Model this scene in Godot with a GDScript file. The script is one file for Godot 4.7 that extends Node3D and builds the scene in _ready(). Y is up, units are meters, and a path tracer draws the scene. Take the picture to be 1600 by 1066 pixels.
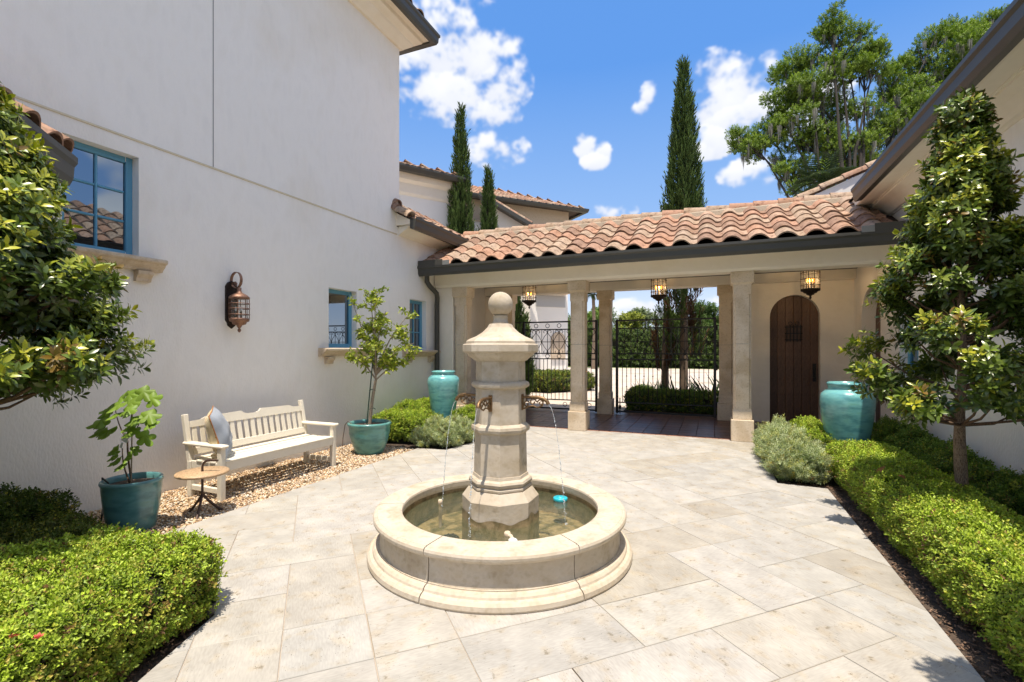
extends Node3D

# ---------------------------------------------------------------- helpers
var rng := RandomNumberGenerator.new()
var used := {}
var M := {}
const LX := -5.33      # outer face of the tall stucco house
const RX := 2.5        # outer face of the low stucco house

func numbered(called: String) -> String:
	if not used.has(called):
		used[called] = 0
		return called
	used[called] += 1
	return "%s_%03d" % [called, used[called]]

func tag(o, label := "", category := "", group := "", kind := ""):
	if label: o.set_meta("label", label)
	if category: o.set_meta("category", category)
	if group: o.set_meta("group", group)
	if kind: o.set_meta("kind", kind)
	return o

func thing(called: String, label: String, category: String, at := Vector3.ZERO, turn := 0.0, group := "") -> Node3D:
	var o := Node3D.new()
	o.name = numbered(called)
	add_child(o, true)
	o.position = at
	o.rotation.y = turn
	tag(o, label, category, group)
	return o

func copy_of(src: Node3D, called: String, label: String, at: Vector3, turn := 0.0) -> Node3D:
	var o: Node3D = src.duplicate()
	o.name = numbered(called)
	add_child(o, true)
	o.position = at
	o.rotation.y = turn
	o.set_meta("label", label)
	return o

func named(parent: Node, called: String) -> String:
	if parent == self: return numbered(called)
	var k: int = parent.get_meta("n_" + called, 0)
	parent.set_meta("n_" + called, k + 1)
	return called if k == 0 else "%s_%03d" % [called, k]

func sub(parent: Node, called: String, at := Vector3.ZERO) -> Node3D:
	var o := Node3D.new()
	o.name = named(parent, called)
	parent.add_child(o, true)
	o.position = at
	return o

func put(parent: Node, called: String, mesh: Mesh, mat: Material, xf := Transform3D()) -> MeshInstance3D:
	var o := MeshInstance3D.new()
	o.name = named(parent, called)
	o.mesh = mesh
	if mat: o.material_override = mat
	o.transform = xf
	parent.add_child(o, true)
	return o

func obj(parent: Node, called: String, st: SurfaceTool, mat: Material, xf := Transform3D()) -> MeshInstance3D:
	return put(parent, called, done(st), mat, xf)

func begin() -> SurfaceTool:
	var st := SurfaceTool.new()
	st.begin(Mesh.PRIMITIVE_TRIANGLES)
	st.set_smooth_group(-1)
	return st

func done(st: SurfaceTool) -> ArrayMesh:
	st.generate_normals()
	return st.commit()

func tri(st: SurfaceTool, a, b, c):
	st.add_vertex(a); st.add_vertex(c); st.add_vertex(b)

func quad(st: SurfaceTool, a, b, c, d):      # a b c d run counter-clockwise seen from outside
	st.add_vertex(a); st.add_vertex(c); st.add_vertex(b)
	st.add_vertex(a); st.add_vertex(d); st.add_vertex(c)

func box(st: SurfaceTool, c: Vector3, s: Vector3, bev := 0.0, basis := Basis()):
	var h := s * 0.5
	var b: float = min(bev, min(h.x, min(h.y, h.z)) * 0.9)
	var ax := [Vector3(1, 0, 0), Vector3(0, 1, 0), Vector3(0, 0, 1)]
	if b <= 0.0:
		for i in 3:
			for sg in [-1.0, 1.0]:
				var n: Vector3 = ax[i] * sg
				var u: Vector3 = ax[(i + 1) % 3]
				var v: Vector3 = ax[(i + 2) % 3] * sg
				var p := n * h
				var uu := u * h
				var vv := v * h
				quad(st, c + basis * (p - uu - vv), c + basis * (p + uu - vv), c + basis * (p + uu + vv), c + basis * (p - uu + vv))
		return
	var hi := h - Vector3(b, b, b)
	for i in 3:
		for sg in [-1.0, 1.0]:
			var n: Vector3 = ax[i] * sg
			var u: Vector3 = ax[(i + 1) % 3]
			var v: Vector3 = ax[(i + 2) % 3] * sg
			var p := n * h
			var uu := u * hi
			var vv := v * hi
			quad(st, c + basis * (p - uu - vv), c + basis * (p + uu - vv), c + basis * (p + uu + vv), c + basis * (p - uu + vv))
	for i in 3:
		var w: Vector3 = ax[i] * hi
		var u: Vector3 = ax[(i + 1) % 3]
		var v: Vector3 = ax[(i + 2) % 3]
		for su in [-1.0, 1.0]:
			for sv in [-1.0, 1.0]:
				var e1: Vector3 = u * su * h + v * sv * hi
				var e2: Vector3 = u * su * hi + v * sv * h
				if su * sv > 0:
					quad(st, c + basis * (e1 - w), c + basis * (e2 - w), c + basis * (e2 + w), c + basis * (e1 + w))
				else:
					quad(st, c + basis * (e1 + w), c + basis * (e2 + w), c + basis * (e2 - w), c + basis * (e1 - w))
	for sx in [-1.0, 1.0]:
		for sy in [-1.0, 1.0]:
			for sz in [-1.0, 1.0]:
				var s3 := Vector3(sx, sy, sz)
				var a := c + basis * (Vector3(h.x, hi.y, hi.z) * s3)
				var d := c + basis * (Vector3(hi.x, h.y, hi.z) * s3)
				var e := c + basis * (Vector3(hi.x, hi.y, h.z) * s3)
				if sx * sy * sz > 0: tri(st, a, d, e)
				else: tri(st, a, e, d)

func boxm(s: Vector3, bev := 0.0) -> ArrayMesh:
	var st := begin()
	box(st, Vector3.ZERO, s, bev)
	return done(st)

func lathe(st: SurfaceTool, prof: Array, segs: int, smooth := true, c := Vector3.ZERO, phase := 0.0, a0 := 0.0, a1 := TAU):
	st.set_smooth_group(0 if smooth else -1)
	for k in segs:
		var t0 := phase + a0 + (a1 - a0) * k / segs
		var t1 := phase + a0 + (a1 - a0) * (k + 1) / segs
		if k == segs - 1 and a1 - a0 > 6.28: t1 = phase
		var d0 := Vector3(cos(t0), 0, sin(t0))
		var d1 := Vector3(cos(t1), 0, sin(t1))
		for i in prof.size() - 1:
			var p: Vector2 = prof[i]
			var q: Vector2 = prof[i + 1]
			var a := c + d0 * p.x + Vector3(0, p.y, 0)
			var b := c + d0 * q.x + Vector3(0, q.y, 0)
			var cc := c + d1 * q.x + Vector3(0, q.y, 0)
			var d := c + d1 * p.x + Vector3(0, p.y, 0)
			if p.x < 1e-5: tri(st, a, b, cc)
			elif q.x < 1e-5: tri(st, a, b, d)
			else: quad(st, a, b, cc, d)
	st.set_smooth_group(-1)

func tube(st: SurfaceTool, pts: Array, radii, sides := 6, caps := true):
	var n := pts.size()
	var rad = func(i): return radii[i] if radii is Array else radii
	var rings := []
	var side := Vector3.ZERO
	for i in n:
		var d: Vector3 = (pts[min(i + 1, n - 1)] - pts[max(i - 1, 0)]).normalized()
		if i == 0:
			side = d.cross(Vector3.UP if abs(d.y) < 0.9 else Vector3.RIGHT).normalized()
		else:
			side = (side - d * side.dot(d)).normalized()
		var up := side.cross(d).normalized()
		var ring := []
		for k in sides:
			var a := TAU * k / sides
			ring.append(pts[i] + (side * cos(a) + up * sin(a)) * rad.call(i))
		rings.append(ring)
	st.set_smooth_group(1)
	for i in n - 1:
		for k in sides:
			var k2 := (k + 1) % sides
			quad(st, rings[i][k], rings[i][k2], rings[i + 1][k2], rings[i + 1][k])
	st.set_smooth_group(-1)
	if caps:
		for k in range(1, sides - 1):
			tri(st, rings[0][0], rings[0][k + 1], rings[0][k])
			tri(st, rings[n - 1][0], rings[n - 1][k], rings[n - 1][k + 1])

func area2(p: Array) -> float:
	var a := 0.0
	for i in p.size():
		var q: Vector2 = p[i]
		var r: Vector2 = p[(i + 1) % p.size()]
		a += q.x * r.y - q.y * r.x
	return a * 0.5

# closed profile (out to the right of the path, up) swept along a path at level height, mitred
func sweep(st: SurfaceTool, prof_in: Array, path: Array, caps := true, up := Vector3.UP):
	var prof := prof_in.duplicate()
	if area2(prof) < 0: prof.reverse()
	var n := path.size()
	var rows := []
	for i in n:
		var d0: Vector3 = (path[i] - path[max(i - 1, 0)])
		var d1: Vector3 = (path[min(i + 1, n - 1)] - path[i])
		if i == 0: d0 = d1
		if i == n - 1: d1 = d0
		var r0 := d0.cross(up).normalized()
		var r1 := d1.cross(up).normalized()
		var m := (r0 + r1).normalized()
		m = m / max(0.2, m.dot(r0))
		var row := []
		for p in prof: row.append(path[i] + m * p.x + up * p.y)
		rows.append(row)
	for i in n - 1:
		for k in prof.size():
			var k2 := (k + 1) % prof.size()
			quad(st, rows[i][k], rows[i + 1][k], rows[i + 1][k2], rows[i][k2])
	if caps:
		var idx := Geometry2D.triangulate_polygon(PackedVector2Array(prof))
		for k in range(0, idx.size(), 3):
			var e := 1 if signed(prof[idx[k]], prof[idx[k + 1]], prof[idx[k + 2]]) > 0 else 0
			var a: int = idx[k]
			var b: int = idx[k + 1] if e else idx[k + 2]
			var c: int = idx[k + 2] if e else idx[k + 1]
			tri(st, rows[0][a], rows[0][b], rows[0][c])
			tri(st, rows[n - 1][a], rows[n - 1][c], rows[n - 1][b])

func signed(a: Vector2, b: Vector2, c: Vector2) -> float:
	return (b - a).cross(c - a)

# upright prism over a polygon of (x, z)
func prism(st: SurfaceTool, poly_in: Array, y0: float, y1: float, bev := 0.0, bottom := false, uvf = null):
	var poly := poly_in.duplicate()
	if area2(poly) > 0: poly.reverse()
	var n := poly.size()
	var c := Vector2.ZERO
	for p in poly: c += p
	c /= n
	var top := []
	for i in n:
		var p: Vector2 = poly[i]
		if bev > 0.0:
			var e0: Vector2 = (p - poly[(i + n - 1) % n]).normalized()
			var e1: Vector2 = (poly[(i + 1) % n] - p).normalized()
			var m := (Vector2(-e0.y, e0.x) + Vector2(-e1.y, e1.x))
			if m.length() > 0.01:
				m = m.normalized()
				m = m / max(0.35, m.dot(Vector2(-e0.y, e0.x)))
			if m.dot(c - p) < 0: m = -m
			top.append(p + m * bev)
		else: top.append(p)
	var v = func(p: Vector2, y: float):
		if uvf: st.set_uv(uvf.call(p))
		return Vector3(p.x, y, p.y)
	var idx := Geometry2D.triangulate_polygon(PackedVector2Array(top))
	for k in range(0, idx.size(), 3):
		var a: int = idx[k]
		var b: int = idx[k + 1]
		var d: int = idx[k + 2]
		if signed(top[a], top[b], top[d]) > 0:
			var s := b
			b = d
			d = s
		if uvf: st.set_uv(uvf.call(top[a]))
		st.add_vertex(Vector3(top[a].x, y1, top[a].y))
		if uvf: st.set_uv(uvf.call(top[d]))
		st.add_vertex(Vector3(top[d].x, y1, top[d].y))
		if uvf: st.set_uv(uvf.call(top[b]))
		st.add_vertex(Vector3(top[b].x, y1, top[b].y))
		if bottom:
			tri(st, Vector3(poly[a].x, y0, poly[a].y), Vector3(poly[d].x, y0, poly[d].y), Vector3(poly[b].x, y0, poly[b].y))
	for i in n:
		var j := (i + 1) % n
		if uvf: st.set_uv(uvf.call(poly[i]))
		quad(st, Vector3(poly[i].x, y0, poly[i].y), Vector3(poly[j].x, y0, poly[j].y), Vector3(poly[j].x, y1 - bev, poly[j].y), Vector3(poly[i].x, y1 - bev, poly[i].y))
		if bev > 0.0:
			quad(st, Vector3(poly[i].x, y1 - bev, poly[i].y), Vector3(poly[j].x, y1 - bev, poly[j].y), Vector3(top[j].x, y1, top[j].y), Vector3(top[i].x, y1, top[i].y))

func ball(st: SurfaceTool, c: Vector3, r: Vector3, rings := 8, segs := 12):
	st.set_smooth_group(2)
	for i in rings:
		var p0 := -PI / 2 + PI * i / rings
		var p1 := -PI / 2 + PI * (i + 1) / rings
		for k in segs:
			var t0 := TAU * k / segs
			var t1 := TAU * ((k + 1) % segs) / segs
			var f = func(p, t): return c + Vector3(cos(p) * cos(t), sin(p), cos(p) * sin(t)) * r
			if i == 0: tri(st, f.call(p0, t0), f.call(p1, t0), f.call(p1, t1))
			elif i == rings - 1: tri(st, f.call(p0, t0), f.call(p1, t0), f.call(p0, t1))
			else: quad(st, f.call(p0, t0), f.call(p1, t0), f.call(p1, t1), f.call(p0, t1))
	st.set_smooth_group(-1)

func csg_box(parent: Node, called: String, lo: Vector3, hi: Vector3, op := 0, mat: Material = null) -> CSGBox3D:
	var b := CSGBox3D.new()
	b.name = called
	b.size = hi - lo
	b.position = (lo + hi) * 0.5
	b.operation = op
	if mat: b.material = mat
	parent.add_child(b, true)
	return b

func many(parent: Node, called: String, mesh: Mesh, mat: Material, xfs: Array, cols: Array, kind := "stuff") -> MultiMeshInstance3D:
	var mm := MultiMesh.new()
	mm.transform_format = MultiMesh.TRANSFORM_3D
	mm.use_colors = true
	mm.mesh = mesh
	mm.instance_count = xfs.size()
	var buf := PackedFloat32Array()
	buf.resize(xfs.size() * 16)
	var k := 0
	for i in xfs.size():
		var t: Transform3D = xfs[i]
		var c: Color = cols[i]
		buf[k] = t.basis.x.x; buf[k + 1] = t.basis.y.x; buf[k + 2] = t.basis.z.x; buf[k + 3] = t.origin.x
		buf[k + 4] = t.basis.x.y; buf[k + 5] = t.basis.y.y; buf[k + 6] = t.basis.z.y; buf[k + 7] = t.origin.y
		buf[k + 8] = t.basis.x.z; buf[k + 9] = t.basis.y.z; buf[k + 10] = t.basis.z.z; buf[k + 11] = t.origin.z
		buf[k + 12] = c.r; buf[k + 13] = c.g; buf[k + 14] = c.b; buf[k + 15] = 1.0
		k += 16
	mm.buffer = buf
	var o := MultiMeshInstance3D.new()
	o.name = named(parent, called)
	o.multimesh = mm
	o.material_override = mat
	parent.add_child(o, true)
	if kind: o.set_meta("kind", kind)
	return o

func lin(r: float, g: float, b: float) -> Color:
	return Color(r, g, b).linear_to_srgb()

func ntex(freq: float, oct: int, cols: Array, sd := 1, size := 512, ntype := FastNoiseLite.TYPE_SIMPLEX_SMOOTH, offs: Array = []) -> NoiseTexture2D:
	var n := FastNoiseLite.new()
	n.noise_type = ntype
	n.frequency = freq
	n.seed = sd
	n.fractal_octaves = oct
	var t := NoiseTexture2D.new()
	t.width = size
	t.height = size
	t.seamless = true
	t.seamless_blend_skirt = 0.2
	t.noise = n
	var g := Gradient.new()
	var o := PackedFloat32Array()
	for i in cols.size(): o.append(offs[i] if offs else float(i) / (cols.size() - 1))
	g.offsets = o
	g.colors = PackedColorArray(cols)
	t.color_ramp = g
	return t

func gy(v: float) -> Color: return Color(v, v, v)

func mat(called: String, c: Color, rough: float, d := {}) -> StandardMaterial3D:
	var m := StandardMaterial3D.new()
	m.resource_name = called
	m.albedo_color = c
	m.roughness = rough
	m.metallic = d.get("metal", 0.0)
	m.metallic_specular = d.get("spec", 0.5)
	if d.has("tex"):
		m.albedo_texture = d.tex
	if d.has("bump"):
		m.heightmap_enabled = true
		m.heightmap_texture = d.bump
		m.heightmap_scale = d.get("height", 0.3)
	if d.has("rtex"):
		m.roughness_texture = d.rtex
	if d.has("ntex"):
		m.normal_enabled = true
		m.normal_texture = d.ntex
		m.normal_scale = d.get("nscale", 1.0)
	if (d.has("tex") or d.has("bump") or d.has("ntex")) and not d.get("uv", false):
		m.uv1_triplanar = true
		m.uv1_world_triplanar = d.get("world", true)
		m.uv1_triplanar_sharpness = 4.0
	if d.has("scale"):
		m.uv1_scale = d.scale if d.scale is Vector3 else Vector3.ONE * d.scale
	if d.has("detail"):
		m.detail_enabled = true
		m.detail_albedo = d.detail
		m.detail_blend_mode = BaseMaterial3D.BLEND_MODE_MUL
		m.detail_uv_layer = BaseMaterial3D.DETAIL_UV_2
		m.uv2_triplanar = true
		m.uv2_world_triplanar = d.get("world", true)
		m.uv2_scale = Vector3.ONE * d.get("dscale", 0.3)
	if d.get("vcol", false):
		m.vertex_color_use_as_albedo = true
	if d.get("two", false):
		m.cull_mode = BaseMaterial3D.CULL_DISABLED
	if d.has("back"):
		m.backlight_enabled = true
		m.backlight = d.back
	if d.has("coat"):
		m.clearcoat_enabled = true
		m.clearcoat = d.coat
		m.clearcoat_roughness = 0.08
	if d.has("rim"):
		m.rim_enabled = true
		m.rim = d.rim
	return m

# one leaf as folded triangles; dir = way it points, nor = its upper face
func leaf(st: SurfaceTool, b: Vector3, dir: Vector3, nor: Vector3, L: float, W: float, fold: float, droop: float, c: Color, fine := false):
	dir = dir.normalized()
	var side := dir.cross(nor).normalized()
	nor = side.cross(dir).normalized()
	st.set_color(c)
	var tip := b + dir * L - nor * droop * L
	if not fine:
		var m := b + dir * L * 0.5
		var l := m - side * W * 0.5 + nor * fold * W
		var r := m + side * W * 0.5 + nor * fold * W
		st.add_vertex(b); st.add_vertex(l); st.add_vertex(tip)
		st.add_vertex(b); st.add_vertex(tip); st.add_vertex(r)
		return
	var m1 := b + dir * L * 0.36 - nor * droop * L * 0.1
	var m2 := b + dir * L * 0.72 - nor * droop * L * 0.45
	var l1 := m1 - side * W * 0.46 + nor * fold * W
	var r1 := m1 + side * W * 0.46 + nor * fold * W
	var l2 := m2 - side * W * 0.42 + nor * fold * W * 0.9
	var r2 := m2 + side * W * 0.42 + nor * fold * W * 0.9
	st.set_smooth_group(3)
	for t in [[b, l1, m1], [b, m1, r1], [m1, l1, l2], [m1, l2, m2], [m1, m2, r2], [m1, r2, r1], [m2, l2, tip], [m2, tip, r2]]:
		for q in t: st.add_vertex(q)
	st.set_smooth_group(-1)

# a sprig along +Y with n leaves
func sprig(n: int, stem: float, L: float, W: float, open: float, sd: int, fine := false, tipc := Color(1, 1, 1), oldc := Color(1, 1, 1), fold := 0.18, droop := 0.15) -> ArrayMesh:
	var r := RandomNumberGenerator.new()
	r.seed = sd
	var st := begin()
	for i in n:
		var f = float(i) / max(1, n - 1)
		var a := i * 2.4 + r.randf() * 0.7
		var el := lerpf(open * 1.25, open * 0.45, f) + r.randf_range(-0.2, 0.2)   # angle from the stem
		var out := Vector3(cos(a), 0, sin(a))
		var dir := Vector3.UP * cos(el) + out * sin(el)
		var nor := Vector3.UP * sin(el) - out * cos(el)
		var k := r.randf_range(0.75, 1.1)
		var c := oldc.lerp(tipc, f * f) * r.randf_range(0.75, 1.2)
		leaf(st, Vector3.UP * stem * f + out * 0.002, dir, nor, L * k * lerpf(1.0, 0.8, f), W * k, fold, droop * r.randf_range(0.5, 1.6), c, fine)
	return done(st)

func turned(up: Vector3, at: Vector3, s: float, spin: float) -> Transform3D:
	up = up.normalized()
	var x := up.cross(Vector3(0.3, 0.2, 0.93)).normalized()
	var z := x.cross(up)
	var b := Basis(x, up, z).rotated(up, spin)
	return Transform3D(b.scaled(Vector3(s, s, s)) if false else Basis(b.x * s, b.y * s, b.z * s), at)

# ---------------------------------------------------------------- the scene
func _ready():
	rng.seed = 7
	camera_and_light()
	materials()
	grounds()
	paving()
	tall_house()
	loggia()
	low_house()
	far_houses()
	gates()
	lanterns()
	fountain()
	beds_and_hedges()
	topiaries()
	pots_and_plants()
	furniture()
	far_plants()
	small_things()

const YAW := 22.7

func camera_and_light():
	var cam := Camera3D.new()
	cam.name = "camera"
	add_child(cam)
	cam.position = Vector3(0, 1.5, 0)
	cam.rotation_degrees = Vector3(0, YAW, 0)
	cam.projection = Camera3D.PROJECTION_FRUSTUM
	cam.near = 0.1
	cam.far = 400.0
	cam.size = 2.0 * 0.1 * 533.0 / 753.0
	cam.frustum_offset = Vector2(0, 0.1 * 12.0 / 753.0)
	cam.current = true
	var sun := DirectionalLight3D.new()
	sun.name = "sun"
	add_child(sun)
	var to_sun := Vector3(0.074, 1.0, 0.25)
	sun.look_at_from_position(to_sun, Vector3.ZERO, Vector3.FORWARD)
	sun.light_energy = 1.08
	sun.light_color = Color(1.0, 0.955, 0.89)
	sun.light_angular_distance = 0.5
	sun.shadow_enabled = true
	sun.sky_mode = DirectionalLight3D.SKY_MODE_LIGHT_ONLY
	var we := WorldEnvironment.new()
	we.name = "environment"
	var e := Environment.new()
	e.background_mode = Environment.BG_SKY
	var sky := Sky.new()
	var pm := PanoramaSkyMaterial.new()
	pm.panorama = sky_picture()
	pm.energy_multiplier = 0.735
	sky.sky_material = pm
	e.sky = sky
	e.tonemap_mode = Environment.TONE_MAPPER_LINEAR
	e.tonemap_exposure = 2.0
	e.sdfgi_enabled = true
	e.ssao_enabled = true
	e.ssil_enabled = true
	we.environment = e
	add_child(we)

# air and clouds for every direction, as linear light
func sky_picture() -> ImageTexture:
	var W := 2048
	var H := 1024
	var n := FastNoiseLite.new()
	n.seed = 11
	n.noise_type = FastNoiseLite.TYPE_SIMPLEX_SMOOTH
	n.frequency = 9.0
	n.fractal_octaves = 6
	n.fractal_gain = 0.55
	var big := FastNoiseLite.new()
	big.seed = 5
	big.frequency = 1.9
	big.fractal_octaves = 5
	# clouds: azimuth right of north (-z) in degrees, height in degrees, half width, half height
	var blobs := [[-31.0, 32.0, 5.0, 4.5], [-27.3, 31.2, 5.0, 4.0], [-24.8, 28.8, 3.8, 3.1], [-33.6, 33.1, 3.4, 2.4], [-29.9, 27.6, 6.0, 3.1], [-25.6, 26.1, 3.5, 1.9],
		[-34.7, 29.5, 2.5, 3.1], [-37.6, 30.3, 3.3, 3.4], [-24.4, 22.2, 3.3, 1.9], [-22.7, 21.4, 1.8, 1.1], [-13.9, 22.5, 1.3, 1.3], [-12.9, 21.1, 1.5, 1.1], [-12.1, 22.0, 0.9, 0.8], [-14.6, 23.3, 0.8, 0.6],
		[-6.8, 26.8, 0.9, 1.1], [-7.6, 25.7, 0.9, 0.8], [-0.2, 27.4, 2.1, 2.1], [1.1, 25.6, 3.2, 3.0], [1.6, 23.7, 2.5, 2.2], [0.2, 21.8, 1.9, 1.9], [3.3, 26.2, 1.3, 1.6],
		[4.0, 24.1, 1.7, 1.7], [-1.0, 20.9, 1.5, 1.0], [3.6, 18.1, 2.7, 1.3], [5.3, 17.4, 1.2, 0.8], [5.6, 26.9, 1.5, 1.4], [8.8, 22.9, 3.1, 2.7],
		[10.9, 22.3, 2.4, 2.2], [-10.8, 15.5, 2.3, 0.9], [-4.8, 15.5, 0.7, 0.7], [-34.7, 14.2, 3.3, 0.9], [-7.8, 4.9, 4.9, 0.8], [-10.7, 3.7, 6.7, 0.7],
		[1.0, 5.2, 2.2, 0.6]]
	var bd := []
	for b in blobs:
		bd.append([deg_to_rad(b[0]), deg_to_rad(b[1]), deg_to_rad(b[2]), deg_to_rad(b[3])])
	var sun_at := Vector3(0.074, 1.0, 0.25).normalized()
	var px := PackedFloat32Array()
	px.resize(W * H * 3)
	var zen := Color(0.075, 0.20, 0.50)
	var mid := Color(0.091, 0.242, 0.585)
	var low := Color(0.25, 0.40, 0.66)
	var hor := Color(0.68, 0.72, 0.78)
	for y in H:
		var el := PI / 2 - (y + 0.5) / H * PI
		var k := y * W * 3
		if el < -0.02:
			for x in W:
				px[k] = 0.36; px[k + 1] = 0.33; px[k + 2] = 0.28
				k += 3
			continue
		var d := rad_to_deg(el)
		var base: Color
		if d < 11.0: base = hor.lerp(low, clampf(d / 11.0, 0, 1))
		elif d < 30.0: base = low.lerp(mid, (d - 11.0) / 19.0)
		else: base = mid.lerp(zen, clampf((d - 30.0) / 45.0, 0, 1))
		var ce := cos(el)
		var se := sin(el)
		for x in W:
			var az := (x + 0.5) / W * TAU
			var sa := sin(az)
			var ca := -cos(az)
			var cover := 0.0
			var a2 := az if az < PI else az - TAU
			var shade := 0.0
			var view := clampf((1.05 - absf(a2 + 0.396)) / 0.12, 0.0, 1.0) * clampf((0.72 - el) / 0.1, 0.0, 1.0)
			if view > 0.0:
				var s := 0.0
				for b in bd:
					var ux: float = (a2 - b[0]) / b[2]
					if ux > 1.9 or ux < -1.9: continue
					var uy: float = (el - b[1]) / b[3]
					if uy > 1.9 or uy < -1.9: continue
					if uy < 0: uy *= 1.25
					var q := 1.0 - (ux * ux + uy * uy) * 0.62
					if q > s:
						s = q
						shade = uy
				if s > -0.9:
					var nn := n.get_noise_3d(ce * sa, se * 1.35, ce * ca)
					var nf := n.get_noise_3d(ce * sa * 3.1 + 7.0, se * 4.0, ce * ca * 3.1)
					cover = 0.95 * smoothstep(0.02, 0.95, s * 1.05 + nn * 1.6 + nf * 0.95) * view if s > 0.02 else 0.0
					shade += nn * 1.4
			if view < 1.0:
				var g := big.get_noise_3d(ce * sa / (0.35 + se), 2.0, ce * ca / (0.35 + se))
				if g > -0.12:
					var nn2 := n.get_noise_3d(ce * sa, se * 1.35, ce * ca)
					cover = maxf(cover, smoothstep(-0.04, 0.22, g + nn2 * 0.16) * (1.0 - view) * 0.95)
					shade = nn2 * 2.0
			var r := base.r
			var gg := base.g
			var b3 := base.b
			if cover > 0.0:
				var t := clampf(0.62 + shade * 0.34, 0.0, 1.0)
				r = lerpf(r, lerpf(0.52, 0.74, t), cover)
				gg = lerpf(gg, lerpf(0.55, 0.74, t), cover)
				b3 = lerpf(b3, lerpf(0.63, 0.75, t), cover)
			# the white glare of hazy air round the sun
			var near := ce * sa * sun_at.x + se * sun_at.y + ce * ca * sun_at.z
			if near > 0.80:
				var gl := pow((near - 0.80) / 0.20, 2.0)
				r += 0.75 * gl; gg += 0.70 * gl; b3 += 0.60 * gl
			px[k] = r; px[k + 1] = gg; px[k + 2] = b3
			k += 3
	return ImageTexture.create_from_image(Image.create_from_data(W, H, false, Image.FORMAT_RGBF, px.to_byte_array()))

func travertine() -> ImageTexture:
	var S := 1024
	var f := []
	for q in [[0.004, 4, 21], [0.02, 4, 22], [0.05, 3, 23], [0.008, 3, 24]]:
		var n := FastNoiseLite.new()
		n.noise_type = FastNoiseLite.TYPE_SIMPLEX_SMOOTH
		n.frequency = q[0]
		n.fractal_octaves = q[1]
		n.seed = q[2]
		f.append(n.get_seamless_image(S, S, false, false, 0.2).get_data())
	var a: PackedByteArray = f[0]
	var b: PackedByteArray = f[1]
	var c: PackedByteArray = f[2]
	var d: PackedByteArray = f[3]
	var out := PackedByteArray()
	out.resize(S * S * 3)
	var k := 0
	for y in S:
		for x in S:
			var i := y * S + x
			var j := ((y * 5) % S) * S + x                 # bands that run along the stone
			var tone := 0.945 + (a[i] - 128) * 0.0005 + (b[j] - 128) * 0.00042
			var warm := clampf((d[i] - 136) / 60.0, 0.0, 1.0) * 0.42
			var pit := 0.0
			if c[j] > 196 and d[i] > 120: pit = clampf((c[j] - 196) / 14.0, 0.0, 1.0) * 0.55
			var dirt := clampf((b[i] - 176) / 30.0, 0.0, 1.0) * clampf((d[i] - 132) / 40.0, 0.0, 1.0) * 0.42
			var dk := 1.0 - pit - dirt * 0.45
			out[k] = int(clampf(tone * dk * 255.0, 0, 255))
			out[k + 1] = int(clampf((tone - warm * 0.05) * (dk - dirt * 0.04) * 253.0, 0, 255))
			out[k + 2] = int(clampf((tone - warm * 0.13) * (dk - dirt * 0.12) * 250.0, 0, 255))
			k += 3
	return ImageTexture.create_from_image(Image.create_from_data(S, S, false, Image.FORMAT_RGB8, out))

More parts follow.
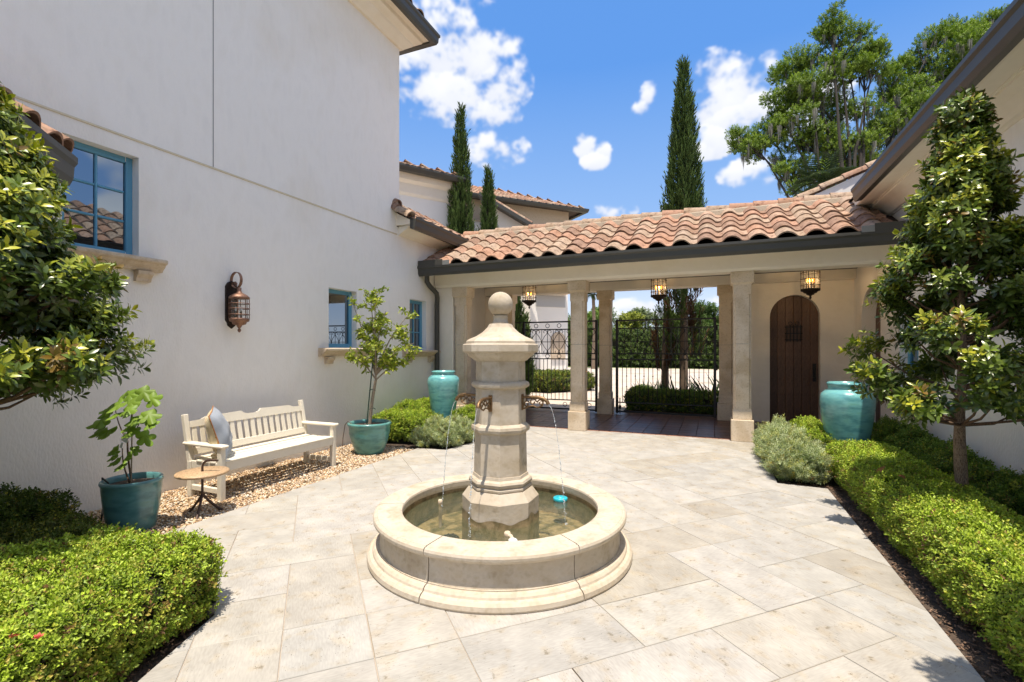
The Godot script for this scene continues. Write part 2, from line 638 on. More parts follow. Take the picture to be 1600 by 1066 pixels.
func materials():
	var mottle := ntex(0.006, 5, [Color(0.975, 0.975, 0.975), Color(1, 1, 1), Color(0.985, 0.983, 0.978)], 3)
	var grime := ntex(0.004, 5, [Color(1, 1, 1), Color(1, 1, 1), Color(0.975, 0.965, 0.945)], 9, 512, FastNoiseLite.TYPE_SIMPLEX_SMOOTH, [0.0, 0.6, 1.0])
	var trowel := ntex(0.02, 4, [gy(0.2), gy(0.75)], 4)
	var fine := ntex(0.06, 4, [gy(0.1), gy(0.9)], 5)
	var stone_t := ntex(0.03, 5, [Color(0.88, 0.86, 0.82), Color(1, 1, 1), Color(0.96, 0.945, 0.91)], 6)
	var stain_t := ntex(0.005, 5, [Color(0.90, 0.87, 0.82), Color(1, 1, 1), Color(1, 0.985, 0.96), Color(0.93, 0.90, 0.85)], 7, 512, FastNoiseLite.TYPE_SIMPLEX_SMOOTH, [0.15, 0.42, 0.65, 0.9])
	var clay_t := ntex(0.012, 5, [Color(0.62, 0.58, 0.56), Color(0.95, 0.93, 0.9), Color(1.0, 0.98, 0.95), Color(0.8, 0.83, 0.8)], 8, 512, FastNoiseLite.TYPE_SIMPLEX_SMOOTH, [0.1, 0.4, 0.65, 0.95])
	var algae_t := ntex(0.012, 5, [Color(0.58, 0.60, 0.50), Color(0.78, 0.76, 0.66), Color(1, 0.97, 0.9), Color(0.88, 0.84, 0.72)], 14, 512, FastNoiseLite.TYPE_SIMPLEX_SMOOTH, [0.2, 0.45, 0.65, 0.9])
	var grain := ntex(0.02, 5, [Color(0.45, 0.42, 0.4), Color(1, 1, 1), Color(0.6, 0.56, 0.52)], 12)
	var speck := ntex(0.09, 3, [gy(0.6), gy(1.0), gy(0.85)], 13)
	M.stucco = mat("stucco", lin(0.89, 0.852, 0.795), 0.92, {"tex": mottle, "scale": Vector3(1.3, 0.5, 1.3), "bump": fine, "height": 0.28, "detail": grime, "dscale": 0.16, "spec": 0.2})
	M.stucco_cream = mat("cream stucco", lin(0.87, 0.80, 0.69), 0.92, {"tex": mottle, "scale": 0.8, "bump": trowel, "height": 0.5, "detail": grime, "dscale": 0.3, "spec": 0.2})
	M.trim = mat("cream painted trim", lin(0.87, 0.80, 0.68), 0.75, {"tex": mottle, "scale": 0.9, "detail": grime, "dscale": 0.5, "spec": 0.3})
	M.joint = mat("joint sealant", lin(0.66, 0.58, 0.42), 0.8)
	M.dark_joint = mat("dark joint", lin(0.30, 0.29, 0.27), 0.9)
	M.sill = mat("cast stone sill", lin(0.62, 0.52, 0.40), 0.8, {"tex": stone_t, "scale": 1.2, "bump": fine, "height": 0.15, "detail": stain_t, "dscale": 0.8})
	M.column = mat("column limestone", lin(0.70, 0.595, 0.465), 0.85, {"tex": stone_t, "scale": 1.4, "bump": fine, "height": 0.2, "detail": stain_t, "dscale": 0.5})
	M.fountain = mat("fountain cast stone", lin(0.55, 0.49, 0.405), 0.82, {"tex": stone_t, "scale": 0.9, "bump": fine, "height": 0.12, "detail": stain_t, "dscale": 0.7})
	M.fountain_wet = mat("wet algae stone", lin(0.34, 0.28, 0.19), 0.45, {"tex": algae_t, "scale": 1.6, "bump": fine, "height": 0.12, "detail": stone_t, "dscale": 0.9})
	M.basin_floor = mat("basin floor", lin(0.31, 0.25, 0.135), 0.6, {"tex": algae_t, "scale": 1.2, "detail": stone_t, "dscale": 1.1})
	M.slab = mat("travertine", lin(0.448, 0.433, 0.408), 0.7, {"tex": travertine(), "uv": true, "vcol": true, "spec": 0.35})
	M.grout = mat("grout", lin(0.45, 0.375, 0.30), 0.95, {"tex": stone_t, "scale": 2.0})
	M.soil = mat("soil", lin(0.095, 0.068, 0.05), 0.95, {"tex": clay_t, "scale": 2.0, "bump": fine, "height": 1.0})
	M.ground = mat("lawn soil", lin(0.10, 0.13, 0.05), 0.95, {"tex": clay_t, "scale": 0.3})
	M.gravel_base = mat("gravel dust", lin(0.25, 0.18, 0.11), 0.95, {"tex": speck, "scale": 3.0})
	M.pebble = mat("pebble", Color(1, 1, 1), 0.75, {"vcol": true, "spec": 0.3})
	M.chip = mat("bark chip", Color(1, 1, 1), 0.9, {"vcol": true, "spec": 0.2})
	M.drive = mat("driveway pavers", lin(0.56, 0.49, 0.43), 0.9, {"tex": stone_t, "scale": 0.25, "detail": stain_t, "dscale": 0.1})
	M.floor_tile = []
	for c in [[0.20, 0.105, 0.075], [0.23, 0.12, 0.085], [0.17, 0.095, 0.07], [0.25, 0.125, 0.085]]:
		M.floor_tile.append(mat("sealed clay floor tile", lin(c[0], c[1], c[2]), 0.36, {"tex": clay_t, "scale": 1.5, "bump": fine, "height": 0.06}))
	M.edge_tile = mat("terracotta edging", lin(0.40, 0.19, 0.12), 0.7, {"tex": clay_t, "scale": 2.0})
	M.roof_tile = []
	for c in [[0.40, 0.265, 0.205], [0.45, 0.32, 0.25], [0.36, 0.245, 0.19], [0.44, 0.345, 0.275], [0.44, 0.275, 0.205], [0.40, 0.315, 0.255], [0.31, 0.21, 0.165]]:
		M.roof_tile.append(mat("clay roof tile", lin(c[0], c[1], c[2]), 0.85, {"tex": clay_t, "scale": 1.6, "bump": fine, "height": 0.15, "detail": stain_t, "dscale": 0.6, "spec": 0.25}))
	M.mortar = mat("roof mortar", lin(0.40, 0.33, 0.25), 0.95, {"tex": stone_t, "scale": 2.0, "bump": fine, "height": 0.5})
	M.deck = mat("roof underlay", lin(0.06, 0.045, 0.035), 0.95)
	M.gutter = mat("dark bronze gutter", lin(0.056, 0.054, 0.045), 0.42, {"tex": mottle, "scale": 0.7, "spec": 0.5})
	M.flashing = mat("grey flashing", lin(0.26, 0.27, 0.26), 0.45, {"metal": 0.5})
	M.blue = mat("blue window paint", lin(0.11, 0.32, 0.47), 0.5, {"tex": mottle, "scale": 1.5})
	M.pane = mat("coated window glass", lin(0.24, 0.28, 0.32), 0.015, {"metal": 1.0})
	M.room = mat("dark room", lin(0.035, 0.036, 0.038), 0.95)
	M.blind = mat("dim curtain", lin(0.10, 0.095, 0.085), 0.9)
	M.copper = mat("aged copper", lin(0.27, 0.155, 0.11), 0.5, {"metal": 0.55, "tex": clay_t, "scale": 6.0})
	M.copper_dark = mat("dark copper", lin(0.045, 0.031, 0.025), 0.6, {"metal": 0.6, "tex": clay_t, "scale": 6.0})
	M.iron = mat("black iron", lin(0.018, 0.017, 0.016), 0.45, {"metal": 0.3})
	M.bronze = mat("weathered bronze", lin(0.25, 0.16, 0.085), 0.45, {"metal": 0.7, "tex": clay_t, "scale": 9.0})
	M.seeded = mat("seeded glass", Color(0.9, 0.88, 0.82, 0.03), 0.04)
	M.seeded.transparency = BaseMaterial3D.TRANSPARENCY_ALPHA
	M.candle = mat("candle sleeve", lin(0.16, 0.12, 0.08), 0.6)
	M.flame = mat("lit bulb", Color(1.0, 0.72, 0.36), 0.4)
	M.flame.emission_enabled = true
	M.flame.emission = Color(1.0, 0.62, 0.24)
	M.flame.emission_energy_multiplier = 1.1
	M.door = []
	for c in [[0.145, 0.073, 0.039], [0.12, 0.060, 0.033], [0.17, 0.088, 0.048]]:
		M.door.append(mat("dark stained wood", lin(c[0], c[1], c[2]), 0.5, {"tex": grain, "scale": Vector3(7.0, 0.6, 7.0), "bump": grain, "height": 0.15}))
	M.bench = mat("cream painted wood", lin(0.72, 0.665, 0.55), 0.6, {"tex": mottle, "scale": 2.5, "bump": grain, "height": 0.02})
	M.table = mat("varnished wood", lin(0.60, 0.41, 0.235), 0.5, {"tex": grain, "scale": Vector3(2.0, 8.0, 8.0), "detail": mottle, "dscale": 3.0})
	M.table_iron = mat("brown iron", lin(0.07, 0.042, 0.032), 0.5, {"metal": 0.4})
	M.glaze = glaze("turquoise glaze", lin(0.17, 0.46, 0.47))
	M.glaze_deep = glaze("teal glaze", lin(0.10, 0.26, 0.265))
	M.glaze_mid = glaze("green teal glaze", lin(0.12, 0.34, 0.315))
	M.bark = mat("grey bark", lin(0.27, 0.20, 0.14), 0.9, {"tex": grain, "scale": Vector3(6.0, 2.0, 6.0), "bump": grain, "height": 0.6, "world": false})
	M.bark_dark = mat("dark bark", lin(0.05, 0.043, 0.036), 0.95, {"tex": grain, "scale": 3.0, "bump": grain, "height": 1.0})
	M.twig = mat("brown twig", lin(0.16, 0.10, 0.06), 0.9, {"tex": grain, "scale": 5.0})
	M.pale_twig = mat("pale bark", lin(0.36, 0.30, 0.22), 0.9, {"tex": grain, "scale": 5.0})
	M.core = mat("hedge inside", lin(0.022, 0.024, 0.010), 0.95, {"tex": speck, "scale": 4.0})
	M.foliage = mat("small leaves", Color(1, 1, 1), 0.48, {"vcol": true, "two": true, "back": Color(0.65, 0.72, 0.35), "spec": 0.4})
	M.glossy = mat("glossy leaves", Color(1, 1, 1), 0.30, {"vcol": true, "two": true, "back": Color(0.38, 0.45, 0.18), "spec": 0.5})
	M.conifer = mat("conifer sprays", Color(1, 1, 1), 0.7, {"vcol": true, "two": true, "back": Color(0.25, 0.3, 0.15), "spec": 0.3})
	M.water = mat("water", Color(0.60, 0.66, 0.52, 0.10), 0.03, {"spec": 1.0})
	M.water.transparency = BaseMaterial3D.TRANSPARENCY_ALPHA
	var rip := ntex(0.02, 4, [gy(0.0), gy(1.0)], 31)
	rip.as_normal_map = true
	rip.bump_strength = 5.0
	rip.color_ramp = null
	M.water.normal_enabled = true
	M.water.normal_texture = rip
	M.water.normal_scale = 0.35
	M.water.uv1_triplanar = true
	M.water.uv1_world_triplanar = true
	M.water.uv1_scale = Vector3.ONE * 2.2
	M.drop = mat("falling water", Color(0.92, 0.95, 0.97, 0.5), 0.05)
	M.drop.refraction_enabled = true
	M.drop.refraction_scale = 0.033
	M.drop.transparency = BaseMaterial3D.TRANSPARENCY_ALPHA
	M.white_plastic = mat("white plastic", lin(0.72, 0.72, 0.69), 0.4)
	M.float_blue = mat("blue plastic", lin(0.02, 0.42, 0.52), 0.35)
	M.clear_plastic = mat("clear plastic", Color(0.85, 0.93, 0.95, 0.35), 0.1)
	M.clear_plastic.transparency = BaseMaterial3D.TRANSPARENCY_ALPHA
	M.black_plastic = mat("black plastic", lin(0.02, 0.02, 0.02), 0.5)
	M.green_stake = mat("green stake", lin(0.02, 0.05, 0.03), 0.5)
	M.grey_cloth = mat("grey blue cloth", lin(0.36, 0.40, 0.46), 0.95, {"tex": fine_weave(), "scale": 6.0, "rim": 0.3})
	M.moss_hang = mat("hanging moss", Color(1, 1, 1), 0.95, {"vcol": true, "two": true, "back": Color(0.3, 0.3, 0.25)})
	M.petal = mat("coral petal", lin(0.62, 0.10, 0.085), 0.6, {"two": true, "back": Color(0.5, 0.3, 0.25)})
	M.dead = mat("dead leaf", lin(0.38, 0.17, 0.06), 0.8, {"two": true})
	M.paper = mat("white tag", lin(0.75, 0.76, 0.77), 0.6, {"two": true})
	M.house_white = mat("white house wall", lin(0.86, 0.84, 0.80), 0.92, {"tex": mottle, "scale": 0.3, "detail": grime, "dscale": 0.1})
	M.shade_grey = mat("grey window panel", lin(0.40, 0.41, 0.42), 0.6)
	M.house_tan = mat("carved tan frieze", lin(0.56, 0.46, 0.35), 0.9, {"tex": stone_t, "scale": 0.8, "bump": trowel, "height": 2.0})

func fine_weave() -> NoiseTexture2D:
	return ntex(0.12, 2, [gy(0.78), gy(1.0)], 41, 256)

func glaze(called: String, c: Color) -> StandardMaterial3D:
	var t = ntex(0.010, 5, [Color(0.78, 0.84, 0.86), Color(0.93, 0.95, 0.95), Color(1, 1, 1), Color(1.0, 0.98, 0.92)], 51, 512, FastNoiseLite.TYPE_SIMPLEX_SMOOTH, [0.2, 0.45, 0.6, 0.9]) if not M.has("glaze_t") else M.glaze_t
	M.glaze_t = t
	var streak = ntex(0.015, 3, [gy(0.88), gy(1.0), gy(0.95)], 52) if not M.has("glaze_s") else M.glaze_s
	M.glaze_s = streak
	var m := mat(called, c, 0.3, {"tex": t, "scale": Vector3(0.9, 2.6, 0.9), "coat": 0.5, "detail": streak, "dscale": 1.2})
	m.uv1_offset = Vector3(0.3, 0.1, 0.2)
	return m

# ---------------------------------------------------------------- ground and paving
func sheet(called: String, poly: Array, y: float, thick: float, m: Material):
	var st := begin()
	prism(st, poly, y - thick, y)
	var o := obj(self, called, st, m)
	o.set_meta("kind", "structure")
	return o

const COURT := [Vector2(1.13, 4.0), Vector2(1.13, -6.07), Vector2(0.66, -6.11), Vector2(0.66, -8.70), Vector2(-3.52, -8.70), Vector2(-3.55, -6.95), Vector2(-3.66, -6.22), Vector2(-4.12, -6.16),
	Vector2(-4.12, -2.42), Vector2(-3.3, -2.2), Vector2(-2.6, -1.86), Vector2(-2.40, -1.36), Vector2(-2.0, -0.6), Vector2(-1.8, 0.4), Vector2(-1.8, 4.0)]

func grounds():
	sheet("ground", [Vector2(-150, 60), Vector2(150, 60), Vector2(150, -220), Vector2(-150, -220)], -0.10, 0.2, M.ground)
	sheet("driveway", [Vector2(-40, -11.7), Vector2(30, -11.7), Vector2(30, -37.5), Vector2(-4, -38.5), Vector2(-40, -36.0)], -0.02, 0.06, M.drive)
	sheet("lawn_verge", [Vector2(-40, -36.0), Vector2(-4, -38.5), Vector2(30, -37.5), Vector2(30, -60), Vector2(-40, -60)], 0.0, 0.09, mat("verge grass", lin(0.13, 0.17, 0.05), 0.95))
	# beds and gravel ground between paving and walls
	sheet("planting_bed", [Vector2(LX, 3.0), Vector2(LX, -2.3), Vector2(-4.12, -2.42), Vector2(-3.3, -2.2), Vector2(-2.6, -1.86), Vector2(-2.40, -1.36), Vector2(-2.0, -0.6), Vector2(-1.8, 0.4), Vector2(-1.8, 3.0)], -0.035, 0.05, M.soil)
	sheet("planting_bed", [Vector2(LX, -6.05), Vector2(-4.12, -6.16), Vector2(-3.66, -6.22), Vector2(-3.55, -6.95), Vector2(-3.52, -8.70), Vector2(LX, -8.70)], -0.035, 0.05, M.soil)
	sheet("planting_bed", [Vector2(1.13, 4.0), Vector2(1.13, -6.07), Vector2(0.66, -6.11), Vector2(0.66, -8.70), Vector2(RX, -8.70), Vector2(RX, 4.0)], -0.035, 0.05, M.soil)
	sheet("gravel_bed", [Vector2(LX, -2.3), Vector2(-4.12, -2.42), Vector2(-4.12, -6.16), Vector2(LX, -6.05)], -0.022, 0.05, M.gravel_base)
	# pebbles
	var st := begin()
	ball(st, Vector3.ZERO, Vector3(1, 0.62, 0.8), 4, 6)
	var xs := []
	var cs := []
	var tones := [Color(0.52, 0.36, 0.20), Color(0.62, 0.47, 0.30), Color(0.40, 0.26, 0.15), Color(0.66, 0.58, 0.46), Color(0.30, 0.20, 0.13), Color(0.56, 0.40, 0.25), Color(0.70, 0.62, 0.50)]
	for i in 17000:
		var p := Vector3(rng.randf_range(LX + 0.01, -4.115), 0, rng.randf_range(-6.12, -2.3))
		var r := rng.randf_range(0.007, 0.0155)
		p.y = -0.019 + rng.randf() * 0.016
		xs.append(Transform3D(Basis.from_euler(Vector3(rng.randf() * 0.8, rng.randf() * TAU, rng.randf() * 0.8)).scaled(Vector3(r, r, r)), p))
		var c: Color = tones[rng.randi() % tones.size()]
		var k := rng.randf_range(0.75, 1.2)
		cs.append(Color(c.r * k, c.g * k, c.b * k))
	var g := many(self, "gravel", done(st), M.pebble, xs, cs)
	tag(g, "tan pea gravel strip along the tall white wall under the bench", "gravel")
	# bark chips on the beds next to the paving
	st = begin()
	box(st, Vector3.ZERO, Vector3(1, 0.25, 0.4), 0.1)
	xs = []
	cs = []
	var lines := [[Vector2(1.22, 0.5), Vector2(1.22, -6.0), 0.10, 1500], [Vector2(-2.55, -1.9), Vector2(-2.2, -0.7), 0.14, 600], [Vector2(-4.6, -2.3), Vector2(-2.8, -1.95), 0.25, 700], [Vector2(-4.3, -6.2), Vector2(-3.6, -6.3), 0.1, 200], [Vector2(0.72, -6.15), Vector2(1.25, -6.2), 0.1, 160], [Vector2(2.1, -1.5), Vector2(2.1, -8.0), 0.35, 500]]
	for l in lines:
		for i in l[3]:
			var q: Vector2 = l[0].lerp(l[1], rng.randf()) + Vector2(rng.randf_range(-1, 1), rng.randf_range(-1, 1)) * l[2]
			if Geometry2D.is_point_in_polygon(q, PackedVector2Array(COURT)): continue
			var s := rng.randf_range(0.008, 0.03)
			xs.append(Transform3D(Basis.from_euler(Vector3(rng.randf_range(-0.5, 0.5), rng.randf() * TAU, rng.randf_range(-0.5, 0.5))).scaled(Vector3(s, s, s)), Vector3(q.x, -0.026 + rng.randf() * 0.01, q.y)))
			var k := rng.randf_range(0.5, 1.6)
			cs.append(Color(0.17 * k, 0.11 * k, 0.075 * k))
	g = many(self, "bark_mulch", done(st), M.chip, xs, cs)
	tag(g, "dark bark mulch chips on the soil along the hedges", "mulch")

func paving():
	var root := Node3D.new()
	root.name = "courtyard_paving"
	add_child(root)
	root.set_meta("kind", "structure")
	var st := begin()
	prism(st, COURT, -0.06, -0.006)
	obj(root, "mortar_bed", st, M.grout)
	var s := 0.4242
	var r2 := sqrt(2.0)
	var court := PackedVector2Array(COURT)
	var cells := {}
	for i in range(-22, 8):
		for j in range(-12, 22):
			cells[Vector2i(i, j)] = true
	var keys := cells.keys()
	var done_cells := {}
	for key in keys:
		if done_cells.has(key): continue
		var w := 1
		var h := 1
		var t := rng.randf()
		if t < 0.34 and not done_cells.has(key + Vector2i(0, 1)): h = 2
		elif t < 0.50 and not done_cells.has(key + Vector2i(1, 0)): w = 2
		elif t < 0.57 and not done_cells.has(key + Vector2i(1, 0)) and not done_cells.has(key + Vector2i(0, 1)) and not done_cells.has(key + Vector2i(1, 1)):
			w = 2
			h = 2
		for a in w:
			for b in h: done_cells[key + Vector2i(a, b)] = true
		var g := 0.0021
		var a0: float = -1.99 + key.x * s + g
		var a1: float = -1.99 + (key.x + w) * s - g
		var b0: float = 0.27 + key.y * s + g
		var b1: float = 0.27 + (key.y + h) * s - g
		var poly := PackedVector2Array()
		for q in [Vector2(a0, b0), Vector2(a1, b0), Vector2(a1, b1), Vector2(a0, b1)]:
			poly.append(Vector2((q.x + q.y) / r2, (q.x - q.y) / r2))
		var c := Vector2.ZERO
		for q in poly: c += q / 4.0
		if c.y > 1.2 or c.distance_to(Vector2(-1.505, -3.37)) < 0.5: continue
		var parts := Geometry2D.intersect_polygons(poly, court)
		for part in parts:
			if absf(area2(part)) < 0.004: continue
			var o := Vector2(rng.randf(), rng.randf())
			var ang: float = PI / 4 + (PI / 2 if rng.randf() < 0.5 else 0.0) + (PI if rng.randf() < 0.5 else 0.0)
			st = begin()
			var tone := rng.randf_range(0.91, 1.04)
			var tint := rng.randf_range(-1.0, 1.0)
			if rng.randf() < 0.16:
				tone *= 0.90
				tint = 1.8
			st.set_color(Color(tone * (1.0 + tint * 0.01), tone * (1.0 - tint * 0.006), tone * (0.985 - tint * 0.035)))
			var top := 0.0 + rng.randf_range(-0.0012, 0.0012)
			prism(st, Array(part), -0.03, top, 0.0026, false, func(p: Vector2): return (p - c).rotated(ang) / 1.35 + o)
			obj(root, "paving_slab", st, M.slab)
	# loggia floor: dark sealed tiles behind a row of terracotta edging
	var fl := Node3D.new()
	fl.name = "loggia_floor"
	add_child(fl)
	fl.set_meta("kind", "structure")
	st = begin()
	prism(st, [Vector2(LX, -8.70), Vector2(RX, -8.70), Vector2(RX, -11.7), Vector2(LX, -11.7)], -0.07, -0.008)
	obj(fl, "floor_bed", st, M.deck)
	var em := boxm(Vector3(0.196, 0.03, 0.088), 0.004)
	for i in 40:
		put(fl, "edging_tile", em, M.edge_tile, Transform3D(Basis(), Vector3(LX + 0.1 + i * 0.2, -0.011 + rng.randf() * 0.002, -8.748)))
	var tm := boxm(Vector3(0.292, 0.03, 0.292), 0.005)
	for i in 27:
		for j in 10:
			var x := LX + 0.15 + i * 0.297
			if x + 0.147 > RX + 0.15: continue
			put(fl, "floor_tile", tm, M.floor_tile[rng.randi() % 4], Transform3D(Basis(), Vector3(x, -0.013 + rng.randf() * 0.0025, -8.942 - j * 0.297)))

# ---------------------------------------------------------------- roofs
func tile_mesh(pitch: float, length: float, sd := 0) -> ArrayMesh:
	var st := begin()
	var r := RandomNumberGenerator.new()
	r.seed = 100 + sd
	var pts := []
	var n := 11
	var hb := 0.074 + r.randf_range(-0.004, 0.004)
	for i in n + 1:
		var u := float(i) / n
		var y := 0.0
		if u < 0.68: y = sin(u / 0.68 * PI) ** 0.72 * hb
		else: y = -sin((u - 0.68) / 0.32 * PI) * 0.016
		pts.append(Vector2(u * (pitch + 0.012) - 0.006, y))
	var th := 0.021
	st.set_smooth_group(1)
	for i in n:
		var p: Vector2 = pts[i]
		var q: Vector2 = pts[i + 1]
		quad(st, Vector3(p.x, p.y, 0), Vector3(q.x, q.y, 0), Vector3(q.x, q.y, -length), Vector3(p.x, p.y, -length))
	st.set_smooth_group(-1)
	for i in n:
		var p: Vector2 = pts[i]
		var q: Vector2 = pts[i + 1]
		quad(st, Vector3(p.x, p.y - th, 0), Vector3(q.x, q.y - th, 0), Vector3(q.x, q.y, 0), Vector3(p.x, p.y, 0))
		quad(st, Vector3(q.x, q.y - th, 0), Vector3(p.x, p.y - th, 0), Vector3(p.x, p.y - th, -length), Vector3(q.x, q.y - th, -length))
	return done(st)

func barrel_mesh(r0: float, r1: float, length: float) -> ArrayMesh:      # a half round cover tile along z, open below
	var st := begin()
	st.set_smooth_group(1)
	var n := 10
	for i in n:
		var a := PI * i / n
		var b := PI * (i + 1) / n
		quad(st, Vector3(cos(b) * r0, sin(b) * r0, 0), Vector3(cos(a) * r0, sin(a) * r0, 0), Vector3(cos(a) * r1, sin(a) * r1, -length), Vector3(cos(b) * r1, sin(b) * r1, -length))
	st.set_smooth_group(-1)
	for i in n:
		var a := PI * i / n
		var b := PI * (i + 1) / n
		var k := 0.84
		quad(st, Vector3(cos(a) * r0, sin(a) * r0, 0), Vector3(cos(b) * r0, sin(b) * r0, 0), Vector3(cos(b) * r0 * k, sin(b) * r0 * k, 0), Vector3(cos(a) * r0 * k, sin(a) * r0 * k, 0))
		quad(st, Vector3(cos(a) * r0 * k, sin(a) * r0 * k, 0), Vector3(cos(b) * r0 * k, sin(b) * r0 * k, 0), Vector3(cos(b) * r1 * k, sin(b) * r1 * k, -length), Vector3(cos(a) * r1 * k, sin(a) * r1 * k, -length))
	return done(st)

func frame(ux: Vector3, n: Vector3) -> Basis:
	return Basis(ux, n, ux.cross(n))

func tile_field(parent: Node, eave: Vector3, ux: Vector3, n: Vector3, cols: int, rows: int, pitch: float, expo: float, skip = null):
	var b := frame(ux, n)
	var meshes := []
	for i in 3: meshes.append(tile_mesh(pitch, expo + 0.08, i))
	var tilt := Basis(ux, -0.075)
	for j in rows:
		for i in cols:
			var at: Vector3 = eave + ux * (i * pitch) - b.z * (j * expo) + n * 0.03
			if skip and skip.call(at): continue
			var wob := Basis(n, rng.randf_range(-0.012, 0.012))
			put(parent, "roof_tile", meshes[rng.randi() % 3], M.roof_tile[rng.randi() % M.roof_tile.size()], Transform3D(wob * tilt * b, at + n * rng.randf_range(-0.004, 0.006)))

func ridge_row(parent: Node, from: Vector3, to: Vector3, r: float, step: float, mortar := true):
	var d := (to - from)
	var len := d.length()
	d = d.normalized()
	var x := Vector3.UP.cross(-d).normalized()
	var up := (-d).cross(x).normalized()
	var bm := barrel_mesh(r, r * 0.86, step + 0.07)
	var k := int(len / step)
	for i in k:
		var b := Basis(x, up, -d)
		var tilt := Basis(x, -0.035)
		put(parent, "ridge_tile", bm, M.roof_tile[[0, 3, 1, 5, 3, 4][rng.randi() % 6]], Transform3D(tilt * b, from + d * (i * step) + up * rng.randf_range(0.0, 0.008)))
	if mortar:
		var st := begin()
		sweep(st, [Vector2(-r * 1.25, -0.10), Vector2(r * 1.25, -0.10), Vector2(r * 1.1, -0.01), Vector2(r * 0.7, 0.035), Vector2(-r * 0.7, 0.035), Vector2(-r * 1.1, -0.01)], [from, to])
		obj(parent, "ridge_mortar", st, M.mortar)

const GUTTER := [Vector2(0.0, 0.03), Vector2(0.0, -0.13), Vector2(0.085, -0.145), Vector2(0.112, -0.10), Vector2(0.118, -0.03), Vector2(0.14, -0.005), Vector2(0.14, 0.03), Vector2(0.128, 0.03), Vector2(0.128, 0.005), Vector2(0.012, 0.005), Vector2(0.012, 0.03)]

func scaled_prof(p: Array, sx: float, sy: float) -> Array:
	var r := []
	for q in p: r.append(Vector2(q.x * sx, q.y * sy))
	return r

# ---------------------------------------------------------------- windows
# wall facing +x or -x (face = 1 / -1) at x; opening z0..z1, y0..y1
func window_in(house: Node, x: float, face: float, z0: float, z1: float, y0: float, y1: float, cols: int, rows: int, depth := 0.10):
	var w := sub(house, "window", Vector3(x - face * depth, 0, 0))
	var fw := 0.062
	var st := begin()
	var zc := (z0 + z1) / 2
	var yc := (y0 + y1) / 2
	var zl := absf(z1 - z0)
	for sg in [-1.0, 1.0]:
		box(st, Vector3(-face * 0.02, yc, zc + sg * (zl / 2 - fw / 2 - 0.001)), Vector3(0.05, y1 - y0 - 0.002, fw), 0.006)
		box(st, Vector3(-face * 0.02, yc + sg * ((y1 - y0) / 2 - fw / 2 - 0.001), zc), Vector3(0.048, fw, zl - 2 * fw - 0.004), 0.006)
	obj(w, "frame", st, M.blue)
	var iz0 := zc - zl / 2 + fw
	var iz1 := zc + zl / 2 - fw
	var iy0 := y0 + fw
	var iy1 := y1 - fw
	var pw := (iz1 - iz0) / cols
	var ph := (iy1 - iy0) / rows
	for i in cols - 1:
		st = begin()
		box(st, Vector3(-face * 0.02, yc, iz0 + pw * (i + 1)), Vector3(0.036, iy1 - iy0, 0.022), 0.006)
		obj(w, "muntin", st, M.blue)
	for j in rows - 1:
		for i in cols:
			st = begin()
			box(st, Vector3(-face * 0.02, iy0 + ph * (j + 1), iz0 + pw * (i + 0.5)), Vector3(0.034, 0.022, pw - 0.024), 0.006)
			obj(w, "muntin", st, M.blue)
	for i in cols:
		for j in rows:
			st = begin()
			box(st, Vector3.ZERO, Vector3(0.004, ph - 0.008, pw - 0.008))
			var tilt := Basis.from_euler(Vector3(0, rng.randf_range(-0.004, 0.004), rng.randf_range(-0.004, 0.004)))
			obj(w, "pane", st, M.pane, Transform3D(tilt, Vector3(-face * 0.024, iy0 + ph * (j + 0.5), iz0 + pw * (i + 0.5))))
	return w

func sill_on(house: Node, x: float, face: float, z0: float, z1: float, top: float, corbels := true):
	# moulded stone shelf with a corbel under each end
	var st := begin()
	var prof := [Vector2(-0.02, 0.0), Vector2(0.135, 0.0), Vector2(0.15, -0.012), Vector2(0.15, -0.035), Vector2(0.138, -0.048), Vector2(0.12, -0.052), Vector2(0.105, -0.075), Vector2(0.075, -0.10), Vector2(0.06, -0.125), Vector2(-0.02, -0.125)]
	var a := Vector3(x, top, z1)
	var b := Vector3(x, top, z0)
	if face < 0:
		a = Vector3(x, top, z0)
		b = Vector3(x, top, z1)
	# path runs so that «right» points away from the wall; the ends return to the wall
	sweep(st, prof, [a, b])
	var o := obj(house, "window_sill", st, M.sill)
	if corbels:
		for t in [0.17, 0.83]:
			st = begin()
			var z := lerpf(z0, z1, t)
			var cp := [Vector2(-0.02, -0.13), Vector2(0.085, -0.13), Vector2(0.08, -0.165), Vector2(0.05, -0.20), Vector2(0.042, -0.235), Vector2(-0.02, -0.235)]
			var c0 := Vector3(x, top, z + 0.07)
			var c1 := Vector3(x, top, z - 0.07)
			if face < 0:
				c0 = Vector3(x, top, z - 0.07)
				c1 = Vector3(x, top, z + 0.07)
			sweep(st, cp, [c0, c1])
			obj(o, "corbel", st, M.sill)

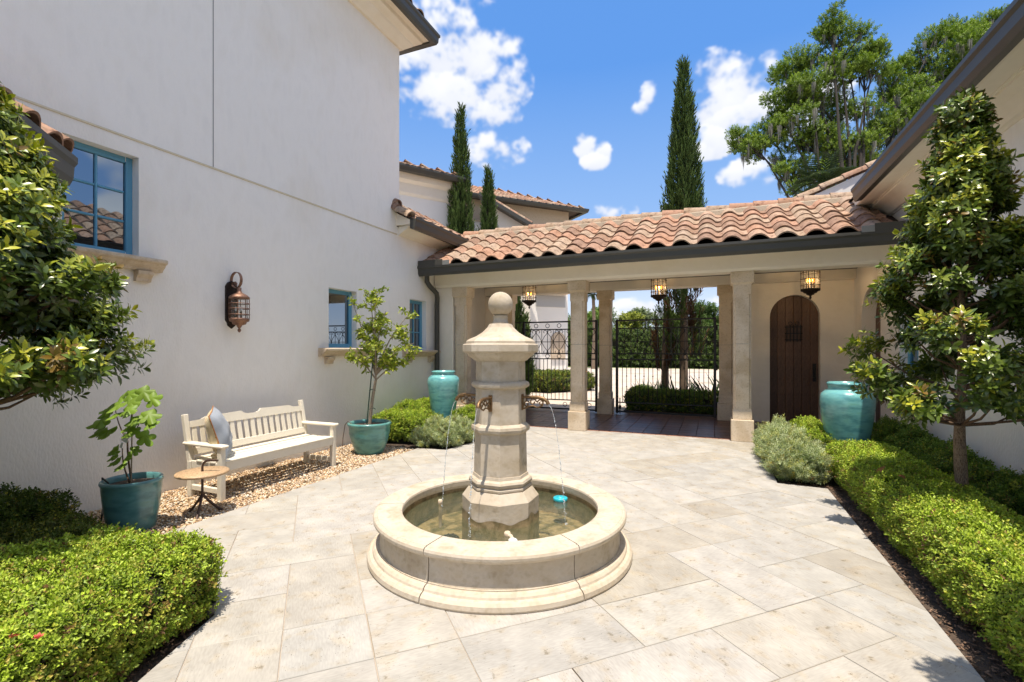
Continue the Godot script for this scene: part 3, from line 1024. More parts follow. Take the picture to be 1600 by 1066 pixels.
# ---------------------------------------------------------------- the tall house
func tall_house():
	var h := thing("stucco_house", "tall white stucco house with blue windows rising behind the bench", "house")
	var w := CSGCombiner3D.new()
	w.name = "wall"
	h.add_child(w)
	csg_box(w, "block", Vector3(-12.0, -0.1, -7.37), Vector3(LX, 7.05, 5.0), 0, M.stucco)
	csg_box(w, "wing", Vector3(-9.0, -0.1, -11.4), Vector3(LX, 3.78, -7.3), 0, M.stucco)
	var wins := [[-3.02, -2.40, 2.415, 3.42, 2, 3], [-6.225, -5.61, 1.515, 2.42, 1, 1], [-8.27, -7.70, 1.475, 2.45, 2, 3]]
	for q in wins:
		csg_box(w, "recess", Vector3(LX - 0.10, q[2], q[0]), Vector3(LX + 0.3, q[3], q[1]), 2, M.stucco)
		csg_box(w, "room", Vector3(LX - 0.9, q[2] + 0.05, q[0] + 0.05), Vector3(LX - 0.08, q[3] - 0.05, q[1] - 0.05), 2, M.room)
	for q in wins: window_in(h, LX, 1.0, q[0], q[1], q[2], q[3], q[4], q[5])
	# dim curtain and lamp shade behind the plain casement
	sill_on(h, LX, 1.0, -3.21, -2.22, 2.41)
	sill_on(h, LX, 1.0, -6.52, -5.40, 1.51)
	sill_on(h, LX, 1.0, -8.58, -7.46, 1.47)
	var st := begin()
	box(st, Vector3(LX + 0.004, 3.585, -3.3), Vector3(0.012, 0.022, 8.0), 0.004)
	obj(h, "wall_joint", st, M.joint)
	st = begin()
	box(st, Vector3(LX + 0.001, 5.35, -3.80), Vector3(0.006, 3.5, 0.009))
	obj(h, "wall_joint", st, M.dark_joint)
	# stepped cornice round the corner, then fascia and gutter
	var path := [Vector3(LX, 7.0, 5.0), Vector3(LX, 7.0, -7.37), Vector3(-12.0, 7.0, -7.37)]
	st = begin()
	sweep(st, [Vector2(-0.05, 0.0), Vector2(0.05, 0.0), Vector2(0.07, 0.02), Vector2(0.17, 0.10), Vector2(0.18, 0.115), Vector2(0.185, 0.14), Vector2(0.20, 0.15), Vector2(0.30, 0.20), Vector2(0.31, 0.26), Vector2(0.33, 0.275), Vector2(0.41, 0.285), Vector2(0.41, 0.34), Vector2(-0.05, 0.34)], path)
	obj(h, "cornice", st, M.trim)
	st = begin()
	sweep(st, scaled_prof(shifted(GUTTER, 0.0, 0.0), 1.0, 1.15), [Vector3(LX + 0.415, 7.40, 5.0), Vector3(LX + 0.415, 7.40, -7.76), Vector3(-12.0, 7.40, -7.76)])
	obj(h, "gutter", st, M.gutter)
	# upper roof
	var rf := Node3D.new()
	rf.name = "roof"
	h.add_child(rf)
	st = begin()
	var a := Vector3(LX + 0.46, 7.43, 5.0)
	var b := Vector3(LX + 0.46, 7.43, -7.83)
	var c := Vector3(LX - 3.0, 9.16, -4.4)
	var d := Vector3(LX - 3.0, 9.16, 5.0)
	quad(st, a, b, c, d)
	quad(st, b, Vector3(-12.0, 7.43, -7.83), Vector3(-12.0, 9.16, -4.4), c)
	quad(st, d, c, Vector3(-12.0, 9.16, -4.4), Vector3(-12.0, 9.16, 5.0))
	obj(rf, "roof_underlay", st, M.deck)
	var n := Vector3(0.5, 0.866, 0).normalized()
	tile_field(rf, Vector3(LX + 0.50, 7.43, 0.5), Vector3(0, 0, -1), n, 22, 1, 0.365, 0.34)
	# pent roof over the wing, with its own gutter
	n = Vector3(0.455, 0.89, 0).normalized()
	var e := Vector3(-4.99, 3.80, -7.30)
	st = begin()
	var dn := Vector3(n.y, -n.x, 0)
	quad(st, e, e + Vector3(0, 0, -3.9), e + Vector3(0, 0, -3.9) - dn * 1.95, e - dn * 1.95)
	quad(st, e - dn * 1.95, e + Vector3(0, 0, -3.9) - dn * 1.95, e + Vector3(-1.7, -0.3, -3.9), e + Vector3(-1.7, -0.3, 0))
	quad(st, e + Vector3(0, -0.02, 0), e - dn * 1.95 + Vector3(0, -0.02, 0), e + Vector3(-1.7, -0.3, 0), e + Vector3(-0.3, -0.05, 0))
	obj(rf, "roof_underlay", st, M.deck)
	var gt := begin()
	sweep(gt, [Vector2(0.0, 3.74), Vector2(0.34, 3.74), Vector2(0.34, 3.80), Vector2(0.0, 3.97)], [Vector3(LX, 0, -7.265), Vector3(LX, 0, -7.296)])
	obj(h, "eave_return", gt, M.trim)
	tile_field(rf, e + Vector3(0.05, 0, 0), Vector3(0, 0, -1), n, 10, 6, 0.365, 0.33, func(p): return p.x < -5.5 and p.z > -7.36)
	ridge_row(rf, e - dn * 1.98 + Vector3(0, 0.05, -0.2), e - dn * 1.98 + Vector3(0, 0.05, -3.9), 0.12, 0.36)
	# rake tiles at the near end of that roof
	var bm := barrel_mesh(0.125, 0.11, 0.36)
	var bb := Basis(Vector3(0, 0, -1), n, Vector3(0, 0, -1).cross(n))
	for i in 2:
		put(rf, "rake_tile", bm, M.roof_tile[[3, 6][i]], Transform3D(bb, e - dn * (0.02 + i * 0.31) + n * (0.03 + i * 0.01) + Vector3(0, 0, 0.06)))
	put(rf, "rake_tile", bm, M.roof_tile[6], Transform3D(bb, e - dn * 0.36 + n * 0.14 + Vector3(-0.06, 0, 0.02)))
	st = begin()
	sweep(st, shifted(scaled_prof(GUTTER, 1.0, 1.25), 0, 0), [Vector3(-5.02, 3.82, -7.26), Vector3(-5.02, 3.82, -10.6)])
	obj(h, "gutter", st, M.gutter)
	st = begin()
	sweep(st, [Vector2(-0.02, -0.20), Vector2(0.03, -0.20), Vector2(0.06, -0.17), Vector2(0.20, -0.10), Vector2(0.22, -0.07), Vector2(0.30, -0.06), Vector2(0.305, 0.03), Vector2(-0.02, 0.03)], [Vector3(LX, 3.78, -7.33), Vector3(LX, 3.78, -10.6)])
	obj(h, "cornice", st, M.trim)
	# porch eave that turns across the near corner
	var p0 := Vector3(-4.83, 3.02, -2.24)
	var dir := Vector3(0.7071, 0, 0.7071)
	var nn := Vector3(0.7071, 0, -0.7071)
	st = begin()
	sweep(st, scaled_prof(GUTTER, 1.0, 1.35), [p0 + dir * 2.4 - nn * 0.10, p0 - nn * 0.10])
	obj(h, "porch_gutter", st, M.gutter)
	var pf := Node3D.new()
	pf.name = "porch_roof"
	h.add_child(pf)
	st = begin()
	var q0 := p0 - nn * 0.06 + Vector3(0, 0.05, 0)
	var up := (-nn * 0.866 + Vector3.UP * 0.5)
	quad(st, q0 + dir * 2.4, q0, q0 + up * 1.4, q0 + dir * 2.4 + up * 1.4)
	quad(st, q0 + Vector3(0, -0.12, 0), q0 + dir * 2.4 + Vector3(0, -0.12, 0), q0 + dir * 2.4 - nn * 1.2 + Vector3(0, -0.12, 0), q0 - nn * 1.2 + Vector3(0, -0.12, 0))
	tri(st, q0, q0 - nn * 1.2, q0 + up * 1.4)
	obj(pf, "roof_underlay", st, M.trim)
	var pn := (nn * 0.5 + Vector3.UP * 0.866).normalized()
	tile_field(pf, q0 + dir * 2.35 + nn * 0.04, -dir, pn, 7, 3, 0.33, 0.34)
	bm = barrel_mesh(0.11, 0.10, 0.36)
	bb = frame(-dir, pn)
	for i in 3:
		put(pf, "rake_tile", bm, M.roof_tile[[6, 2, 5][i]], Transform3D(bb, q0 + up * (i * 0.31) + pn * (0.04 + i * 0.01) + dir * 0.03))
	st = begin()
	box(st, p0 + dir * 1.3 - nn * 0.75 + Vector3(0, -1.65, 0), Vector3(2.4, 2.8, 0.25), 0.0, Basis(dir, Vector3.UP, dir.cross(Vector3.UP)))
	obj(h, "porch_wall", st, M.stucco)
	# downpipe from the loggia gutter
	st = begin()
	tube(st, [Vector3(-5.22, 2.98, -8.12), Vector3(-5.22, 2.82, -8.13), Vector3(-5.2, 2.74, -8.2), Vector3(-5.18, 2.62, -8.42), Vector3(-5.2, 2.54, -8.48), Vector3(-5.22, 2.4, -8.5), Vector3(-5.22, 1.0, -8.5), Vector3(-5.22, 0.02, -8.5)], 0.05, 10)
	obj(h, "downpipe", st, M.gutter)

func shifted(p: Array, dx: float, dy: float) -> Array:
	var r := []
	for q in p: r.append(Vector2(q.x + dx, q.y + dy))
	return r

# ---------------------------------------------------------------- the loggia
func column_at(parent: Node, x: float, z: float, top: float):
	var c := sub(parent, "column", Vector3(x, 0, z))
	var st := begin()
	box(st, Vector3(0, 0.175, 0), Vector3(0.335, 0.35, 0.335), 0.008)
	obj(c, "base", st, M.column)
	st = begin()
	box(st, Vector3(0, 0.42, 0), Vector3(0.285, 0.136, 0.285), 0.006)
	lathe(st, [Vector2(0.1995, 0.484), Vector2(0.176, 0.532), Vector2(0.10, 0.532)], 4, false, Vector3.ZERO, PI / 4)
	obj(c, "plinth_block", st, M.column)
	var k := 0.132
	var m := 0.098
	var notch := [Vector2(-m, -k), Vector2(m, -k), Vector2(m, -m - 0.012), Vector2(m + 0.012, -m), Vector2(k, -m), Vector2(k, m), Vector2(m + 0.012, m), Vector2(m, m + 0.012), Vector2(m, k), Vector2(-m, k), Vector2(-m, m + 0.012), Vector2(-m - 0.012, m), Vector2(-k, m), Vector2(-k, -m), Vector2(-m - 0.012, -m), Vector2(-m, -m - 0.012)]
	st = begin()
	prism(st, notch, 0.52, 1.575)
	obj(c, "shaft", st, M.column)
	st = begin()
	prism(st, notch, 1.581, top - 0.37)
	obj(c, "shaft", st, M.column)
	st = begin()
	box(st, Vector3(0, 1.578, 0), Vector3(0.19, 0.02, 0.19))
	obj(c, "mortar_joint", st, M.dark_joint)
	st = begin()
	box(st, Vector3(0, top - 0.29, 0), Vector3(0.27, 0.17, 0.27), 0.006)
	lathe(st, [Vector2(0.1905, top - 0.215), Vector2(0.205, top - 0.2), Vector2(0.236, top - 0.185), Vector2(0.10, top - 0.183)], 4, false, Vector3.ZERO, PI / 4)
	box(st, Vector3(0, top - 0.0945, 0), Vector3(0.345, 0.185, 0.345), 0.008)
	obj(c, "capital", st, M.column)

func loggia():
	var g := thing("loggia", "tiled roof loggia on square stone columns at the back of the courtyard", "loggia")
	for q in [[-4.745, -8.75, 2.75], [-2.31, -8.75, 2.75], [0.43, -8.75, 2.75], [-4.745, -11.12, 2.83], [-2.30, -11.12, 2.83], [0.24, -11.12, 2.83]]:
		column_at(g, q[0], q[1], q[2])
	var st := begin()
	box(st, Vector3((LX + RX) / 2, 2.93, -8.74), Vector3(RX - LX, 0.36, 0.40), 0.04)
	obj(g, "front_beam", st, M.stucco_cream)
	st = begin()
	box(st, Vector3((LX + RX) / 2, 2.985, -11.12), Vector3(RX - LX, 0.31, 0.36), 0.012)
	obj(g, "back_beam", st, M.stucco_cream)
	st = begin()
	box(st, Vector3((LX + RX) / 2, 3.13, -9.93), Vector3(RX - LX - 0.01, 0.04, 2.7))
	obj(g, "ceiling", st, M.stucco_cream)
	st = begin()
	box(st, Vector3((LX - 4.905) / 2, 1.375, -8.75), Vector3(-4.905 - LX, 2.745, 0.30), 0.01)
	box(st, Vector3((LX - 4.905) / 2, 1.375, -11.12), Vector3(-4.905 - LX, 2.86, 0.30), 0.01)
	obj(g, "pier_wall", st, M.stucco_cream)
	# soffit between beam and gutter
	st = begin()
	box(st, Vector3((LX + RX) / 2, 3.04, -8.36), Vector3(RX - LX - 0.02, 0.05, 0.36))
	obj(g, "soffit", st, M.stucco_cream)
	# roof
	var rf := Node3D.new()
	rf.name = "roof"
	g.add_child(rf)
	var n := Vector3(0, 1.85, 0.94).normalized()
	var dn := Vector3(1, 0, 0).cross(n)
	var e := Vector3(LX, 3.06, -8.08)
	st = begin()
	var top := Vector3(0, 4.00, -9.93)
	quad(st, Vector3(LX, 3.06, -8.08), Vector3(RX, 3.06, -8.08), Vector3(RX, top.y, top.z), Vector3(LX, top.y, top.z))
	quad(st, Vector3(RX, 3.06, -11.8), Vector3(LX, 3.06, -11.8), Vector3(LX, top.y, top.z), Vector3(RX, top.y, top.z))
	quad(st, Vector3(LX, 3.02, -8.08), Vector3(LX, 3.02, -11.8), Vector3(RX, 3.02, -11.8), Vector3(RX, 3.02, -8.08))
	quad(st, Vector3(LX, 3.02, -8.08), Vector3(RX, 3.02, -8.08), Vector3(RX, 3.06, -8.08), Vector3(LX, 3.06, -8.08))
	quad(st, Vector3(RX, 3.02, -11.8), Vector3(LX, 3.02, -11.8), Vector3(LX, 3.06, -11.8), Vector3(RX, 3.06, -11.8))
	obj(rf, "roof_underlay", st, M.deck)
	tile_field(rf, Vector3(LX - 0.02, 3.115, -8.03), Vector3(1, 0, 0), n, 21, 6, 0.3655, 0.335)
	var nb := Vector3(0, 1.85, -0.94).normalized()
	tile_field(rf, Vector3(RX, 3.07, -11.84), Vector3(-1, 0, 0), nb, 21, 6, 0.3655, 0.335)
	ridge_row(rf, Vector3(LX, 4.09, -9.93), Vector3(RX, 4.09, -9.93), 0.135, 0.40)
	# gutter with splash guards where the neighbouring roofs drain
	st = begin()
	sweep(st, scaled_prof(GUTTER, 1.05, 1.12), [Vector3(LX, 3.075, -8.10), Vector3(RX - 0.002, 3.075, -8.10)])
	obj(g, "gutter", st, M.gutter)
	st = begin()
	box(st, Vector3(-5.04, 3.155, -7.955), Vector3(0.55, 0.11, 0.012), 0.003)
	box(st, Vector3(2.26, 3.155, -7.955), Vector3(0.47, 0.11, 0.012), 0.003)
	obj(g, "splash_guard", st, M.gutter)
	st = begin()
	box(st, Vector3(-4.69, 3.14, -7.952), Vector3(0.15, 0.09, 0.010), 0.003)
	box(st, Vector3(1.95, 3.14, -7.952), Vector3(0.15, 0.09, 0.010), 0.003)
	obj(g, "flashing", st, M.flashing)

# ---------------------------------------------------------------- the low house on the other side
func arch_cut(parent: Node, lo: Vector3, hi: Vector3, axis: int, m: Material):
	# a box up to the spring line and a cylinder for the head; axis 0: through x, 2: through z
	var half: float = (hi.z - lo.z) / 2 if axis == 0 else (hi.x - lo.x) / 2
	var spring := hi.y - half
	csg_box(parent, "opening", lo, Vector3(hi.x, spring, hi.z), 2, m)
	var c := CSGCylinder3D.new()
	c.name = "opening_head"
	c.radius = half
	c.sides = 40
	c.height = (hi.x - lo.x) if axis == 0 else (hi.z - lo.z)
	c.position = Vector3((lo.x + hi.x) / 2, spring, (lo.z + hi.z) / 2)
	c.rotation = Vector3(0, 0, PI / 2) if axis == 0 else Vector3(PI / 2, 0, 0)
	c.operation = CSGShape3D.OPERATION_SUBTRACTION
	c.material = m
	parent.add_child(c, true)

func plank_door(house: Node, xf: Transform3D, w: float, hgt: float, grille: bool):
	# arched door of upright planks; local x across, y up, z towards the viewer
	var d := sub(house, "door")
	d.transform = xf
	var arch := PackedVector2Array([Vector2(-w / 2, 0), Vector2(w / 2, 0)])
	for i in 25:
		var a := PI * i / 24
		arch.append(Vector2(cos(a) * w / 2, hgt - w / 2 + sin(a) * w / 2))
	var n := 6
	for i in n:
		var x0 := -w / 2 + w * i / n + 0.002
		var x1 := -w / 2 + w * (i + 1) / n - 0.002
		var strip := PackedVector2Array([Vector2(x0, 0), Vector2(x1, 0), Vector2(x1, hgt + 1), Vector2(x0, hgt + 1)])
		for part in Geometry2D.intersect_polygons(arch, strip):
			var st := begin()
			prism(st, Array(part).map(func(p): return Vector2(p.x, -p.y)), 0.0, 0.045, 0.004)
			# the prism lies on (x, z); stand it up
			obj(d, "door_plank", st, M.door[rng.randi() % 3], Transform3D(Basis(Vector3(1, 0, 0), Vector3(0, 0, 1), Vector3(0, -1, 0)), Vector3(0, 0, rng.randf() * 0.003)))
	var st2 := begin()
	box(st2, Vector3(0, hgt / 2, -0.02), Vector3(w + 0.06, hgt + 0.06, 0.02))
	obj(d, "door_backing", st2, M.room)
	if grille:
		st2 = begin()
		box(st2, Vector3(0, 1.79, 0.05), Vector3(0.27, 0.32, 0.014), 0.004)
		obj(d, "grille_plate", st2, M.door[1])
		st2 = begin()
		for i in 5:
			tube(st2, [Vector3(-0.12 + i * 0.06, 1.62, 0.072), Vector3(-0.12 + i * 0.06, 1.96, 0.072)], 0.008, 6)
		for j in 3:
			tube(st2, [Vector3(-0.16, 1.66 + j * 0.13, 0.068), Vector3(0.16, 1.66 + j * 0.13, 0.068)], 0.009, 6)
		for sx in [-1.0, 1.0]:
			var pts := []
			for i in 12:
				var a := i * 0.5
				pts.append(Vector3(sx * (0.06 + 0.035 * cos(a)), 1.99 + 0.035 * sin(a), 0.068))
			tube(st2, pts, 0.007, 6)
		obj(d, "grille", st2, M.iron)
		st2 = begin()
		box(st2, Vector3(w / 2 - 0.075, 1.0, 0.055), Vector3(0.06, 0.36, 0.018), 0.006)
		tube(st2, [Vector3(w / 2 - 0.075, 1.12, 0.06), Vector3(w / 2 - 0.075, 1.12, 0.11), Vector3(w / 2 - 0.075, 0.90, 0.11), Vector3(w / 2 - 0.075, 0.90, 0.06)], 0.011, 8)
		obj(d, "door_handle", st2, M.iron)
	else:
		st2 = begin()
		box(st2, Vector3(-w / 2 + 0.08, 1.0, 0.055), Vector3(0.05, 0.3, 0.018), 0.006)
		obj(d, "door_handle", st2, M.iron)

func low_house():
	var h := thing("low_stucco_house", "low cream stucco house with arched wood doors and deep dark eave", "house")
	var w := CSGCombiner3D.new()
	w.name = "wall"
	h.add_child(w)
	csg_box(w, "side", Vector3(RX, -0.1, -11.42), Vector3(RX + 0.45, 3.62, 5.0), 0, M.stucco)
	csg_box(w, "end", Vector3(0.40, -0.1, -11.42), Vector3(RX + 0.2, 3.05, -11.10), 0, M.stucco_cream)
	arch_cut(w, Vector3(1.06, -0.2, -11.6), Vector3(1.94, 2.58, -10.9), 2, M.stucco_cream)
	arch_cut(w, Vector3(RX - 0.2, -0.2, -10.62), Vector3(RX + 0.6, 2.56, -9.52), 0, M.stucco)
	csg_box(w, "window_recess", Vector3(RX - 0.2, 0.80, -8.66), Vector3(RX + 0.10, 2.1, -7.95), 2, M.stucco)
	csg_box(w, "window_room", Vector3(RX + 0.05, 0.86, -8.60), Vector3(RX + 0.40, 2.04, -8.01), 2, M.room)
	plank_door(h, Transform3D(Basis(), Vector3(1.5, 0.02, -11.30)), 0.876, 2.56, true)
	plank_door(h, Transform3D(Basis(Vector3(0, 0, 1), Vector3(0, 1, 0), Vector3(-1, 0, 0)), Vector3(RX + 0.26, 0.02, -10.07)), 1.096, 2.54, false)
	var st := begin()
	box(st, Vector3(1.5, 0.0, -11.13), Vector3(0.96, 0.03, 0.12), 0.004)
	obj(h, "threshold", st, M.edge_tile)
	window_in(h, RX, -1.0, -8.66, -7.95, 0.80, 2.1, 2, 3)
	sill_on(h, RX, -1.0, -8.85, -7.76, 0.80)
	# coved cornice, soffit, fascia gutter
	var path := [Vector3(RX, 3.58, -10.1), Vector3(RX, 3.58, 5.0)]
	st = begin()
	sweep(st, [Vector2(-0.03, -0.06), Vector2(0.015, -0.06), Vector2(0.03, -0.04), Vector2(0.05, -0.03), Vector2(0.075, 0.02), Vector2(0.13, 0.085), Vector2(0.21, 0.13), Vector2(0.215, 0.15), Vector2(0.235, 0.155), Vector2(0.235, 0.165), Vector2(0.40, 0.17), Vector2(0.43, 0.18), Vector2(0.432, 0.30), Vector2(-0.03, 0.30)], path)
	obj(h, "cornice", st, M.trim)
	st = begin()
	sweep(st, scaled_prof(GUTTER, 1.0, 1.15), [Vector3(RX - 0.435, 3.89, -8.75), Vector3(RX - 0.435, 3.89, 5.0)])
	obj(h, "gutter", st, M.gutter)
	var rf := Node3D.new()
	rf.name = "roof"
	h.add_child(rf)
	var n := Vector3(-0.5, 0.866, 0)
	st = begin()
	quad(st, Vector3(RX - 0.47, 3.90, 5.0), Vector3(RX - 0.47, 3.90, -11.4), Vector3(4.2, 5.16, -11.4), Vector3(4.2, 5.16, 5.0))
	quad(st, Vector3(4.2, 5.16, 5.0), Vector3(4.2, 5.16, -11.4), Vector3(6.4, 3.9, -11.4), Vector3(6.4, 3.9, 5.0))
	quad(st, Vector3(RX - 0.40, 3.87, -11.4), Vector3(RX - 0.40, 3.87, 5.0), Vector3(6.0, 3.87, 5.0), Vector3(6.0, 3.87, -11.4))
	obj(rf, "roof_underlay", st, M.deck)
	tile_field(rf, Vector3(RX - 0.47, 3.885, -9.0), Vector3(0, 0, 1), n, 30, 7, 0.3655, 0.36)
	# gable end beyond the loggia ridge, edged with round tiles
	st = begin()
	var ga := Vector3(1.25, 4.36, -11.45)
	var gb := Vector3(4.6, 5.70, -11.45)
	sweep(st, [Vector2(-0.12, 0.0), Vector2(0.12, 0.0), Vector2(0.12, -0.001), Vector2(-0.12, -0.001)], [ga, gb])
	st = begin()
	var pts := [Vector3(1.25, 3.0, -11.36), Vector3(4.6, 3.0, -11.36), gb + Vector3(0, 0, 0.09), ga + Vector3(0, 0, 0.09)]
	quad(st, pts[0], pts[1], pts[2], pts[3])
	var bk := pts.map(func(p): return p + Vector3(0, 0, -0.25))
	quad(st, bk[1], bk[0], bk[3], bk[2])
	quad(st, pts[3], pts[2], bk[2], bk[3])
	quad(st, bk[0], pts[0], pts[3], bk[3])
	obj(h, "gable_wall", st, M.house_white)
	ridge_row(rf, Vector3(1.22, 4.40, -11.42), Vector3(4.6, 5.75, -11.42), 0.115, 0.42, false)

# ---------------------------------------------------------------- houses across the drive
func house_shell(h: Node, corner: Vector3, along: Vector3, left: float, depth: float, eave: float, wall_m: Material, over := 0.45, rise := 0.5, frieze := 0.0):
	# a block whose seen wall runs from corner towards -along; the roof is hipped
	var back := Vector3.UP.cross(along).normalized()
	if back.dot(corner - Vector3(0, corner.y, 0)) < 0: back = -back
	var c0 := Vector3(corner.x, 0, corner.z)
	var st := begin()
	var A := c0
	var B := c0 - along * left
	var C := B + back * depth
	var D := A + back * depth
	var p := [Vector2(A.x, A.z), Vector2(B.x, B.z), Vector2(C.x, C.z), Vector2(D.x, D.z)]
	prism(st, p, -0.1, eave - frieze)
	obj(h, "wall", st, wall_m)
	if frieze > 0.0:
		st = begin()
		var q := [A - back * 0.03 + along * 0.03, B - back * 0.03, C, D + along * 0.03]
		prism(st, q.map(func(v): return Vector2(v.x, v.z)), eave - frieze, eave)
		obj(h, "frieze", st, M.house_tan)
		st = begin()
		box(st, (A + B) / 2 - back * 0.05 + Vector3(0, eave - frieze, 0), Vector3(left, 0.08, 0.08), 0.01, Basis(along, Vector3.UP, along.cross(Vector3.UP)))
		obj(h, "frieze_moulding", st, M.house_tan)
	var rf := Node3D.new()
	rf.name = "roof"
	h.add_child(rf)
	var E := [A + along * over - back * over, B - along * over - back * over, C - along * over + back * over, D + along * over + back * over]
	for i in 4: E[i].y = eave
	var half := (depth + 2 * over) / 2
	var r0: Vector3 = E[0] + back * half - along * half + Vector3(0, half * rise, 0)
	var r1: Vector3 = E[1] + back * half + along * half + Vector3(0, half * rise, 0)
	if (r0 - r1).dot(along) < 0.2:
		r0 = (r0 + r1) / 2
		r1 = r0
	st = begin()
	var faces := [[E[1], E[0], r0, r1], [E[0], E[3], r0, r0], [E[3], E[2], r1, r0], [E[2], E[1], r1, r1], [E[0], E[1], E[2], E[3]]]
	for f in faces: quad(st, f[0], f[1], f[2], f[3])
	obj(rf, "roof_underlay", st, M.deck)
	# gutter round the eave
	var ccw := along.cross(Vector3.UP).dot(-back) > 0
	st = begin()
	var ring := [E[1], E[0], E[3]] if ccw else [E[3], E[0], E[1]]
	var gp := [Vector2(-0.1, 0.06), Vector2(-0.1, -0.10), Vector2(0.06, -0.10), Vector2(0.10, 0.0), Vector2(0.10, 0.06)]
	sweep(st, gp, ring)
	obj(rf, "gutter", st, M.gutter)
	var sl := Vector3.UP
	for f in [[E[1], E[0], -back], [E[0], E[3], along]]:
		var n: Vector3 = (f[2] * rise + Vector3.UP).normalized()
		var ux := Vector3(f[1] - f[0]).normalized()
		if ux.cross(n).y > 0: ux = -ux
		var start: Vector3 = f[0] if ux.dot(f[1] - f[0]) > 0 else f[1]
		var len: float = Vector3(f[1] - f[0]).length()
		var dn := ux.cross(n)
		var b := Basis(ux, n, dn)
		var tm := tile_mesh(0.34, 0.46, 2)
		var xs := []
		var cs := []
		var rows := int(half / cos(atan(rise)) / 0.38)
		for j in rows:
			for i in int(len / 0.34):
				var run: float = j * 0.38 * cos(atan(rise))
				var pos := i * 0.34 + 0.17
				if pos < run or pos > len - run: continue
				xs.append([b, start + ux * (i * 0.34) - dn * (j * 0.38) + n * 0.04 + dn * 0.08])
		var tilt := Basis(ux, -0.055)
		var shown := 0
		for q in xs:
			if shown < 150:
				put(rf, "roof_tile", tm, M.roof_tile[rng.randi() % M.roof_tile.size()], Transform3D(tilt * q[0], q[1]))
				shown += 1
			else:
				cs.append(Transform3D(tilt * q[0], q[1]))
		if cs.size():
			var cols := []
			for i in cs.size(): cols.append(gy(1.0))
			many(rf, "more_roof_tiles", tm, M.roof_tile[rng.randi() % 5], cs, cols)

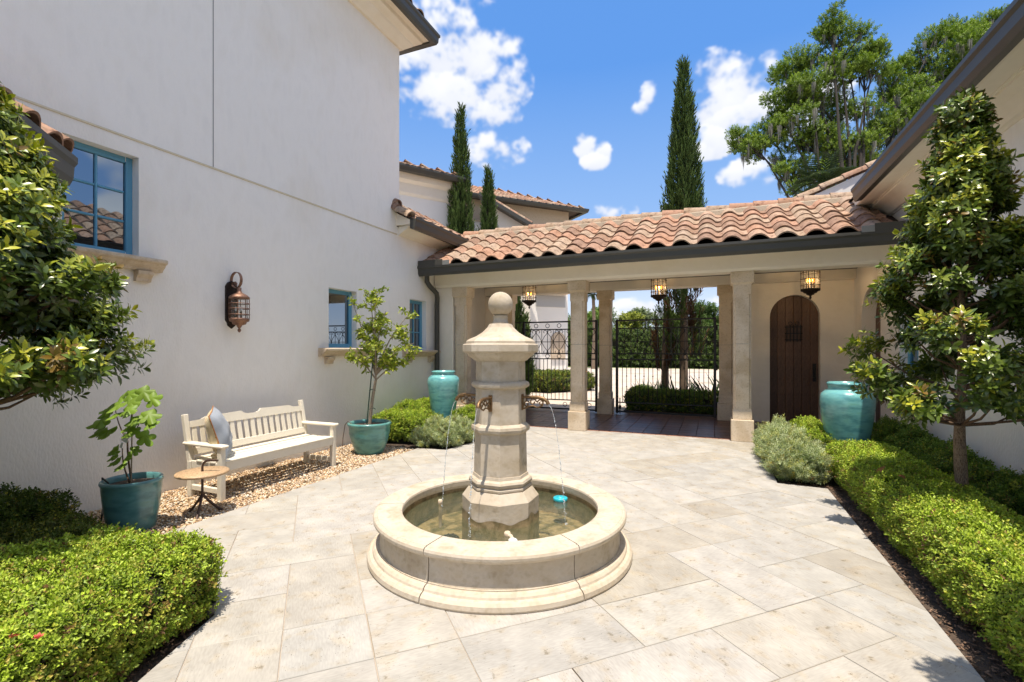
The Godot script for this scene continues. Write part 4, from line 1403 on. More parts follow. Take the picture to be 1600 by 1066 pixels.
func far_houses():
	var dA := Vector3(0.545, 0, -0.839).normalized()
	var h := thing("courtyard_house", "white house block with tiled roof behind the tall cypress", "house")
	house_shell(h, Vector3(-7.07, 0, -12.22), dA, 5.0, 4.5, 6.36, M.house_white, 0.32, 0.42)
	var st := begin()
	var back := Vector3(-dA.z, 0, dA.x)
	var p1 := Vector3(-7.07, 6.34, -12.22)
	sweep(st, [Vector2(-0.02, -0.62), Vector2(0.02, -0.62), Vector2(0.05, -0.55), Vector2(0.06, -0.30), Vector2(0.14, -0.22), Vector2(0.16, -0.02), Vector2(-0.02, -0.02)], [p1 - dA * 5.0, p1, p1 + Vector3(dA.z, 0, -dA.x) * 3.0] if Vector3.UP.cross(dA).dot(Vector3(1, 0, 0)) < 99 else [])
	obj(h, "cornice", st, M.trim)
	var dB := Vector3(0.678, 0, -0.735).normalized()
	var f := thing("motor_court_house", "far white house with carved tan frieze and long tiled roof", "house")
	house_shell(f, Vector3(-6.14, 0, -21.28), dB, 8.5, 6.0, 7.72, M.house_white, 0.6, 0.44, 0.85)
	var nrm := dB.cross(Vector3.UP)
	if nrm.z < 0: nrm = -nrm
	# window with a shaded hood, and an arched niche
	var b := Basis(dB, Vector3.UP, dB.cross(Vector3.UP))
	var wc := Vector3(-6.75, 3.62, -20.62)
	st = begin()
	box(st, wc + nrm * 0.02, Vector3(1.5, 0.50, 0.06), 0.01, b)
	obj(f, "window", st, M.shade_grey)
	st = begin()
	box(st, wc + Vector3(0, 0.36, 0) + nrm * 0.30, Vector3(1.6, 0.05, 0.65), 0.01, b)
	obj(f, "window_hood", st, M.house_tan)
	st = begin()
	var np := [Vector2(-0.36, 0), Vector2(0.36, 0)]
	for i in 11:
		var a := PI * i / 10
		np.append(Vector2(cos(a) * 0.36, 0.85 + sin(a) * 0.36))
	prism(st, np, 0.0, 0.08, 0.01)
	var nb := Basis(dB, nrm, Vector3.UP) if dB.cross(nrm).dot(Vector3.UP) > 0 else Basis(-dB, nrm, Vector3.UP)
	obj(f, "niche_door", st, M.house_tan, Transform3D(nb, Vector3(-6.5, 1.05, -20.90)))
	# lower gabled wing in front of it
	var gw := thing("gabled_wing", "low cream gable end with dark rake between the cypresses and frieze", "house wing")
	var q0 := Vector3(-7.9, 0, -16.3)
	var q1 := Vector3(-6.35, 0, -16.85)
	st = begin()
	var u := (q1 - q0).normalized()
	var bk := Vector3(u.z, 0, -u.x)
	if bk.z > 0: bk = -bk
	var prof := [q0 + Vector3.UP * 7.0, q1 + Vector3.UP * 5.98]
	var P0 := q0
	var P1 := q1
	quad(st, P0, P1, prof[1], prof[0])
	quad(st, P1, P1 + bk * 2.5, prof[1] + bk * 2.5, prof[1])
	quad(st, P0 + bk * 2.5, P0, prof[0], prof[0] + bk * 2.5)
	quad(st, P1 + bk * 2.5, P0 + bk * 2.5, prof[0] + bk * 2.5, prof[1] + bk * 2.5)
	quad(st, prof[0], prof[1], prof[1] + bk * 2.5, prof[0] + bk * 2.5)
	obj(gw, "wall", st, M.stucco_cream)
	st = begin()
	var r0: Vector3 = prof[0] - u * 0.2 + Vector3.UP * 0.22
	var r1: Vector3 = prof[1] + u * 0.32 + Vector3.DOWN * 0.10
	var sl := (r1 - r0).normalized()
	var nn := u.cross(Vector3.UP)
	var rb := Basis(sl, bk.cross(sl).normalized() * (1.0 if bk.cross(sl).y > 0 else -1.0), bk if bk.cross(sl).y < 0 else -bk)
	box(st, (r0 + r1) / 2 + bk * 1.05, Vector3((r1 - r0).length(), 0.14, 2.9), 0.01, rb)
	obj(gw, "roof", st, M.gutter)
	var bm := barrel_mesh(0.10, 0.09, 0.36)
	var L := (r1 - r0).length()
	for i in int(L / 0.32):
		var bb := Basis(rb.y.cross(sl), rb.y, sl)
		put(gw, "rake_tile", bm, M.roof_tile[i % 7], Transform3D(bb, r0 + sl * (0.32 * (i + 1)) + rb.y * 0.06 - bk * 0.25))

# ---------------------------------------------------------------- iron gates
func scroll_pts(sx: float, sy: float, h: float, w: float) -> Array:
	# from the centre node out to a corner, then curling back in
	var pts := [Vector3(0, 0, 0), Vector3(sx * w * 0.45, sy * h * 0.42, 0)]
	var c := Vector3(sx * w * 0.56, sy * h * 0.80, 0)
	var r := w * 0.42
	for i in 13:
		var a := -0.65 + i * 0.40
		var rr := r * (1.0 - i * 0.052)
		pts.append(c + Vector3(sx * cos(a) * rr, sy * sin(a) * rr, 0))
	return pts

func gate(called_label: String, x0: float, x1: float, z: float, thick: float, hinge_left: bool):
	var g := thing("iron_gate", called_label, "gate", Vector3(x0, 0, z), 0.0, "iron gates closing the back of the loggia")
	var w := x1 - x0
	var st := begin()
	for x in [thick / 2, w - thick / 2]:
		box(st, Vector3(x, 1.10, 0), Vector3(thick, 2.14, thick), 0.004)
	obj(g, "stile", st, M.iron)
	for y in [2.145, 1.965, 1.665, 1.385, 1.255, 0.275, 0.065]:
		st = begin()
		var t := 0.034 if y in [2.145, 0.065] else (0.016 if y == 1.665 else 0.026)
		box(st, Vector3(w / 2, y, 0), Vector3(w - 2 * thick, t, 0.022 if t < 0.03 else 0.034), 0.003)
		obj(g, "rail", st, M.iron)
	var n: int = max(2, roundi((w - 2 * thick) / 0.272))
	var m := (w - 2 * thick) / n
	var arms := []
	for sx in [-1.0, 1.0]:
		for sy in [-1.0, 1.0]:
			st = begin()
			tube(st, scroll_pts(sx, sy, 0.295, m / 2), 0.0075, 5)
			arms.append(done(st))
	st = begin()
	var rp := []
	for i in 17: rp.append(Vector3(cos(TAU * i / 16), sin(TAU * i / 16), 0) * 0.048)
	tube(st, rp, 0.0075, 5, false)
	var ring := done(st)
	st = begin()
	ball(st, Vector3.ZERO, Vector3(0.02, 0.026, 0.018), 5, 8)
	var boss := done(st)
	st = begin()
	tube(st, [Vector3(0, 1.385, 0), Vector3(0, 1.965, 0)], 0.0075, 5)
	var bar := done(st)
	for i in n + 1:
		var x := thick + m * i
		if i > 0 and i < n:
			put(g, "upright", bar, M.iron, Transform3D(Basis(), Vector3(x, 0, 0)))
			put(g, "ring", ring, M.iron, Transform3D(Basis(), Vector3(x, 2.055, 0)))
			put(g, "ring", ring, M.iron, Transform3D(Basis(), Vector3(x, 1.32, 0)))
		if i < n:
			var xc := x + m / 2
			put(g, "upright", bar, M.iron, Transform3D(Basis(), Vector3(xc, 0, 0)))
			put(g, "boss", boss, M.iron, Transform3D(Basis(), Vector3(xc, 1.665, 0)))
			for a in arms: put(g, "scroll", a, M.iron, Transform3D(Basis(), Vector3(xc, 1.665, 0.004)))
			if i % 2 == 1: put(g, "ring", ring, M.iron, Transform3D(Basis(), Vector3(xc, 0.17, 0)))
	st = begin()
	tube(st, [Vector3(0, 0.275, 0), Vector3(0, 1.255, 0)], 0.0078, 6)
	var picket := done(st)
	st = begin()
	tube(st, [Vector3(0, 0.275, 0), Vector3(0, 0.62, 0), Vector3(0, 0.64, 0), Vector3(0, 0.66, 0), Vector3(0, 0.86, 0), Vector3(0, 0.88, 0), Vector3(0, 0.90, 0), Vector3(0, 1.255, 0)], [0.0078, 0.0078, 0.017, 0.0078, 0.0078, 0.017, 0.0078, 0.0078], 6)
	var knotted := done(st)
	var k := roundi((w - 2 * thick) / 0.098)
	for i in range(1, k):
		put(g, "picket", knotted if i % 2 == 0 else picket, M.iron, Transform3D(Basis(), Vector3(thick + (w - 2 * thick) * i / k, 0, 0)))
	st = begin()
	for y in [0.3, 1.1, 1.95]:
		tube(st, [Vector3(-0.012 if hinge_left else w + 0.012, y - 0.06, 0), Vector3(-0.012 if hinge_left else w + 0.012, y + 0.06, 0)], 0.016, 8)
	obj(g, "hinge", st, M.iron)
	if not hinge_left:
		st = begin()
		tube(st, [Vector3(0.10, 0.02, 0.03), Vector3(0.10, 0.36, 0.03), Vector3(0.10, 0.38, 0.03)], 0.012, 8)
		box(st, Vector3(0.10, 0.17, 0.028), Vector3(0.06, 0.08, 0.03), 0.004)
		obj(g, "drop_bolt", st, M.iron)

func gates():
	gate("black iron scroll gate seen just right of the fountain ball, before the white house", -4.36, -2.49, -11.12, 0.055, true)
	gate("black iron scroll gate before the planted bed and cypress, between the two right back columns", -2.07, 0.055, -11.12, 0.055, false)
	var p := thing("iron_side_gate", "narrow fixed black iron panel beside the loggia pier, behind the fountain column", "gate", Vector3(-4.57, 0, -11.12))
	var st := begin()
	for y in [2.145, 1.665, 1.255, 0.275, 0.065]:
		box(st, Vector3(0.095, y, 0), Vector3(0.18, 0.026, 0.022), 0.003)
	obj(p, "rail", st, M.iron)
	for i in 2:
		st = begin()
		tube(st, [Vector3(0.05 + 0.09 * i, 0.05, 0), Vector3(0.05 + 0.09 * i, 2.14, 0)], 0.0078, 6)
		obj(p, "picket", st, M.iron)

# ---------------------------------------------------------------- lanterns
func lanterns():
	var labels := ["small lit cage lantern hanging above the fountain ball", "lit cage lantern hanging between the two back columns in front of the cypress", "lit cage lantern hanging over the arched door facing the courtyard"]
	var at := [Vector3(-3.73, 0, -9.9), Vector3(-1.0, 0, -9.9), Vector3(1.58, 0, -9.9)]
	for q in 3:
		var t := thing("hanging_lantern", labels[q], "lantern", Vector3(at[q].x, 2.37, at[q].z), 0.3 * q, "lit cage lanterns under the loggia ceiling")
		var r := 0.145
		var st := begin()
		lathe(st, [Vector2(0.0, 0.0), Vector2(0.012, 0.01), Vector2(0.022, 0.035), Vector2(0.012, 0.06), Vector2(0.03, 0.075), Vector2(0.06, 0.085), Vector2(0.065, 0.105), Vector2(0.10, 0.115), Vector2(0.115, 0.14), Vector2(0.15, 0.15), Vector2(0.155, 0.185), Vector2(0.13, 0.19), Vector2(0.0, 0.19)], 20)
		obj(t, "base_pan", st, M.copper_dark)
		for i in 10:
			st = begin()
			var a := TAU * i / 10
			tube(st, [Vector3(cos(a) * r, 0.18, sin(a) * r), Vector3(cos(a) * r, 0.60, sin(a) * r)], 0.0055, 5)
			obj(t, "cage_bar", st, M.copper_dark)
		for y in [0.25, 0.36, 0.47, 0.585]:
			st = begin()
			var pts := []
			for i in 21: pts.append(Vector3(cos(TAU * i / 20) * (r + 0.006), y, sin(TAU * i / 20) * (r + 0.006)))
			tube(st, pts, 0.006, 5, false)
			obj(t, "cage_ring", st, M.copper_dark)
		st = begin()
		lathe(st, [Vector2(r - 0.012, 0.19), Vector2(r - 0.012, 0.58)], 20)
		obj(t, "glass", st, M.seeded)
		st = begin()
		lathe(st, [Vector2(0.0, 0.70), Vector2(0.03, 0.69), Vector2(0.06, 0.64), Vector2(0.15, 0.615), Vector2(0.16, 0.59), Vector2(0.0, 0.59)], 20)
		tube(st, [Vector3(0, 0.68, 0), Vector3(0, 0.745, 0)], 0.012, 6)
		obj(t, "cap", st, M.copper_dark)
		for i in 4:
			var c := Vector3(cos(TAU * i / 4 + 0.4), 0, sin(TAU * i / 4 + 0.4)) * 0.055
			st = begin()
			tube(st, [c + Vector3(0, 0.19, 0), c + Vector3(0, 0.30, 0)], 0.011, 8)
			obj(t, "candle_sleeve", st, M.candle)
			st = begin()
			ball(st, c + Vector3(0, 0.34, 0), Vector3(0.015, 0.038, 0.015), 6, 8)
			var bulb := obj(t, "bulb", st, M.flame)
			if i == 0:
				var l := OmniLight3D.new()
				l.name = "lamp_light"
				l.light_color = Color(1.0, 0.84, 0.62)
				l.light_energy = 0.13
				l.light_size = 0.015
				l.omni_range = 12.0
				l.omni_attenuation = 2.0
				l.shadow_enabled = true
				l.position = c + Vector3(0, 0.34, 0)
				t.add_child(l)
	# copper wall lantern
	var t := thing("wall_lantern", "aged copper cage lantern with ring handle on the white wall above the bench", "lantern", Vector3(LX, 1.69, -4.02))
	var st := begin()
	var back := [Vector2(-0.075, 0.10), Vector2(-0.05, 0.06), Vector2(-0.045, 0.035), Vector2(0, 0.0), Vector2(0.045, 0.035), Vector2(0.05, 0.06), Vector2(0.075, 0.10), Vector2(0.075, 0.50), Vector2(0.05, 0.545), Vector2(0.0, 0.57), Vector2(-0.05, 0.545), Vector2(-0.075, 0.50)]
	prism(st, back.map(func(p): return Vector2(p.x, -p.y)), 0.0, 0.025, 0.005)
	obj(t, "back_plate", st, M.copper_dark, Transform3D(Basis(Vector3(0, 0, -1), Vector3(1, 0, 0), Vector3(0, -1, 0)), Vector3(0, 0.05, 0)))
	var c := Vector3(0.145, 0, 0)
	st = begin()
	lathe(st, [Vector2(0, 0.0), Vector2(0.014, 0.012), Vector2(0.02, 0.03), Vector2(0.01, 0.05), Vector2(0.024, 0.07), Vector2(0.03, 0.085), Vector2(0.07, 0.10), Vector2(0.08, 0.125), Vector2(0.105, 0.135), Vector2(0.108, 0.17), Vector2(0.0, 0.17)], 20, true, c)
	obj(t, "base_pan", st, M.copper)
	st = begin()
	lathe(st, [Vector2(0.0, 0.40), Vector2(0.11, 0.40), Vector2(0.112, 0.42), Vector2(0.085, 0.445), Vector2(0.06, 0.46), Vector2(0.035, 0.47), Vector2(0.022, 0.50), Vector2(0.024, 0.53), Vector2(0.0, 0.54)], 20, true, c)
	obj(t, "cap", st, M.copper)
	for i in 8:
		st = begin()
		var a := TAU * i / 8
		tube(st, [c + Vector3(cos(a) * 0.105, 0.15, sin(a) * 0.105), c + Vector3(cos(a) * 0.105, 0.41, sin(a) * 0.105)], 0.005, 5)
		obj(t, "cage_bar", st, M.copper)
	for y in [0.215, 0.285, 0.345]:
		st = begin()
		var pts := []
		for i in 21: pts.append(c + Vector3(cos(TAU * i / 20) * 0.11, y, sin(TAU * i / 20) * 0.11))
		tube(st, pts, 0.005, 5, false)
		obj(t, "cage_ring", st, M.copper)
	st = begin()
	lathe(st, [Vector2(0.09, 0.17), Vector2(0.09, 0.40)], 20, true, c)
	obj(t, "glass", st, M.seeded)
	for i in 3:
		var p := c + Vector3(cos(TAU * i / 3), 0, sin(TAU * i / 3)) * 0.035
		st = begin()
		tube(st, [p + Vector3(0, 0.17, 0), p + Vector3(0, 0.25, 0)], 0.009, 8)
		obj(t, "candle_sleeve", st, M.candle)
		st = begin()
		ball(st, p + Vector3(0, 0.28, 0), Vector3(0.011, 0.03, 0.011), 6, 8)
		obj(t, "bulb", st, M.white_plastic)
	# flat strap bent into a ring above the cap
	st = begin()
	var rp := []
	for i in 19:
		var a := -PI / 2 + 0.35 + (TAU - 0.35) * i / 18
		rp.append(Vector3(0.095 + cos(a) * 0.085, 0.625 + sin(a) * 0.095, 0))
	for i in 18:
		var p: Vector3 = rp[i]
		var q: Vector3 = rp[i + 1]
		var d := (q - p).normalized()
		var nrm := Vector3(-d.y, d.x, 0)
		box(st, (p + q) / 2, Vector3((q - p).length() + 0.004, 0.006, 0.036), 0.0015, Basis(d, nrm, d.cross(nrm)))
	tube(st, [Vector3(0.0, 0.52, 0), Vector3(0.03, 0.60, 0), Vector3(0.08, 0.60, 0), Vector3(0.10, 0.56, 0)], 0.011, 8)
	ball(st, Vector3(0.085, 0.585, 0), Vector3(0.018, 0.018, 0.018), 6, 8)
	obj(t, "ring_handle", st, M.copper)

# ---------------------------------------------------------------- fountain
func octa(st: SurfaceTool, prof: Array):
	var k := 1.0 / cos(PI / 8)
	lathe(st, prof.map(func(p): return Vector2(p.x * k, p.y)), 8, false, Vector3.ZERO, PI / 8)

func arc_seg(st: SurfaceTool, prof: Array, a0: float, a1: float, n: int):
	# closed profile turned through part of a circle, with its two ends closed
	var p := prof.duplicate()
	if area2(p) < 0: p.reverse()
	p.reverse()
	st.set_smooth_group(-1)
	var m := p.size()
	for k in n:
		var t0 := lerpf(a0, a1, float(k) / n)
		var t1 := lerpf(a0, a1, float(k + 1) / n)
		for i in m:
			var u: Vector2 = p[i]
			var v: Vector2 = p[(i + 1) % m]
			st.set_smooth_group(10 + i)
			quad(st, Vector3(cos(t0) * u.x, u.y, sin(t0) * u.x), Vector3(cos(t1) * u.x, u.y, sin(t1) * u.x), Vector3(cos(t1) * v.x, v.y, sin(t1) * v.x), Vector3(cos(t0) * v.x, v.y, sin(t0) * v.x))
	st.set_smooth_group(-1)
	var idx := Geometry2D.triangulate_polygon(PackedVector2Array(p))
	for t in [a0, a1]:
		for k in range(0, idx.size(), 3):
			var q := []
			for e in 3: q.append(Vector3(cos(t) * p[idx[k + e]].x, p[idx[k + e]].y, sin(t) * p[idx[k + e]].x))
			tri(st, q[0], q[1], q[2])

const FC := Vector3(-1.505, 0, -3.37)

func fountain():
	var f := thing("fountain", "octagonal cast stone fountain column with ball top in a round basin", "fountain", FC)
	# basin ring in five stones: foot moulding, wall, coping
	var joints := [0.62, 1.66, 2.72, 4.2, 5.6]
	for i in 5:
		var a0: float = joints[i] + 0.004
		var a1: float = (joints[(i + 1) % 5] + (TAU if i == 4 else 0.0)) - 0.004
		var n := 18
		var st := begin()
		arc_seg(st, [Vector2(0.80, 0.0), Vector2(0.975, 0.0), Vector2(0.982, 0.015), Vector2(0.978, 0.04), Vector2(0.962, 0.056), Vector2(0.943, 0.062), Vector2(0.938, 0.075), Vector2(0.925, 0.088), Vector2(0.905, 0.092), Vector2(0.905, 0.10), Vector2(0.80, 0.10)], a0, a1, n)
		obj(f, "foot_moulding", st, M.fountain)
		st = begin()
		arc_seg(st, [Vector2(0.772, 0.02), Vector2(0.80, 0.02), Vector2(0.80, 0.1005), Vector2(0.895, 0.1005), Vector2(0.890, 0.13), Vector2(0.888, 0.2), Vector2(0.89, 0.25), Vector2(0.772, 0.25)], a0, a1, n)
		obj(f, "basin_wall", st, M.fountain)
		st = begin()
		arc_seg(st, [Vector2(0.745, 0.2505), Vector2(0.905, 0.2505), Vector2(0.912, 0.26), Vector2(0.928, 0.264), Vector2(0.938, 0.278), Vector2(0.940, 0.294), Vector2(0.934, 0.309), Vector2(0.922, 0.317), Vector2(0.914, 0.315), Vector2(0.908, 0.320), Vector2(0.750, 0.324), Vector2(0.736, 0.318), Vector2(0.732, 0.305), Vector2(0.736, 0.27)], a0, a1, n)
		obj(f, "coping_stone", st, M.fountain)
	var st := begin()
	lathe(st, [Vector2(0.7705, 0.236), Vector2(0.7705, 0.03)], 60)
	obj(f, "basin_lining", st, M.fountain_wet)
	st = begin()
	lathe(st, [Vector2(0.90, 0.031), Vector2(0.0, 0.031)], 48)
	obj(f, "basin_floor", st, M.basin_floor)
	# column, from the bottom
	st = begin()
	# the damp foot of the plinth, with a ragged upper edge on every face
	var ap := 0.2725
	var wet := FastNoiseLite.new()
	wet.frequency = 0.03
	wet.fractal_octaves = 2
	wet.seed = 3
	for k in 8:
		var a := TAU * k / 8
		var nn := Vector3(cos(a), 0, sin(a))
		var tt := Vector3(-sin(a), 0, cos(a))
		var hw := ap * tan(PI / 8)
		var last := 0.0
		for j in 24:
			var h0: float = 0.262 + wet.get_noise_2d(k * 24 + j, 0) * 0.07
			var h1: float = 0.262 + wet.get_noise_2d(k * 24 + j + 1, 0) * 0.07
			var p0 := nn * ap + tt * lerpf(-hw, hw, j / 24.0)
			var p1 := nn * ap + tt * lerpf(-hw, hw, (j + 1) / 24.0)
			quad(st, p0 + Vector3.UP * 0.03, p0 + Vector3.UP * h0, p1 + Vector3.UP * h1, p1 + Vector3.UP * 0.03)
	obj(f, "wet_plinth", st, M.fountain_wet)
	st = begin()
	octa(st, [Vector2(0.268, 0.03), Vector2(0.268, 0.27), Vector2(0.271, 0.385), Vector2(0.266, 0.393), Vector2(0.225, 0.452), Vector2(0.0, 0.452)])
	obj(f, "plinth", st, M.fountain)
	st = begin()
	octa(st, [Vector2(0.214, 0.452), Vector2(0.222, 0.462), Vector2(0.222, 0.474), Vector2(0.210, 0.484), Vector2(0.222, 0.495), Vector2(0.226, 0.512), Vector2(0.218, 0.528), Vector2(0.198, 0.538), Vector2(0.194, 0.56), Vector2(0.0, 0.56)])
	obj(f, "base_moulding", st, M.fountain)
	st = begin()
	octa(st, [Vector2(0.188, 0.55), Vector2(0.182, 0.868)])
	obj(f, "lower_drum", st, M.fountain)
	st = begin()
	octa(st, [Vector2(0.181, 0.862), Vector2(0.19, 0.872), Vector2(0.204, 0.882), Vector2(0.208, 0.90), Vector2(0.204, 0.92), Vector2(0.188, 0.934), Vector2(0.180, 0.94)])
	obj(f, "band_moulding", st, M.fountain)
	st = begin()
	octa(st, [Vector2(0.179, 0.93), Vector2(0.176, 1.205)])
	obj(f, "upper_drum", st, M.fountain)
	st = begin()
	octa(st, [Vector2(0.176, 1.198), Vector2(0.19, 1.206), Vector2(0.203, 1.215), Vector2(0.206, 1.23), Vector2(0.20, 1.245), Vector2(0.18, 1.256)])
	obj(f, "band_moulding", st, M.fountain)
	st = begin()
	octa(st, [Vector2(0.176, 1.25), Vector2(0.173, 1.42)])
	obj(f, "neck_drum", st, M.fountain)
	st = begin()
	octa(st, [Vector2(0.172, 1.405), Vector2(0.188, 1.412), Vector2(0.20, 1.425), Vector2(0.225, 1.445), Vector2(0.235, 1.458), Vector2(0.24, 1.470), Vector2(0.262, 1.474), Vector2(0.268, 1.482), Vector2(0.268, 1.528), Vector2(0.262, 1.536), Vector2(0.246, 1.538), Vector2(0.244, 1.556), Vector2(0.225, 1.572), Vector2(0.175, 1.594), Vector2(0.13, 1.624), Vector2(0.095, 1.66), Vector2(0.078, 1.690), Vector2(0.0, 1.695)])
	obj(f, "cap", st, M.fountain)
	st = begin()
	lathe(st, [Vector2(0.060, 1.69), Vector2(0.060, 1.705), Vector2(0.054, 1.712), Vector2(0.054, 1.742), Vector2(0.060, 1.752), Vector2(0.0, 1.756)], 16)
	obj(f, "neck", st, M.fountain)
	st = begin()
	ball(st, Vector3(0, 1.84, 0), Vector3(0.095, 0.095, 0.095), 16, 28)
	obj(f, "ball", st, M.fountain)
	# four scrolled spouts
	for q in 4:
		st = begin()
		tube(st, [Vector3(0.17, 1.135, 0), Vector3(0.23, 1.14, 0), Vector3(0.30, 1.14, 0), Vector3(0.345, 1.132, 0), Vector3(0.375, 1.112, 0), Vector3(0.385, 1.09, 0)], [0.010, 0.010, 0.0125, 0.013, 0.014, 0.015], 9)
		box(st, Vector3(0.182, 1.10, 0), Vector3(0.012, 0.12, 0.03), 0.003)
		for s in [[0.265, 1.103, 0.024, 0.0, 1.0], [0.325, 1.10, 0.022, PI, -1.0], [0.215, 1.085, 0.022, 0.5, 1.0]]:
			var pts := []
			for i in 15:
				var a: float = s[3] + s[4] * i * 0.48
				var rr: float = s[2] * (1.15 - i * 0.055)
				pts.append(Vector3(s[0] + cos(a) * rr, s[1] + sin(a) * rr, 0))
			tube(st, pts, 0.0055, 6)
		tube(st, [Vector3(0.345, 1.12, 0), Vector3(0.34, 1.08, 0), Vector3(0.30, 1.062, 0), Vector3(0.265, 1.075, 0), Vector3(0.235, 1.07, 0), Vector3(0.19, 1.05, 0)], 0.006, 6)
		obj(f, "spout", st, M.bronze, Transform3D(Basis(Vector3.UP, -PI / 2 * q), Vector3.ZERO))
	# water in the basin
	st = begin()
	lathe(st, [Vector2(0.775, 0.215), Vector2(0.0, 0.2151)], 56)
	var w := obj(self, "fountain_water", st, M.water, Transform3D(Basis(), FC))
	tag(w, "clear shallow water lying in the round fountain basin", "water")
	# falling streams
	var names := ["thin stream of water falling right of the column onto the blue float", "thin stream of water falling down the front of the column", "thin stream of water falling from the left spout before the urn"]
	var dirs := [0.0, PI / 2, PI]
	var beads := begin()
	ball(beads, Vector3.ZERO, Vector3.ONE, 5, 7)
	var bead := done(beads)
	for q in 3:
		var t := thing("water_stream", names[q], "water", FC)
		var d := Vector3(cos(dirs[q]), 0, sin(dirs[q]))
		var pts := []
		var rad := []
		for i in 60:
			var u := i / 59.0
			var drop := u * 0.865
			var reach := 0.387 + 0.13 * sqrt(u)
			var p := d * reach + Vector3(0, 1.085 - drop, 0) + Vector3(rng.randf_range(-1, 1), 0, rng.randf_range(-1, 1)) * 0.003 * u
			pts.append(p)
			rad.append((0.0021 * (1.0 - 0.5 * u)) * rng.randf_range(0.35, 1.25))
		st = begin()
		tube(st, pts, rad, 6)
		obj(t, "stream", st, M.drop)
		var xs := []
		var cs := []
		for i in 70:
			var u := rng.randf() ** 0.6
			var s := rng.randf_range(0.002, 0.0042)
			xs.append(Transform3D(Basis.from_scale(Vector3(s, s * 1.5, s)), d * (0.387 + 0.13 * sqrt(u)) + Vector3(rng.randf_range(-1, 1) * 0.008 * u, 1.085 - u * 0.862, rng.randf_range(-1, 1) * 0.008 * u)))
			cs.append(gy(1.0))
		many(t, "droplets", bead, M.drop, xs, cs)
	# things in the water
	var fl := thing("chlorine_float", "round turquoise plastic float on the fountain water under the right stream", "pool float", Vector3(-1.19, 0.2, -3.90))
	st = begin()
	lathe(st, [Vector2(0.0, 0.022), Vector2(0.055, 0.022), Vector2(0.06, 0.028), Vector2(0.06, 0.045), Vector2(0.055, 0.05), Vector2(0.03, 0.046), Vector2(0.026, 0.056), Vector2(0.0, 0.056)], 28)
	obj(fl, "disc", st, M.float_blue)
	st = begin()
	lathe(st, [Vector2(0.0, -0.03), Vector2(0.05, -0.03), Vector2(0.052, 0.021), Vector2(0.0, 0.021)], 24)
	obj(fl, "tablet_chamber", st, M.clear_plastic)
	var a := thing("pipe_fitting", "small cream pipe cap standing out of the water left of the column", "pipe fitting", Vector3(-2.08, 0.0, -3.44))
	st = begin()
	lathe(st, [Vector2(0.014, 0.03), Vector2(0.014, 0.215), Vector2(0.019, 0.218), Vector2(0.019, 0.25), Vector2(0.013, 0.256), Vector2(0.0, 0.256)], 12)
	obj(a, "pipe", st, M.sill)
	var b := thing("pipe_valve", "cream pipe elbow lying at the front of the column foot in water", "pipe fitting", Vector3(-1.31, 0.22, -3.05))
	st = begin()
	lathe(st, [Vector2(0.0, -0.02), Vector2(0.022, -0.018), Vector2(0.024, 0.01), Vector2(0.018, 0.02), Vector2(0.0, 0.022)], 12)
	tube(st, [Vector3(0, 0, 0), Vector3(0.035, 0.0, 0.02), Vector3(0.05, -0.02, 0.03)], 0.014, 8)
	obj(b, "elbow", st, M.sill)
	var e := thing("white_float", "small white plastic float touching the near rim of the basin water", "float", Vector3(-1.235, 0.215, -2.97))
	st = begin()
	ball(st, Vector3.ZERO, Vector3(0.034, 0.022, 0.026), 8, 12)
	obj(e, "shell", st, M.white_plastic)
	var dr := thing("basin_drain", "dark round drain grate under the water left of the column", "drain", Vector3(-1.86, 0.033, -3.22))
	st = begin()
	lathe(st, [Vector2(0.07, 0.0), Vector2(0.07, 0.02), Vector2(0.055, 0.03), Vector2(0.0, 0.03)], 20)
	obj(dr, "rim", st, M.black_plastic)
	for i in 8:
		st = begin()
		box(st, Vector3(0.03, 0.034, 0), Vector3(0.04, 0.008, 0.008), 0.002)
		obj(dr, "rib", st, M.black_plastic, Transform3D(Basis(Vector3.UP, TAU * i / 8), Vector3.ZERO))

# ---------------------------------------------------------------- hedges
func lump(p: Vector3, f: float) -> float:
	return sin(p.x * f * 1.7 + p.z * f * 0.6) * 0.5 + sin(p.z * f * 1.3 - p.x * f * 0.9 + 1.7) * 0.5

func edge_dist(q: Vector2, poly: Array) -> float:
	var best := 1e9
	for i in poly.size():
		var c := Geometry2D.get_closest_point_to_segment(q, poly[i], poly[(i + 1) % poly.size()])
		best = min(best, c.distance_to(q))
	return best

